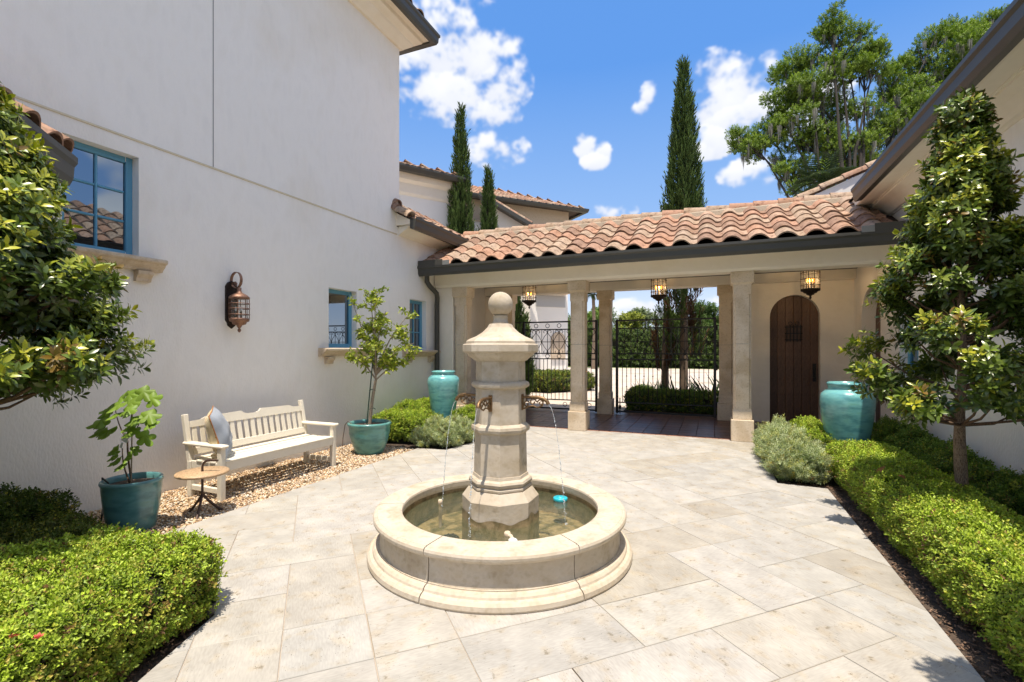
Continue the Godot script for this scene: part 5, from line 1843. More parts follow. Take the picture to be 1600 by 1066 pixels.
# poly on (x, z); a clipped mass of small leaves round a dark woody inside
func hedge(called: String, label: String, cat: String, group: String, poly: Array, h: float, per_top: int, per_side: int, meshes: Array, size: float, young: Color, old: Color, round_r := 0.14, bumpy := 0.02, y0 := -0.03, brown := 0.02) -> Node3D:
	var t := thing(called, label, cat, Vector3.ZERO, 0.0, group)
	var st := begin()
	var inner := Geometry2D.offset_polygon(PackedVector2Array(poly), -0.075)
	for q in inner: prism(st, Array(q), y0, h - 0.085, minf(round_r * 0.6, 0.10))
	obj(t, "branches", st, M.core)
	var lo := Vector2(1e9, 1e9)
	var hi := -lo
	for p in poly:
		lo = lo.min(p)
		hi = hi.max(p)
	var pp := PackedVector2Array(poly)
	var ar := absf(area2(poly))
	var xs := []
	var cs := []
	for m in meshes:
		xs.append([])
		cs.append([])
	var holes := FastNoiseLite.new()
	holes.seed = int(h * 1000.0) + poly.size()
	holes.frequency = 5.5
	holes.fractal_octaves = 2
	var count := int(ar * per_top)
	while count > 0:
		var q := Vector2(rng.randf_range(lo.x, hi.x), rng.randf_range(lo.y, hi.y))
		if not Geometry2D.is_point_in_polygon(q, pp): continue
		count -= 1
		var d := edge_dist(q, poly)
		var k: float = clampf((round_r - d) / round_r, 0, 1)
		var p := Vector3(q.x, 0, q.y)
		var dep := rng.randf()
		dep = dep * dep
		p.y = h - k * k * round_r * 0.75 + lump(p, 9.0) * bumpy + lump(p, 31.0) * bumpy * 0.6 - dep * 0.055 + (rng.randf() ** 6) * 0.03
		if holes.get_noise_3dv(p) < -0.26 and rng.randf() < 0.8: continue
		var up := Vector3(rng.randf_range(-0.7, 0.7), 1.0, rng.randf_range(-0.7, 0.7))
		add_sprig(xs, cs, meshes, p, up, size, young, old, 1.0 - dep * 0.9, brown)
	for i in poly.size():
		var a: Vector2 = poly[i]
		var b: Vector2 = poly[(i + 1) % poly.size()]
		var n2 := (b - a).orthogonal().normalized()
		if Geometry2D.is_point_in_polygon((a + b) / 2 + n2 * 0.02, pp): n2 = -n2
		for j in int(a.distance_to(b) * h * per_side):
			var u := rng.randf()
			var yy := rng.randf_range(0.015, h - round_r * 0.25)
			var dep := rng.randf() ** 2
			var roundin := pow(clampf((yy - (h - round_r)) / round_r, 0, 1), 2) * round_r * 0.6
			var under := clampf((0.10 - yy) / 0.10, 0, 1) * 0.04
			var q := a.lerp(b, u) - n2 * (dep * 0.055 + roundin + under - (rng.randf() ** 6) * 0.03)
			var p := Vector3(q.x, yy + y0 * 0.3, q.y)
			q += n2 * lump(Vector3(p.x + p.y, p.y, p.z - p.y), 11.0) * bumpy
			p.x = q.x
			p.z = q.y
			if holes.get_noise_3dv(p) < -0.20 and rng.randf() < 0.8: continue
			var up := Vector3(n2.x, 0.75, n2.y) + Vector3(rng.randf_range(-0.6, 0.6), rng.randf_range(-0.4, 0.5), rng.randf_range(-0.6, 0.6))
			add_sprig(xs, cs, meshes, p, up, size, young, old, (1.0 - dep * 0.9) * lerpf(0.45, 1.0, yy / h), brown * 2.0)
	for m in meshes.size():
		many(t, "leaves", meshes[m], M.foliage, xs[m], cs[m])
	return t

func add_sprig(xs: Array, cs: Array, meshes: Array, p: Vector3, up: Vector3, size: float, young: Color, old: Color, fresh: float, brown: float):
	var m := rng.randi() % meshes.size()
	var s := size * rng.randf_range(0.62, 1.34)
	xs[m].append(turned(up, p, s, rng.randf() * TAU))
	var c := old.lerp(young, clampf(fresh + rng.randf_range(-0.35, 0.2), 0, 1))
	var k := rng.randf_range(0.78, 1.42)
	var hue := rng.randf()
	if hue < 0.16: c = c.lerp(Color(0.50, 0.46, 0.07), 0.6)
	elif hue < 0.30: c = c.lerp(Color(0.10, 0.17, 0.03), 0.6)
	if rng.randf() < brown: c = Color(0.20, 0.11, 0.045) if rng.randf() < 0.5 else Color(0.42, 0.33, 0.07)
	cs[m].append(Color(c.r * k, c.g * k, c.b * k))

func beds_and_hedges():
	var box_m := [sprig(7, 0.030, 0.020, 0.0105, 1.25, 1, false, Color(1, 1, 1), Color(0.8, 0.85, 0.9), 0.12), sprig(6, 0.026, 0.018, 0.010, 1.3, 2, false, Color(1, 1, 1), Color(0.8, 0.85, 0.9), 0.12), sprig(8, 0.034, 0.019, 0.0095, 1.2, 3, false, Color(1, 1, 1), Color(0.8, 0.85, 0.9), 0.12)]
	var young := Color(0.44, 0.55, 0.055)
	var old := Color(0.18, 0.25, 0.028)
	hedge("azalea_hedge", "low clipped yellow green hedge in the near corner with two red flowers", "hedge", "", [Vector2(-3.75, 0.2), Vector2(-3.68, -1.2), Vector2(-3.42, -1.82), Vector2(-2.78, -1.98), Vector2(-2.60, -1.84), Vector2(-2.50, -1.42), Vector2(-2.36, -0.95), Vector2(-2.1, -0.4), Vector2(-1.9, 0.2)], 0.385, 6200, 6200, box_m, 1.12, young, old, 0.13, 0.024, -0.03, 0.07)
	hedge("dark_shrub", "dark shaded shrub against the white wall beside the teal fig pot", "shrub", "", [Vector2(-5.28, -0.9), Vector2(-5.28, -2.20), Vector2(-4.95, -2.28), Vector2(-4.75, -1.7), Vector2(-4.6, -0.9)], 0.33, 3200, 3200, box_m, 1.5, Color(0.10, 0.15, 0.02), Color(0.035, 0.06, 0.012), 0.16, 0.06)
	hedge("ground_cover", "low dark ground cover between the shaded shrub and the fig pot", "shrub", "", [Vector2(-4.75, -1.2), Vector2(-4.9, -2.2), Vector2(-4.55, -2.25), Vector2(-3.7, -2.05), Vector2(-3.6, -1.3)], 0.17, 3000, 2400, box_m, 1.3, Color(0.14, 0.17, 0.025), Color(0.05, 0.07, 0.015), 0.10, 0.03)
	# far end, round the tall urn
	hedge("boxwood_hedge", "bright boxwood block in front of the tall urn, beside the citrus pot", "hedge", "boxwood hedges round the urns", [Vector2(-5.15, -6.35), Vector2(-4.28, -6.50), Vector2(-4.20, -7.05), Vector2(-5.2, -7.0)], 0.42, 3600, 3600, box_m, 1.25, young, old, 0.14, 0.03)
	hedge("boxwood_hedge", "bright boxwood row along the white wall behind the citrus pot", "hedge", "boxwood hedges round the urns", [Vector2(-5.28, -7.08), Vector2(-4.80, -7.10), Vector2(-4.82, -8.40), Vector2(-5.28, -8.40)], 0.50, 3200, 3200, box_m, 1.25, young, old, 0.14, 0.03)
	hedge("boxwood_hedge", "boxwood block between the tall urn and the fountain column", "hedge", "boxwood hedges round the urns", [Vector2(-4.12, -7.15), Vector2(-3.62, -7.25), Vector2(-3.60, -8.45), Vector2(-4.12, -8.45)], 0.46, 3200, 3200, box_m, 1.25, young, old, 0.14, 0.03)
	hedge("boxwood_hedge", "small boxwood block between the silvery clump and wide urn", "hedge", "boxwood hedges round the urns", [Vector2(1.16, -7.35), Vector2(1.42, -7.30), Vector2(1.45, -8.45), Vector2(1.12, -8.45)], 0.44, 3600, 3600, box_m, 1.2, young, old, 0.12, 0.03)
	hedge("boxwood_hedge", "long clipped boxwood hedge along the paving on the side of the wide urn", "hedge", "boxwood hedges round the urns", [Vector2(1.27, 0.4), Vector2(1.26, -6.72), Vector2(1.88, -6.80), Vector2(1.88, 0.4)], 0.40, 5200, 5600, box_m, 1.15, young, old, 0.11, 0.017, -0.03, 0.06)
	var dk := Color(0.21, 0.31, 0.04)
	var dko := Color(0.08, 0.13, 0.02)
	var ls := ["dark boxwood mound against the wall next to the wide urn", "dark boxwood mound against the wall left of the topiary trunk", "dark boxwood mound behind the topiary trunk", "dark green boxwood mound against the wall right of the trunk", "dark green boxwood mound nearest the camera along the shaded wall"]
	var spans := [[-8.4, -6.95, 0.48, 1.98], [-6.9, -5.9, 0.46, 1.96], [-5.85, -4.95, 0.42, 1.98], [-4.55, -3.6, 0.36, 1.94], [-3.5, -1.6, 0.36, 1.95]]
	for i in 5:
		var s: Array = spans[i]
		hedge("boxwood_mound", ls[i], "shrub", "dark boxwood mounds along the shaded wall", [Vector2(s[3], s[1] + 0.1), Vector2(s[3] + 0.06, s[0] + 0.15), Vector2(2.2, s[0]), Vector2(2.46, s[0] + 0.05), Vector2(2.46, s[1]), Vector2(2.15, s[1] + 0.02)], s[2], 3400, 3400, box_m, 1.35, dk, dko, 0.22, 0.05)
	# silvery clumps at both outer corners
	var lav := [sprig(16, 0.085, 0.032, 0.0065, 0.9, 11, false, Color(1.15, 1.15, 1.2), Color(0.8, 0.85, 0.8), 0.1), sprig(14, 0.075, 0.030, 0.006, 1.0, 12, false, Color(1.15, 1.15, 1.2), Color(0.8, 0.85, 0.8), 0.1)]
	var sil := Color(0.56, 0.60, 0.38)
	var silo := Color(0.27, 0.31, 0.15)
	hedge("lavender_clump", "silvery green lavender clump at the paving corner before the tall urn", "lavender", "silvery lavender clumps", [Vector2(-4.20, -6.24), Vector2(-3.70, -6.32), Vector2(-3.60, -6.95), Vector2(-3.56, -7.3), Vector2(-4.05, -7.1), Vector2(-4.3, -6.5)], 0.27, 3600, 3000, lav, 1.1, sil, silo, 0.20, 0.075)
	hedge("lavender_clump", "silvery green lavender clump at the paving corner before the wide urn", "lavender", "silvery lavender clumps", [Vector2(0.70, -6.18), Vector2(1.12, -6.22), Vector2(1.16, -6.9), Vector2(1.12, -7.7), Vector2(1.02, -8.4), Vector2(0.70, -8.35), Vector2(0.64, -7.4)], 0.33, 3800, 3600, lav, 1.1, sil, silo, 0.20, 0.08)

# ---------------------------------------------------------------- broad-leaved topiary trees
var big_leaf := []
func make_big_leaves():
	# eight tones of a single glossy leaf
	for q in [[0.085, 0.13, 0.022], [0.07, 0.115, 0.022], [0.13, 0.19, 0.025], [0.24, 0.28, 0.025], [0.36, 0.37, 0.03], [0.08, 0.12, 0.02], [0.28, 0.23, 0.04], [0.045, 0.075, 0.016]]:
		var st := begin()
		leaf(st, Vector3.ZERO, Vector3.UP, Vector3(0, 0, 1), 0.096, 0.031, 0.10, 0.22, Color(q[0], q[1], q[2]), true)
		big_leaf.append(done(st))

func crown_r(y: float, prof: Array) -> float:
	for i in prof.size() - 1:
		if y <= prof[i + 1].x:
			return lerpf(prof[i].y, prof[i + 1].y, (y - prof[i].x) / (prof[i + 1].x - prof[i].x))
	return 0.0

func topiary(label: String, base: Vector3, lean: Vector3, prof: Array, count: int, sd: int, limits: Vector2, singles: int, eye := Vector3(0, 1.5, 0)):
	rng.seed = sd
	var t := thing("topiary_tree", label, "tree", base, 0.0, "broad leaved topiary trees")
	var y0: float = prof[0].x
	var y1: float = prof[prof.size() - 1].x
	var axis = func(y: float): return lean * clampf((y - 0.3) / (y1 - 0.3), 0, 1)
	# trunk
	var st := begin()
	var pts := []
	var rad := []
	for i in 16:
		var y := y1 * 0.93 * i / 15.0 - 0.04
		var w: Vector3 = axis.call(y)
		pts.append(Vector3(w.x + sin(y * 5.0 + sd) * 0.008, y, w.z + cos(y * 4.0) * 0.008))
		rad.append(lerpf(0.050, 0.008, pow(i / 15.0, 0.9)) * (1.25 if i == 0 else 1.0) * (1.0 + 0.08 * sin(i * 2.3)))
	tube(st, pts, rad, 12)
	obj(t, "trunk", st, M.bark)
	# rosettes in tiers of clumps, so that the outline is uneven and gaps stay open
	var clumps := []
	for i in int(count / 34.0):
		var f := pow(rng.randf(), 0.85)
		var y := lerpf(y0, y1, f)
		var r := crown_r(y, prof)
		var a := rng.randf() * TAU
		var k := sqrt(rng.randf_range(0.25, 1.0)) * rng.randf_range(0.86, 1.06)
		clumps.append([Vector3(cos(a) * r * k, y + rng.randf_range(-0.04, 0.04), sin(a) * r * k) + axis.call(y), rng.randf_range(0.10, 0.17) * lerpf(1.05, 0.7, f), a])
	var meshes := [sprig(9, 0.05, 0.086, 0.028, 1.25, 61, true, Color(1.5, 1.35, 1.0), Color(0.85, 0.9, 1.0), 0.10, 0.2), sprig(8, 0.04, 0.09, 0.029, 1.35, 62, true, Color(1.5, 1.3, 1.0), Color(0.85, 0.9, 1.0), 0.10, 0.25), sprig(11, 0.06, 0.078, 0.025, 1.15, 63, true, Color(1.7, 1.4, 1.0), Color(0.8, 0.9, 1.0), 0.10, 0.15)]
	var xs := [[], [], []]
	var cs := [[], [], []]
	var outer := []
	for c in clumps:
		for j in 34:
			var o = Vector3(rng.randfn(), rng.randfn() * 0.8, rng.randfn()).normalized() * c[1] * pow(rng.randf(), 0.45)
			var p: Vector3 = c[0] + o
			var w: Vector3 = axis.call(p.y)
			var dx := p - Vector3(w.x, p.y, w.z)
			var r := crown_r(clampf(p.y, y0 - 0.05, y1), prof)
			if p.y < y0 - 0.10 or p.x + base.x > limits.y or p.x + base.x < limits.x: continue
			var outw := dx.normalized() if dx.length() > 0.02 else Vector3.UP
			var up = outw * 0.8 + Vector3.UP * rng.randf_range(0.25, 1.1) + o.normalized() * 0.5 + Vector3(rng.randf_range(-0.3, 0.3), 0, rng.randf_range(-0.3, 0.3))
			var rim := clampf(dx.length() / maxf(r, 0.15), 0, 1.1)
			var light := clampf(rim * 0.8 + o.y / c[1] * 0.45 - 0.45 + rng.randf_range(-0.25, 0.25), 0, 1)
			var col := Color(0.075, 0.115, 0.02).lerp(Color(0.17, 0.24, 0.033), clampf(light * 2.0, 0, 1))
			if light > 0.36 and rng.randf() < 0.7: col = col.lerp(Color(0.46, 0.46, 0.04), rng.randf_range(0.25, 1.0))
			if rng.randf() < 0.04: col = Color(0.20, 0.13, 0.03)
			var m := rng.randi() % 3
			var s := rng.randf_range(0.75, 1.12)
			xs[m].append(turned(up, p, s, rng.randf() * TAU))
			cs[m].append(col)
			if rim > 0.7: outer.append([p, up, light])
	var crown := sub(t, "crown")
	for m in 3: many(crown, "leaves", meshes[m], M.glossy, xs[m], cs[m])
	# limbs out to the clumps
	st = begin()
	for c in clumps:
		var e: Vector3 = c[0]
		var sy := clampf(e.y - 0.18 - 0.25 * Vector2(e.x, e.z).length(), y0 - 0.12, y1 * 0.9)
		var s: Vector3 = Vector3(0, sy, 0) + axis.call(sy)
		var mid := s.lerp(e, 0.55) + Vector3(0, -0.05, 0)
		tube(st, [s, mid, e], [0.013, 0.009, 0.004], 5, false)
	obj(crown, "limbs", st, M.twig)
	# single leaves on the side one sees
	outer.sort_custom(func(a, b): return (a[0] + base).distance_squared_to(eye) < (b[0] + base).distance_squared_to(eye))
	for i in mini(singles, outer.size()):
		var q: Array = outer[i]
		var li: float = q[2]
		var k = (3 + rng.randi() % 2) if li > 0.55 and rng.randf() < 0.6 else [0, 1, 2, 5, 7][rng.randi() % 5]
		var d: Vector3 = (q[1] as Vector3).normalized() + Vector3(rng.randf_range(-0.7, 0.7), rng.randf_range(-0.4, 0.4), rng.randf_range(-0.7, 0.7))
		put(crown, "leaf", big_leaf[k], M.glossy, turned(d, q[0] + (q[1] as Vector3).normalized() * 0.03, rng.randf_range(0.8, 1.1), rng.randf() * TAU))

func topiaries():
	make_big_leaves()
	topiary("clipped broad leaved tree filling the near edge in front of the blue window", Vector3(-4.02, 0, -1.30), Vector3(-0.10, 0, 0.05), [Vector2(1.22, 0.62), Vector2(1.34, 0.82), Vector2(1.6, 0.80), Vector2(1.95, 0.78), Vector2(2.3, 0.56), Vector2(2.6, 0.36), Vector2(2.85, 0.23), Vector2(3.3, 0.10), Vector2(3.6, 0.03)], 9600, 301, Vector2(-5.25, 9), 260)
	topiary("cone shaped broad leaved tree with bare grey trunk before the shaded wall", Vector3(1.79, 0, -4.84), Vector3(0.0, 0, 0.0), [Vector2(1.02, 0.50), Vector2(1.12, 0.72), Vector2(1.4, 0.70), Vector2(1.8, 0.52), Vector2(2.2, 0.36), Vector2(2.6, 0.23), Vector2(3.0, 0.11), Vector2(3.34, 0.03)], 4300, 302, Vector2(-9, 2.44), 260)
	topiary("clipped tree beside the near paving edge that shades the last slab", Vector3(1.47, 0, -2.06), Vector3(0.0, 0, 0.0), [Vector2(1.60, 0.34), Vector2(1.80, 0.42), Vector2(2.4, 0.34), Vector2(2.85, 0.06)], 2200, 303, Vector2(-9, 2.4), 0)

# ---------------------------------------------------------------- pots, urns and what grows in them
func pot(called: String, label: String, at: Vector3, prof: Array, m: Material, soil_y: float, soil_r: float) -> Node3D:
	var t := thing(called, label, "pot" if called != "urn" else "urn", at)
	var st := begin()
	lathe(st, prof, 40)
	obj(t, "body", st, m)
	if soil_r > 0.0:
		st = begin()
		lathe(st, [Vector2(soil_r, soil_y), Vector2(soil_r * 0.5, soil_y + 0.012), Vector2(0, soil_y + 0.01)], 24)
		obj(t, "potting_soil", st, M.soil)
	return t

func branch(st: SurfaceTool, a: Vector3, b: Vector3, r0: float, r1: float, bow: Vector3, sides := 6):
	var pts := []
	var rad := []
	for i in 7:
		var u := i / 6.0
		pts.append(a.lerp(b, u) + bow * sin(u * PI))
		rad.append(lerpf(r0, r1, u))
	tube(st, pts, rad, sides)

func fig_leaf_mesh(sd: int) -> ArrayMesh:
	# three to five rounded lobes round the stalk end
	var r := RandomNumberGenerator.new()
	r.seed = sd
	var st := begin()
	st.set_smooth_group(1)
	var rim := []
	for i in 41:
		var a := -2.45 + 4.9 * i / 40
		var lob := (0.50 + 0.50 * pow(absf(cos(a * 2.55)), 0.75)) * (1.0 - 0.10 * absf(a))
		rim.append(Vector3(sin(a) * 0.075 * lob, 0.055 + cos(a) * 0.085 * lob, -0.25 * (sin(a) * 0.075) ** 2 * 8.0 - 0.012 * absf(sin(a * 2.5))))
	var c := r.randf_range(0.85, 1.15)
	st.set_color(Color(0.17 * c, 0.27 * c, 0.035 * c))
	var mid := Vector3(0, 0.05, 0.008)
	for i in 40:
		st.add_vertex(mid); st.add_vertex(rim[i]); st.add_vertex(rim[i + 1])
	st.add_vertex(mid); st.add_vertex(rim[40]); st.add_vertex(rim[0])
	return done(st)

func pots_and_plants():
	rng.seed = 42
	# the fig in its deep teal pot
	var fp := Vector3(-4.50, -0.02, -2.50)
	pot("plant_pot", "dark teal glazed pot by the wall holding the fig sapling", fp, [Vector2(0.0, 0.0), Vector2(0.150, 0.0), Vector2(0.160, 0.01), Vector2(0.170, 0.06), Vector2(0.19, 0.18), Vector2(0.204, 0.33), Vector2(0.208, 0.395), Vector2(0.214, 0.402), Vector2(0.217, 0.415), Vector2(0.214, 0.43), Vector2(0.206, 0.436), Vector2(0.196, 0.43), Vector2(0.190, 0.40), Vector2(0.185, 0.30)], M.glaze_deep, 0.385, 0.189)
	var fig := thing("fig_sapling", "young fig with large lobed leaves and a white tag on its stake", "sapling", fp + Vector3(0, 0.38, 0))
	var st := begin()
	branch(st, Vector3(0.0, 0, 0), Vector3(-0.03, 0.42, 0.02), 0.009, 0.007, Vector3(-0.02, 0, 0))
	branch(st, Vector3(-0.03, 0.42, 0.02), Vector3(0.02, 0.78, 0.0), 0.007, 0.004, Vector3(0.02, 0, 0))
	branch(st, Vector3(-0.02, 0.02, 0.01), Vector3(-0.10, 0.30, 0.02), 0.008, 0.004, Vector3(-0.03, 0, 0))
	branch(st, Vector3(-0.03, 0.36, 0.02), Vector3(-0.17, 0.66, 0.04), 0.006, 0.003, Vector3(-0.03, 0, 0))
	branch(st, Vector3(-0.02, 0.42, 0.02), Vector3(0.17, 0.60, 0.03), 0.006, 0.003, Vector3(0.03, -0.03, 0))
	obj(fig, "stem", st, M.twig)
	st = begin()
	tube(st, [Vector3(0.012, -0.02, 0.015), Vector3(0.03, 0.72, 0.015)], 0.006, 6)
	obj(fig, "stake", st, M.pale_twig)
	st = begin()
	box(st, Vector3(0.0, 0.40, 0.05), Vector3(0.055, 0.075, 0.002), 0.0, Basis.from_euler(Vector3(0.1, 0.3, -0.5)))
	box(st, Vector3(-0.055, 0.335, 0.05), Vector3(0.022, 0.05, 0.002), 0.0, Basis.from_euler(Vector3(0, 0.2, -0.4)))
	obj(fig, "tag", st, M.paper)
	var fm := [fig_leaf_mesh(1), fig_leaf_mesh(2), fig_leaf_mesh(3), fig_leaf_mesh(4)]
	var tips := [[-0.30, 0.50, 0.05], [-0.24, 0.55, 0.10], [-0.32, 0.62, 0.0], [-0.19, 0.64, 0.06], [-0.12, 0.56, 0.12], [-0.06, 0.50, 0.10], [-0.16, 0.48, 0.12], [0.05, 0.62, 0.12], [0.02, 0.70, 0.08], [0.10, 0.74, 0.05], [0.16, 0.68, 0.10], [0.21, 0.60, 0.08], [0.26, 0.64, 0.02], [0.30, 0.56, 0.03], [0.20, 0.50, 0.10], [0.13, 0.52, 0.08], [0.04, 0.80, 0.03], [-0.05, 0.78, 0.02], [0.12, 0.82, 0.0], [-0.10, 0.70, 0.05], [0.20, 0.76, -0.02], [-0.13, 0.32, 0.04], [-0.09, 0.26, 0.07], [-0.03, 0.22, 0.10], [0.03, 0.20, 0.08], [0.06, 0.27, 0.06], [-0.11, 0.22, 0.03], [0.07, 0.33, 0.02], [-0.02, 0.30, 0.10], [-0.24, 0.46, 0.02], [0.10, 0.45, -0.02]]
	for p in tips:
		var e := Vector3(p[0], p[1], p[2])
		var stemp := Vector3(clampf(p[0] * 0.45, -0.14, 0.14), p[1] + 0.03, 0.02)
		var d := (e - stemp).normalized() + Vector3(0, rng.randf_range(-0.75, -0.1), 0.3)
		var nor := Vector3(rng.randf_range(-0.3, 0.3), 0.75, rng.randf_range(0.2, 0.9)).normalized()
		var y := d.normalized()
		var x := y.cross(nor).normalized()
		var s := rng.randf_range(0.95, 1.3) * (0.66 if p[1] < 0.36 else 1.0)
		put(fig, "leaf", fm[rng.randi() % 4], M.foliage, Transform3D(Basis(x * s, y * s, x.cross(y) * s), e.lerp(stemp, 0.18)))
	# the citrus in its green teal pot
	var cp := Vector3(-4.61, -0.02, -5.66)
	pot("plant_pot", "green teal glazed round pot by the wall holding the citrus tree", cp, [Vector2(0.0, 0.0), Vector2(0.17, 0.0), Vector2(0.19, 0.012), Vector2(0.205, 0.05), Vector2(0.25, 0.16), Vector2(0.285, 0.30), Vector2(0.292, 0.405), Vector2(0.306, 0.42), Vector2(0.310, 0.44), Vector2(0.304, 0.455), Vector2(0.286, 0.46), Vector2(0.276, 0.45), Vector2(0.268, 0.42), Vector2(0.26, 0.33)], M.glaze_mid, 0.41, 0.27)
	var ct := thing("citrus_tree", "small airy citrus tree with light green leaves in the round pot", "tree", cp + Vector3(0, 0.41, 0))
	st = begin()
	var R := Vector3(0.9225, 0, -0.386)
	var fk := R * 0.09 + Vector3(0, 0.66, 0)
	branch(st, Vector3.ZERO, fk, 0.026, 0.02, R * -0.01, 9)
	var limbs := [[R * -0.22 + Vector3(0, 0.86, 0.1)], [R * 0.02 + Vector3(0, 1.42, 0.0)], [R * 0.28 + Vector3(0, 1.30, 0.08)], [R * 0.50 + Vector3(0, 0.98, 0.05)], [R * 0.62 + Vector3(0, 0.80, 0.0)], [R * -0.12 + Vector3(0, 1.12, -0.12)], [R * 0.55 + Vector3(0, 1.28, -0.05)], [R * 0.22 + Vector3(0, 0.92, 0.22)], [R * 0.15 + Vector3(0, 1.48, 0.10)], [R * -0.2 + Vector3(0, 1.36, 0.05)], [R * 0.25 + Vector3(0, 0.78, -0.2)], [R * 0.7 + Vector3(0, 0.98, 0.1)]]
	var nodes := []
	for l in limbs:
		l[0].y = (l[0].y - 0.62) * 1.42 + 0.68
		var e: Vector3 = l[0]
		branch(st, fk + Vector3(0, rng.randf_range(-0.02, 0.1), 0), e, 0.013, 0.004, Vector3(0, 0.06, 0) + Vector3(rng.randf_range(-0.04, 0.04), 0, rng.randf_range(-0.04, 0.04)), 6)
		for j in 13:
			var s := fk.lerp(e, rng.randf_range(0.35, 1.0)) + Vector3(0, 0.05, 0)
			var tip := s + Vector3(rng.randf_range(-1, 1), rng.randf_range(-0.5, 0.9), rng.randf_range(-1, 1)).normalized() * rng.randf_range(0.08, 0.2)
			branch(st, s, tip, 0.004, 0.002, Vector3(0, 0.01, 0), 5)
			nodes.append([s, tip])
	obj(ct, "trunk", st, M.pale_twig)
	var lm := []
	for q in [[0.36, 0.41, 0.045], [0.27, 0.34, 0.04], [0.42, 0.45, 0.065], [0.19, 0.26, 0.035]]:
		var s2 := begin()
		leaf(s2, Vector3.ZERO, Vector3.UP, Vector3(0, 0, 1), 0.075, 0.031, 0.12, 0.25, Color(q[0], q[1], q[2]), true)
		lm.append(done(s2))
	var crown := sub(ct, "crown")
	var xs := [[], [], [], []]
	var cs := [[], [], [], []]
	var made := 0
	for nd in nodes:
		for j in 17:
			var p: Vector3 = nd[0].lerp(nd[1], rng.randf_range(0.25, 1.05)) + Vector3(rng.randf_range(-1, 1), rng.randf_range(-1, 1), rng.randf_range(-1, 1)) * 0.018
			var d := Vector3(rng.randf_range(-1, 1), rng.randf_range(-0.9, 0.7), rng.randf_range(-1, 1))
			var k := rng.randi() % 4
			var xf := turned(d, p, rng.randf_range(0.65, 1.1), rng.randf() * TAU)
			if made < 280 and rng.randf() < 0.33:
				put(crown, "leaf", lm[k], M.foliage, xf)
				made += 1
			else:
				xs[k].append(xf)
				cs[k].append(gy(rng.randf_range(0.8, 1.15)))
	for k in 4: many(crown, "more_leaves", lm[k], M.foliage, xs[k], cs[k])
	var sk := thing("plant_stake", "thin dark green stake tied upright beside the citrus trunk", "stake", cp + Vector3(0, 0.3, 0))
	st = begin()
	tube(st, [R * -0.035 + Vector3(0, 0, 0.03), R * 0.085 + Vector3(0, 1.25, 0.03)], 0.009, 7)
	obj(sk, "rod", st, M.green_stake)
	st = begin()
	for y in [0.35, 0.62]:
		var rp := []
		for i in 13: rp.append(Vector3(0.02 + R.x * 0.03 + cos(TAU * i / 12) * 0.045, y + sin(i * 1.0) * 0.01, sin(TAU * i / 12) * 0.045))
		tube(st, rp, 0.003, 5, false)
	obj(sk, "tie", st, M.green_stake)
	# drip tubes over the pot rims
	var tu := thing("drip_tube", "thin black drip tube hanging over the rim of the dark teal fig pot", "hose", fp)
	st = begin()
	tube(st, [Vector3(-0.10, 0.41, 0.12), Vector3(-0.17, 0.45, 0.13), Vector3(-0.225, 0.43, 0.10), Vector3(-0.245, 0.34, 0.09), Vector3(-0.235, 0.18, 0.09), Vector3(-0.24, 0.08, 0.10), Vector3(-0.28, 0.02, 0.14), Vector3(-0.4, 0.015, 0.2)], 0.0065, 7)
	obj(tu, "tube", st, M.black_plastic)
	tu = thing("drip_tube", "thin brown drip tube looping up the back of the citrus pot", "hose", cp)
	st = begin()
	tube(st, [Vector3(-0.15, 0.43, 0.18), Vector3(-0.25, 0.47, 0.17), Vector3(-0.31, 0.42, 0.16), Vector3(-0.335, 0.25, 0.17), Vector3(-0.33, 0.08, 0.2), Vector3(-0.27, 0.02, 0.27), Vector3(-0.15, 0.016, 0.3)], 0.0055, 7)
	obj(tu, "tube", st, M.twig)
	# urns
	pot("urn", "tall slim turquoise glazed urn among boxwood near the downpipe", Vector3(-4.47, -0.02, -7.50), [Vector2(0.0, 0.0), Vector2(0.16, 0.0), Vector2(0.17, 0.02), Vector2(0.185, 0.15), Vector2(0.225, 0.45), Vector2(0.262, 0.72), Vector2(0.283, 0.88), Vector2(0.285, 0.95), Vector2(0.272, 1.0), Vector2(0.235, 1.035), Vector2(0.205, 1.048), Vector2(0.198, 1.06), Vector2(0.20, 1.085), Vector2(0.212, 1.10), Vector2(0.212, 1.115), Vector2(0.200, 1.125), Vector2(0.18, 1.12), Vector2(0.175, 1.0), Vector2(0.2, 0.85)], M.glaze, 0.9, 0.0)
	pot("urn", "wide turquoise glazed urn with pale patch beside the arched door", Vector3(1.60, -0.02, -7.45), [Vector2(0.000, 0.0), Vector2(0.172, 0.0), Vector2(0.185, 0.02), Vector2(0.202, 0.12), Vector2(0.249, 0.40), Vector2(0.288, 0.66), Vector2(0.303, 0.80), Vector2(0.301, 0.88), Vector2(0.286, 0.935), Vector2(0.245, 0.975), Vector2(0.219, 0.988), Vector2(0.212, 1.0), Vector2(0.214, 1.04), Vector2(0.225, 1.055), Vector2(0.225, 1.075), Vector2(0.211, 1.085), Vector2(0.189, 1.08), Vector2(0.185, 0.98), Vector2(0.215, 0.8)], M.glaze, 0.9, 0.0)

# ---------------------------------------------------------------- bench, cushion, table
func plank(parent: Node, called: String, c: Vector3, s: Vector3, m: Material, bev := 0.006, basis := Basis()):
	put(parent, called, boxm(s, bev), m, Transform3D(basis, c))

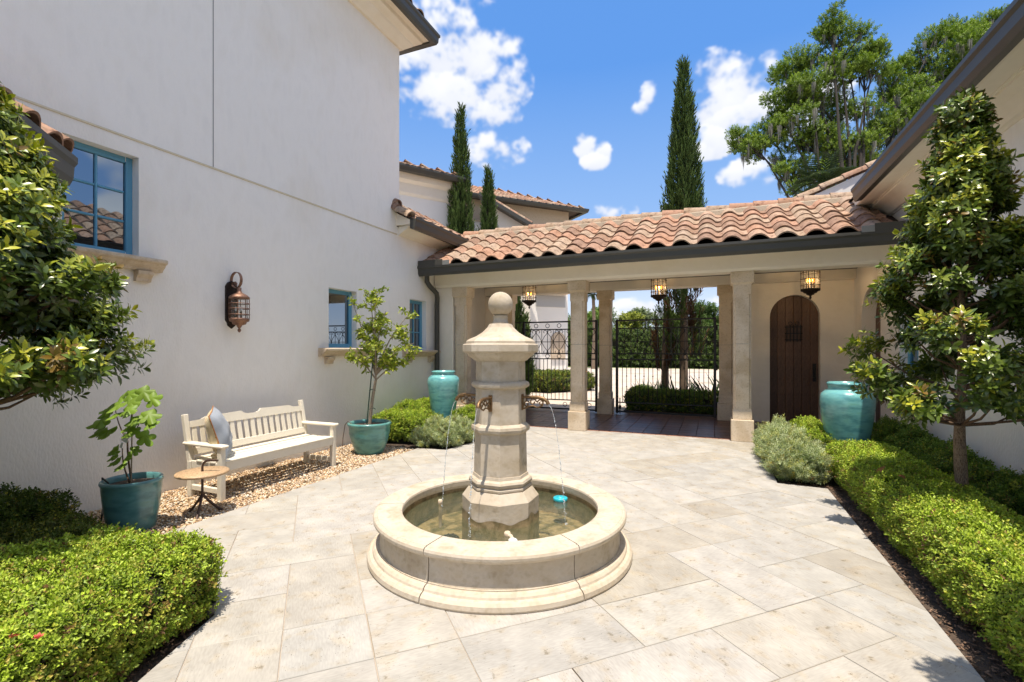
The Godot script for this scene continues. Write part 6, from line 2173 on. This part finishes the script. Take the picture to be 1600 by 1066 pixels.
func furniture():
	rng.seed = 77
	# bench faces +x; local x runs to the front, z along its length (0 = end nearest the camera, going away)
	var b := thing("garden_bench", "cream painted slatted wooden garden bench against the white wall", "bench", Vector3(-4.98, -0.018, -3.27))
	var L := 1.58
	var tilt := Basis(Vector3(0, 0, 1), 0.20)
	for i in 2:
		var z := -0.03 - i * (L - 0.06)
		plank(b, "leg", Vector3(0.47, 0.265, z), Vector3(0.06, 0.53, 0.055), M.bench)
		plank(b, "leg", Vector3(0.02, 0.185, z), Vector3(0.055, 0.37, 0.055), M.bench)
		plank(b, "back_post", Vector3(-0.035, 0.59, z), Vector3(0.052, 0.50, 0.05), M.bench, 0.006, tilt)
		plank(b, "armrest", Vector3(0.235, 0.545, z), Vector3(0.60, 0.032, 0.085), M.bench, 0.012)
		plank(b, "side_rail", Vector3(0.245, 0.335, z), Vector3(0.40, 0.08, 0.032), M.bench)
		plank(b, "side_rail", Vector3(0.245, 0.10, z), Vector3(0.40, 0.055, 0.032), M.bench)
	plank(b, "apron", Vector3(0.482, 0.335, -L / 2), Vector3(0.028, 0.095, L - 0.115), M.bench)
	plank(b, "apron", Vector3(0.02, 0.335, -L / 2), Vector3(0.028, 0.08, L - 0.115), M.bench)
	for i in 5:
		plank(b, "seat_slat", Vector3(0.07 + i * 0.098, 0.388 - 0.012 * sin(i * 0.8), -L / 2), Vector3(0.082, 0.022, L - (0.01 if i < 4 and i > 0 else 0.112)), M.bench)
	# back: bottom rail, slats, and a top rail with a raised notched crest
	var at = func(h: float): return Vector3(0.02, 0.37, 0) + tilt * Vector3(0, h, 0)
	plank(b, "back_rail", at.call(0.085) + Vector3(0, 0, -L / 2), Vector3(0.028, 0.075, L - 0.11), M.bench, 0.005, tilt)
	var st := begin()
	var w := L - 0.112
	var crest := [Vector2(-w / 2, 0.335), Vector2(w / 2, 0.335), Vector2(w / 2, 0.40), Vector2(w / 2 - 0.13, 0.405), Vector2(w / 2 - 0.19, 0.43), Vector2(0.13, 0.44), Vector2(0.11, 0.415), Vector2(0.06, 0.40), Vector2(-0.06, 0.40), Vector2(-0.11, 0.415), Vector2(-0.13, 0.44), Vector2(-w / 2 + 0.19, 0.43), Vector2(-w / 2 + 0.13, 0.405), Vector2(-w / 2, 0.40)]
	prism(st, crest.map(func(p): return Vector2(p.x, -p.y)), 0.0, 0.028, 0.0, true)
	# prism x -> along -z, thickness -> front, its z -> down the back
	var bx := Vector3(0, 0, -1)
	var by := tilt * Vector3(1, 0, 0)
	obj(b, "top_rail", st, M.bench, Transform3D(Basis(bx, by, bx.cross(by)), at.call(0.0) + Vector3(0, 0, -L / 2) - by * 0.014))
	var ns := 17
	for i in ns:
		plank(b, "back_slat", at.call(0.228) + Vector3(0, 0, -0.1 - (L - 0.2) * i / (ns - 1.0)), Vector3(0.016, 0.225, 0.052), M.bench, 0.004, tilt)
	# cushion
	var c := thing("cushion", "square cushion, grey blue face and yellow patterned back, at the bench end", "cushion", Vector3(-4.74, 0.38, -3.53))
	for side in [1.0, -1.0]:
		st = begin()
		st.set_smooth_group(1)
		var n := 14
		var half := 0.25
		var P := []
		for i in n + 1:
			var row := []
			for j in n + 1:
				var u := -1.0 + 2.0 * i / n
				var v := -1.0 + 2.0 * j / n
				var puff := 0.10 * pow(maxf(0.0, (1 - u * u) * (1 - v * v)), 0.42)
				var pinch := 1.0 - 0.06 * (1 - v * v) * u * u - 0.0
				var pin2 := 1.0 - 0.06 * (1 - u * u) * v * v
				var wr := 0.006 * sin(u * 7.0 + v * 4.0) * (1 - u * u) + 0.005 * sin(v * 9.0 - u * 3.0) * (1 - v * v)
				row.append(Vector3(u * half * pinch, (v * pin2 + 1.0) * half, side * (puff + wr)))
			P.append(row)
		for i in n:
			for j in n:
				for q in ([[i, j], [i, j + 1], [i + 1, j + 1], [i + 1, j]] if side < 0 else [[i, j], [i + 1, j], [i + 1, j + 1], [i, j + 1]]):
					pass
				var A: Vector3 = P[i][j]
				var B: Vector3 = P[i + 1][j]
				var C: Vector3 = P[i + 1][j + 1]
				var D: Vector3 = P[i][j + 1]
				var uv := [Vector2(i, j) / n, Vector2(i + 1, j) / n, Vector2(i + 1, j + 1) / n, Vector2(i, j + 1) / n]
				var order := [[A, 0], [C, 2], [B, 1], [A, 0], [D, 3], [C, 2]] if side > 0 else [[A, 0], [B, 1], [C, 2], [A, 0], [C, 2], [D, 3]]
				for o in order:
					st.set_uv(uv[o[1]])
					st.add_vertex(o[0])
		obj(c, "front_cover" if side > 0 else "back_cover", st, M.grey_cloth if side > 0 else patterned())
	st = begin()
	var sp := []
	for q in [[-1, -1], [1, -1], [1, 1], [-1, 1]]:
		for k in 8:
			var nx := [[1, -1], [1, 1], [-1, 1], [-1, -1]]
			var i0 := [[-1, -1], [1, -1], [1, 1], [-1, 1]].find(q)
			var e: Array = [[1, -1], [1, 1], [-1, 1], [-1, -1]][i0]
			var u := lerpf(q[0], e[0], k / 8.0)
			var v := lerpf(q[1], e[1], k / 8.0)
			sp.append(Vector3(u * 0.25 * (1.0 - 0.06 * (1 - v * v) * u * u), (v * (1.0 - 0.06 * (1 - u * u) * v * v) + 1.0) * 0.25, 0))
	sp.append(sp[0])
	tube(st, sp, 0.006, 6, false)
	obj(c, "piping", st, M.dead)
	# stands on one edge, leaning on the back, turned towards the middle of the bench
	c.basis = Basis(Vector3.UP, 2.42) * Basis(Vector3(1, 0, 0), -0.28) * Basis(Vector3(0, 0, 1), 0.10)
	# side table
	var t := thing("side_table", "small round wood top table on a brown iron tripod before the bench end", "side table", Vector3(-4.31, -0.018, -2.97))
	st = begin()
	lathe(st, [Vector2(0.0, 0.372), Vector2(0.205, 0.372), Vector2(0.214, 0.378), Vector2(0.216, 0.388), Vector2(0.210, 0.396), Vector2(0.0, 0.398)], 44)
	obj(t, "top", st, M.table)
	st = begin()
	tube(st, [Vector3(0.0, 0.17, 0), Vector3(0, 0.44, 0), Vector3(0.008, 0.47, -0.004), Vector3(0.03, 0.492, -0.012), Vector3(0.07, 0.498, -0.03), Vector3(0.13, 0.496, -0.055)], [0.011, 0.010, 0.010, 0.011, 0.012, 0.010], 9)
	obj(t, "post", st, M.table_iron)
	for i in 3:
		var a := 0.9 + TAU * i / 3
		st = begin()
		var d := Vector3(cos(a), 0, sin(a))
		tube(st, [Vector3(0, 0.19, 0), d * 0.05 + Vector3(0, 0.12, 0), d * 0.13 + Vector3(0, 0.03, 0), d * 0.16 + Vector3(0, 0.004, 0)], [0.012, 0.011, 0.012, 0.016], 8)
		obj(t, "leg", st, M.table_iron)

func patterned() -> StandardMaterial3D:
	# cream cloth with mustard flowers and leaves
	var S := 256
	var img := Image.create(S, S, false, Image.FORMAT_RGB8)
	img.fill(Color(0.86, 0.80, 0.66))
	var r := RandomNumberGenerator.new()
	r.seed = 5
	for k in 16:
		var c := Vector2(r.randf() * S, r.randf() * S)
		var rad := r.randf_range(16, 32)
		var hue := Color(0.72, 0.52, 0.16) if r.randf() < 0.7 else Color(0.62, 0.60, 0.52)
		var n := r.randi_range(6, 9)
		for y in range(-int(rad), int(rad) + 1):
			for x in range(-int(rad), int(rad) + 1):
				var d := Vector2(x, y).length() / rad
				var a := atan2(y, x)
				var petal := 0.55 + 0.4 * absf(cos(a * n / 2.0))
				if d < petal and (d > petal - 0.16 or d < 0.22 or fmod(a + 4.0, 0.5) < 0.1):
					img.set_pixel(posmod(int(c.x) + x, S), posmod(int(c.y) + y, S), hue)
	var m := mat("mustard print cloth", Color(1, 1, 1), 0.95, {"tex": ImageTexture.create_from_image(img), "uv": true, "rim": 0.3})
	return m

# ---------------------------------------------------------------- plants beyond the loggia
func cypress(called: String, label: String, at: Vector3, h: float, r: float, n: int, sd: int, brown := 0.0, bare := 0.3, group := "columnar cypresses beyond the loggia"):
	rng.seed = sd
	var t := thing(called, label, "tree", at, 0.0, group)
	var st := begin()
	tube(st, [Vector3(0, -0.1, 0), Vector3(0.01, h * 0.3, 0), Vector3(0, h * 0.7, 0)], [0.11, 0.09, 0.03], 9)
	obj(t, "trunk", st, M.bark)
	var shape = func(u: float): return r * pow(clampf((1.0 - u) * 1.6, 0, 1), 0.75) * lerpf(0.72, 1.0, clampf(u * 4.0, 0, 1))
	st = begin()
	var prof := []
	for i in 14:
		var u := i / 13.0
		prof.append(Vector2(maxf(0.0, shape.call(u) * 0.62 - 0.02), lerpf(bare, h * 0.97, u)))
	prof[13].x = 0.0
	if brown > 0.5: prof = prof.filter(func(p): return p.y > 3.3)
	lathe(st, prof, 12, false)
	obj(t, "inner_branches", st, M.core)
	var meshes := [sprig(9, 0.22, 0.16, 0.028, 0.5, 71, false, Color(1.2, 1.2, 1.1), Color(0.7, 0.75, 0.75), 0.2, 0.0), sprig(8, 0.26, 0.15, 0.026, 0.42, 72, false, Color(1.2, 1.2, 1.1), Color(0.7, 0.75, 0.75), 0.2, 0.0)]
	var xs := [[], []]
	var cs := [[], []]
	for i in n:
		var u := 1.0 - sqrt(rng.randf())
		if rng.randf() < 0.25: u = rng.randf()
		var a := rng.randf() * TAU
		var y := lerpf(bare, h, u)
		if brown > 0.5 and y < 3.3 and (sin(a * 2.0 + y * 3.1) > 0.0 or rng.randf() < 0.4): continue
		var fl := 1.0 + 0.16 * sin(a * 5.0 + y * 1.3) + 0.10 * sin(a * 9.0 - y * 2.4)
		var rr: float = shape.call(u) * fl * (1.0 - 0.35 * pow(rng.randf(), 2.0))
		var p := Vector3(cos(a) * rr, y, sin(a) * rr)
		var up := Vector3(cos(a) * 0.34, 1.0, sin(a) * 0.34) + Vector3(rng.randf_range(-0.2, 0.2), 0, rng.randf_range(-0.2, 0.2))
		var m := rng.randi() % 2
		xs[m].append(turned(up, p, rng.randf_range(0.6, 1.15), rng.randf() * TAU))
		var k := rng.randf_range(0.6, 1.35) * (0.75 + 0.25 * fl)
		var c := Color(0.10 * k, 0.155 * k, 0.042 * k)
		if brown > 0.0 and u < 0.42 and sin(a * 3.0 + y * 2.0 + sd) + rng.randf_range(-0.7, 0.7) > (0.35 if brown < 0.5 else -0.25): c = Color(0.15 * k, 0.075 * k, 0.04 * k)
		cs[m].append(c)
	for m in 2: many(t, "foliage", meshes[m], M.conifer, xs[m], cs[m])

func leaf_mass(t: Node, called: String, centres: Array, per: int, mesh: Array, size: float, ca: Color, cb: Color, flat := 0.75):
	var xs := []
	var cs := []
	for m in mesh:
		xs.append([])
		cs.append([])
	for c in centres:
		var p0: Vector3 = c[0]
		var r: float = c[1]
		for i in int(per * (c[2] if c.size() > 2 else 1.0)):
			var o := Vector3(rng.randfn(), rng.randfn(), rng.randfn()).normalized() * pow(rng.randf(), 0.40)
			var p := p0 + o * Vector3(r, r * flat, r)
			var m := rng.randi() % mesh.size()
			xs[m].append(turned(o + Vector3(0, 0.7, 0) + Vector3(rng.randf_range(-0.5, 0.5), 0, rng.randf_range(-0.5, 0.5)), p, size * rng.randf_range(0.7, 1.3), rng.randf() * TAU))
			var c2 := ca.lerp(cb, rng.randf())
			cs[m].append(c2)
	for m in mesh.size(): many(t, called, mesh[m], M.foliage, xs[m], cs[m])

func far_plants():
	cypress("cypress_tree", "tallest dark green column cypress just right of the tall house", Vector3(-6.77, 0, -12.34), 8.35, 0.40, 5200, 401, 0.2)
	cypress("cypress_tree", "shorter column cypress standing right of the tallest one", Vector3(-6.48, 0, -13.6), 6.98, 0.35, 4200, 402)
	cypress("cypress_tree", "tall cypress behind the gate bed with brown patches, rising over the roof ridge", Vector3(-0.69, 0, -12.72), 8.5, 0.44, 6200, 403, 1.0, 1.25)
	cypress("cypress_tree", "thin second cypress stem beside the brown patched one behind the gate", Vector3(-1.16, 0, -12.95), 3.6, 0.22, 1300, 404, 1.0, 0.9)
	cypress("cypress_tree", "dark cypress seen through the loggia left of the fountain ball", Vector3(-5.4, 0, -12.9), 3.75, 0.34, 2600, 405)
	cypress("cypress_tree", "narrow cypress seen through the loggia beside the pier", Vector3(-5.95, 0, -12.6), 3.75, 0.26, 2200, 406)
	cypress("rounded_shrub", "small upright shrub behind the gate just right of the fountain cap", Vector3(-5.14, 0, -13.2), 2.3, 0.22, 1100, 407, 0.0, 0.1, "")
	rng.seed = 99
	# live oak over the low house
	var oak := thing("live_oak", "huge live oak with hanging grey moss behind the low house roof", "tree", Vector3(8.6, 0, -36.2))
	var C := Vector3(0, 1.5, 0)
	var F := Vector3(-0.386, 0, -0.9225)
	var R := Vector3(0.9225, 0, -0.386)
	var tips := [[1310, 55, 34, 30], [1325, 95, 32, 30], [1298, 30, 18, 30], [1252, 96, 34, 31], [1240, 145, 34, 31], [1268, 130, 30, 29], [1300, 165, 34, 31], [1352, 108, 26, 29], [1370, 84, 22, 29], [1205, 205, 34, 32], [1158, 214, 22, 32], [1180, 228, 24, 31], [1262, 215, 42, 30], [1318, 232, 42, 29], [1388, 205, 42, 30], [1420, 150, 40, 31], [1470, 105, 46, 32], [1462, 62, 30, 32], [1512, 62, 34, 33], [1540, 34, 22, 33], [1452, 190, 46, 30], [1236, 268, 26, 30], [1290, 268, 28, 29], [1392, 120, 18, 31], [1560, 80, 40, 33], [1520, 130, 50, 32], [1350, 262, 36, 30], [1420, 240, 40, 30], [1215, 175, 16, 31], [1405, 100, 16, 32], [1500, 200, 50, 31]]
	var base := Vector3(8.6, 0, -36.2)
	var cen := []
	var st := begin()
	var fork := Vector3(-0.6, 5.2, 0)
	tube(st, [Vector3(0, -0.2, 0), Vector3(-0.2, 2.5, 0), fork], [0.75, 0.55, 0.5], 12)
	for q in tips:
		var D: float = q[3] + 4.0
		var p = C + (F + R * ((q[0] - 800) / 753.0) + Vector3.UP * ((545 - q[1]) / 753.0)) * D - base
		var r: float = q[2] / 753.0 * D
		cen.append([p, r * 0.9, pow(r, 2.0) * 0.62])
		for k in 3:
			var o := Vector3(rng.randf_range(-1, 1), rng.randf_range(-0.6, 0.6), rng.randf_range(-1, 1)) * r * 1.0
			cen.append([p + o, r * 0.5, pow(r, 2.0) * 0.2])
		var mid := fork.lerp(p, 0.5) + Vector3(rng.randf_range(-0.8, 0.8), 0.6, rng.randf_range(-0.8, 0.8))
		tube(st, [fork, fork.lerp(mid, 0.5) + Vector3(0, 0.2, 0), mid, mid.lerp(p, 0.6) + Vector3(0, 0.25, 0), p], [0.22, 0.15, 0.09, 0.05, 0.025], 7)
		if rng.randf() < 0.5: cen.append([mid.lerp(p, 0.6), 0.9, 0.45])
		for k in 5:
			tube(st, [mid.lerp(p, 0.75), p + Vector3(rng.randf_range(-1, 1), rng.randf_range(-0.7, 0.9), rng.randf_range(-1, 1)) * r], [0.05, 0.012], 5, false)
	obj(oak, "trunk", st, M.bark_dark)
	var oakm := [sprig(14, 0.22, 0.125, 0.065, 1.3, 81, false, Color(1.15, 1.15, 1), Color(0.8, 0.85, 0.9)), sprig(12, 0.18, 0.115, 0.06, 1.4, 82, false, Color(1.15, 1.15, 1), Color(0.8, 0.85, 0.9))]
	leaf_mass(oak, "crown", cen, 270, oakm, 1.1, Color(0.12, 0.19, 0.03), Color(0.33, 0.43, 0.06), 0.62)
	# moss
	st = begin()
	for k in 26:
		var a := rng.randf() * TAU
		var r := rng.randf() * 0.20
		var p := Vector3(cos(a) * r, 0, sin(a) * r)
		var len := rng.randf_range(0.5, 1.3) * (1.0 - r * 1.6)
		var s := Vector3(cos(a * 3), 0, sin(a * 3)) * 0.016
		st.set_color(Color(1, 1, 1) * rng.randf_range(0.7, 1.1))
		var q := p + Vector3(rng.randf_range(-0.06, 0.06), -len * 0.5, rng.randf_range(-0.06, 0.06))
		st.add_vertex(p - s); st.add_vertex(p + s); st.add_vertex(q + s)
		st.add_vertex(p - s); st.add_vertex(q + s); st.add_vertex(q - s)
		st.add_vertex(q - s); st.add_vertex(q + s); st.add_vertex(q + Vector3(0, -len * 0.5, 0))
	var mm := done(st)
	var xs := []
	var cs := []
	for q in cen:
		if q[1] < 0.9: continue
		for k in 6:
			var o := Vector3(rng.randf_range(-1, 1), rng.randf_range(-0.8, -0.15), rng.randf_range(-1, 1)) * Vector3(q[1], q[1] * 0.6, q[1]) * 0.85
			xs.append(Transform3D(Basis(Vector3.UP, rng.randf() * TAU).scaled(Vector3.ONE * rng.randf_range(0.5, 1.15)), q[0] + o))
			cs.append(Color(0.24, 0.235, 0.20))
	many(oak, "hanging_moss", mm, M.moss_hang, xs, cs)
	# planted bed behind the second gate
	var box_m := [sprig(7, 0.06, 0.036, 0.02, 1.2, 91, false, Color(1, 1, 1), Color(0.8, 0.85, 0.9), 0.12)]
	sheet("gate_bed", [Vector2(-2.0, -11.75), Vector2(0.9, -11.75), Vector2(0.9, -13.6), Vector2(-2.0, -13.6)], 0.02, 0.1, M.soil)
	hedge("low_hedge", "clipped dark green hedge round the bed just behind the second gate", "hedge", "", [Vector2(-1.93, -11.78), Vector2(0.8, -11.78), Vector2(0.8, -12.25), Vector2(-1.5, -12.25), Vector2(-1.5, -13.4), Vector2(-1.93, -13.4)], 0.46, 1500, 1500, box_m, 1.0, Color(0.17, 0.25, 0.04), Color(0.07, 0.11, 0.018), 0.1, 0.02)
	var blades := [[-1.55, 0.75, 0.5], [-1.2, 0.8, 0.5], [-0.85, 0.85, 0.5], [-0.35, 0.8, 0.6], [-0.05, 1.0, 1.0], [0.25, 1.05, 1.0], [0.5, 1.05, 1.0]]
	var ls := ["spiky leaved plant at the left end of the gate bed", "spiky leaved plant second from the left in the gate bed", "spiky leaved plant left of the cypress trunk", "spiky leaved plant right of the cypress trunk", "tall dark flax clump second from the pier behind the gate", "tall dark flax clump next to the pier behind the gate", "tall dark flax clump half hidden by the back pier"]
	for i in blades.size():
		var q: Array = blades[i]
		var pl := thing("flax_plant", ls[i], "plant", Vector3(q[0], 0.02, -12.45 - 0.15 * (i % 3)), 0.0, "spiky plants in the gate bed")
		for k in 16:
			var a := rng.randf() * TAU
			var s2 := begin()
			var el := rng.randf_range(0.1, 0.75)
			var d := Vector3(cos(a) * sin(el), cos(el), sin(a) * sin(el))
			var tone := rng.randf_range(0.7, 1.3)
			leaf(s2, Vector3(cos(a), 0, sin(a)) * 0.04, d, Vector3(-cos(a) * cos(el), sin(el), -sin(a) * cos(el)), q[1] * rng.randf_range(0.7, 1.1), 0.055, 0.2, 0.12, Color(0.05, 0.075, 0.035) * tone, true)
			obj(pl, "leaf", s2, M.foliage)
	# across the drive
	var far_m := [sprig(10, 0.16, 0.10, 0.06, 1.3, 95, false, Color(1.1, 1.1, 1), Color(0.75, 0.8, 0.85)), sprig(9, 0.18, 0.11, 0.06, 1.3, 96, false, Color(1.1, 1.1, 1), Color(0.75, 0.8, 0.85))]
	hedge("boxwood_hedge", "low clipped hedge on the drive under the far white house", "hedge", "", [Vector2(-8.6, -16.3), Vector2(-5.2, -15.6), Vector2(-4.0, -17.2), Vector2(-4.5, -18.2), Vector2(-8.6, -18.2)], 0.55, 420, 420, box_m, 1.6, Color(0.17, 0.21, 0.03), Color(0.06, 0.09, 0.014), 0.14, 0.04)
	var hg := thing("tall_hedge", "tall dark hedge on the far side of the drive seen through the gates", "hedge")
	var cen2 := []
	for i in 34:
		var x := lerpf(-16.0, 9.0, i / 33.0)
		var z := -39.5 + 0.06 * x
		cen2.append([Vector3(x, rng.randf_range(0.7, 0.9), z), 1.0])
		cen2.append([Vector3(x + 0.3, rng.randf_range(1.8, 2.5), z - 0.2), 1.05])
	leaf_mass(hg, "foliage", cen2, 260, far_m, 1.5, Color(0.05, 0.09, 0.018), Color(0.14, 0.20, 0.04), 0.95)
	st = begin()
	box(st, Vector3(-3.5, 1.2, -39.9), Vector3(25.0, 2.4, 1.1), 0.3, Basis(Vector3.UP, -0.06))
	obj(hg, "branches", st, M.core)
	var trees := [["mid green bushy tree beyond the far hedge, left of the back column", Vector3(-10.5, 0, -45), 5.2, 1.9, [0.07, 0.12, 0.02], [0.15, 0.21, 0.035]],
		["yellowish tree with small orange blossoms over the far hedge", Vector3(-7.4, 0, -44), 4.6, 1.7, [0.12, 0.14, 0.02], [0.26, 0.27, 0.04]],
		["thin pale airy tree standing above the far hedge in the gate's left half", Vector3(-5.9, 0, -46), 5.4, 1.3, [0.10, 0.13, 0.06], [0.19, 0.22, 0.10]],
		["light green tree over the far hedge left of the cypress trunk", Vector3(-3.2, 0, -47), 4.6, 1.8, [0.10, 0.15, 0.03], [0.20, 0.25, 0.06]],
		["dense dark tree over the far hedge behind the cypress trunk", Vector3(-0.6, 0, -46), 5.6, 2.1, [0.04, 0.075, 0.016], [0.09, 0.14, 0.03]],
		["dark round tree over the far hedge next to the back pier", Vector3(2.2, 0, -48), 6.2, 2.4, [0.04, 0.075, 0.016], [0.10, 0.15, 0.03]],
		["broad green tree past the back pier beyond the far hedge", Vector3(6.4, 0, -47), 5.8, 2.4, [0.05, 0.09, 0.016], [0.13, 0.18, 0.03]],
		["green tree far left behind the white far house corner", Vector3(-14.0, 0, -46), 5.0, 2.2, [0.05, 0.09, 0.016], [0.13, 0.18, 0.03]]]
	for q in trees:
		var t := thing("far_tree", q[0], "tree", q[1], 0.0, "trees beyond the far hedge")
		st = begin()
		tube(st, [Vector3(0, -0.1, 0), Vector3(0.1, q[2] * 0.5, 0), Vector3(0, q[2] * 0.8, 0)], [0.16, 0.11, 0.04], 8)
		for k in 7:
			var a := TAU * k / 7
			tube(st, [Vector3(0.1, q[2] * 0.45, 0), Vector3(cos(a) * q[3] * 0.7, q[2] * rng.randf_range(0.6, 0.95), sin(a) * q[3] * 0.7)], [0.05, 0.015], 5, false)
		obj(t, "trunk", st, M.bark)
		var cc := []
		for k in 12:
			var a := rng.randf() * TAU
			var rr = rng.randf() * q[3]
			cc.append([Vector3(cos(a) * rr, q[2] * rng.randf_range(0.5, 0.97) - rr * 0.3, sin(a) * rr), q[3] * rng.randf_range(0.28, 0.5)])
		leaf_mass(t, "crown", cc, 130 if q[3] > 1.5 else 60, far_m, 1.7, Color(q[4][0], q[4][1], q[4][2]) * 1.5, Color(q[5][0], q[5][1], q[5][2]) * 1.6, 0.8)
	# palms: one by the far house, one over the low house roof
	palm("slim palm with drooping fronds seen beside the front middle column", Vector3(-8.4, 0, -36.0), 5.6, 1.3, 18)
	palm("dark palm crown poking over the loggia ridge under the oak", Vector3(4.6, 0, -25.5), 9.0, 1.5, 26)
	var pier := thing("stone_pier", "pale stone pier beyond the drive next to the back pier", "pier", Vector3(1.05, 0, -26.0))
	st = begin()
	box(st, Vector3(0, 0.75, 0), Vector3(0.8, 1.5, 0.8), 0.02)
	obj(pier, "shaft", st, M.house_white)
	st = begin()
	box(st, Vector3(0, 1.55, 0), Vector3(0.95, 0.12, 0.95), 0.02)
	obj(pier, "cap", st, M.sill)

func palm(label: String, at: Vector3, h: float, len: float, n: int):
	var t := thing("palm_tree", label, "palm", at, 0.0, "palms beyond the courtyard")
	var st := begin()
	tube(st, [Vector3(0, -0.1, 0), Vector3(0.1, h * 0.5, 0), Vector3(0, h, 0)], [0.17, 0.13, 0.12], 9)
	obj(t, "trunk", st, M.bark)
	for i in n:
		var a := TAU * i / n * 2.618
		var el := lerpf(0.2, 1.7, float(i) / n)
		st = begin()
		var p := Vector3(0, h, 0)
		var d := Vector3(cos(a) * sin(el), cos(el), sin(a) * sin(el))
		var tone := rng.randf_range(0.7, 1.2)
		for k in 14:
			var side := d.cross(Vector3.UP).normalized()
			for s in [-1.0, 1.0]:
				leaf(st, p, (side * s + d * 0.9 + Vector3(0, -0.25, 0)), Vector3.UP, len * 0.42 * sin(PI * (k + 2) / 17.0), 0.035, 0.1, 0.2, Color(0.055, 0.085, 0.03) * tone)
			p += d * (len / 14)
			d = (d + Vector3(0, -0.09, 0)).normalized()
		obj(t, "frond", st, M.foliage)

# ---------------------------------------------------------------- small things
func small_things():
	rng.seed = 5
	var s := thing("spotlight", "small black landscape spotlight in the mulch at the near hedge corner", "spotlight", Vector3(-2.60, -0.03, -1.83))
	var st := begin()
	tube(st, [Vector3(0, 0, 0), Vector3(0, 0.05, 0)], 0.012, 8)
	obj(s, "stem", st, M.black_plastic)
	st = begin()
	lathe(st, [Vector2(0.0, 0.045), Vector2(0.026, 0.05), Vector2(0.030, 0.075), Vector2(0.034, 0.10), Vector2(0.034, 0.108), Vector2(0.028, 0.106), Vector2(0.0, 0.10)], 16)
	obj(s, "head", st, M.black_plastic)
	var fp := [[Vector3(-2.36, 0.40, -0.99), "coral red azalea bloom on the near hedge, the larger right one"], [Vector3(-2.46, 0.395, -0.96), "coral red azalea bloom on the near hedge, the smaller left one"]]
	for q in fp:
		var f := thing("azalea_bloom", q[1], "flower", q[0], rng.randf(), "red blooms on the near hedge")
		for k in 7:
			st = begin()
			var a := TAU * k / 7
			var el := 0.8 if k % 2 == 0 else 0.4
			leaf(st, Vector3.ZERO, Vector3(cos(a) * sin(el), cos(el), sin(a) * sin(el)), Vector3(-cos(a), 0.6, -sin(a)), 0.024, 0.014, 0.15, 0.2, Color(1, 1, 1), true)
			obj(f, "petal", st, M.petal)
	var dl := [[Vector3(1.46, 0.42, -4.92), "curled orange dead leaf standing on the shaded part of the long hedge"], [Vector3(1.32, 0.41, -5.15), "brown dead leaf lying on the long hedge left of the orange one"], [Vector3(1.66, 0.42, -5.35), "pale dead leaf on the long hedge nearest the dark mounds"]]
	for q in dl:
		st = begin()
		leaf(st, Vector3.ZERO, Vector3(rng.randf_range(-1, 1), 0.8, rng.randf_range(-1, 1)), Vector3(0.3, 0.5, 0.6), 0.085, 0.035, 0.25, 0.5, Color(1, 1, 1), true)
		var o := obj(self, "dead_leaf", st, M.dead, Transform3D(Basis(), q[0]))
		tag(o, q[1], "fallen leaf", "dead leaves on the long hedge")
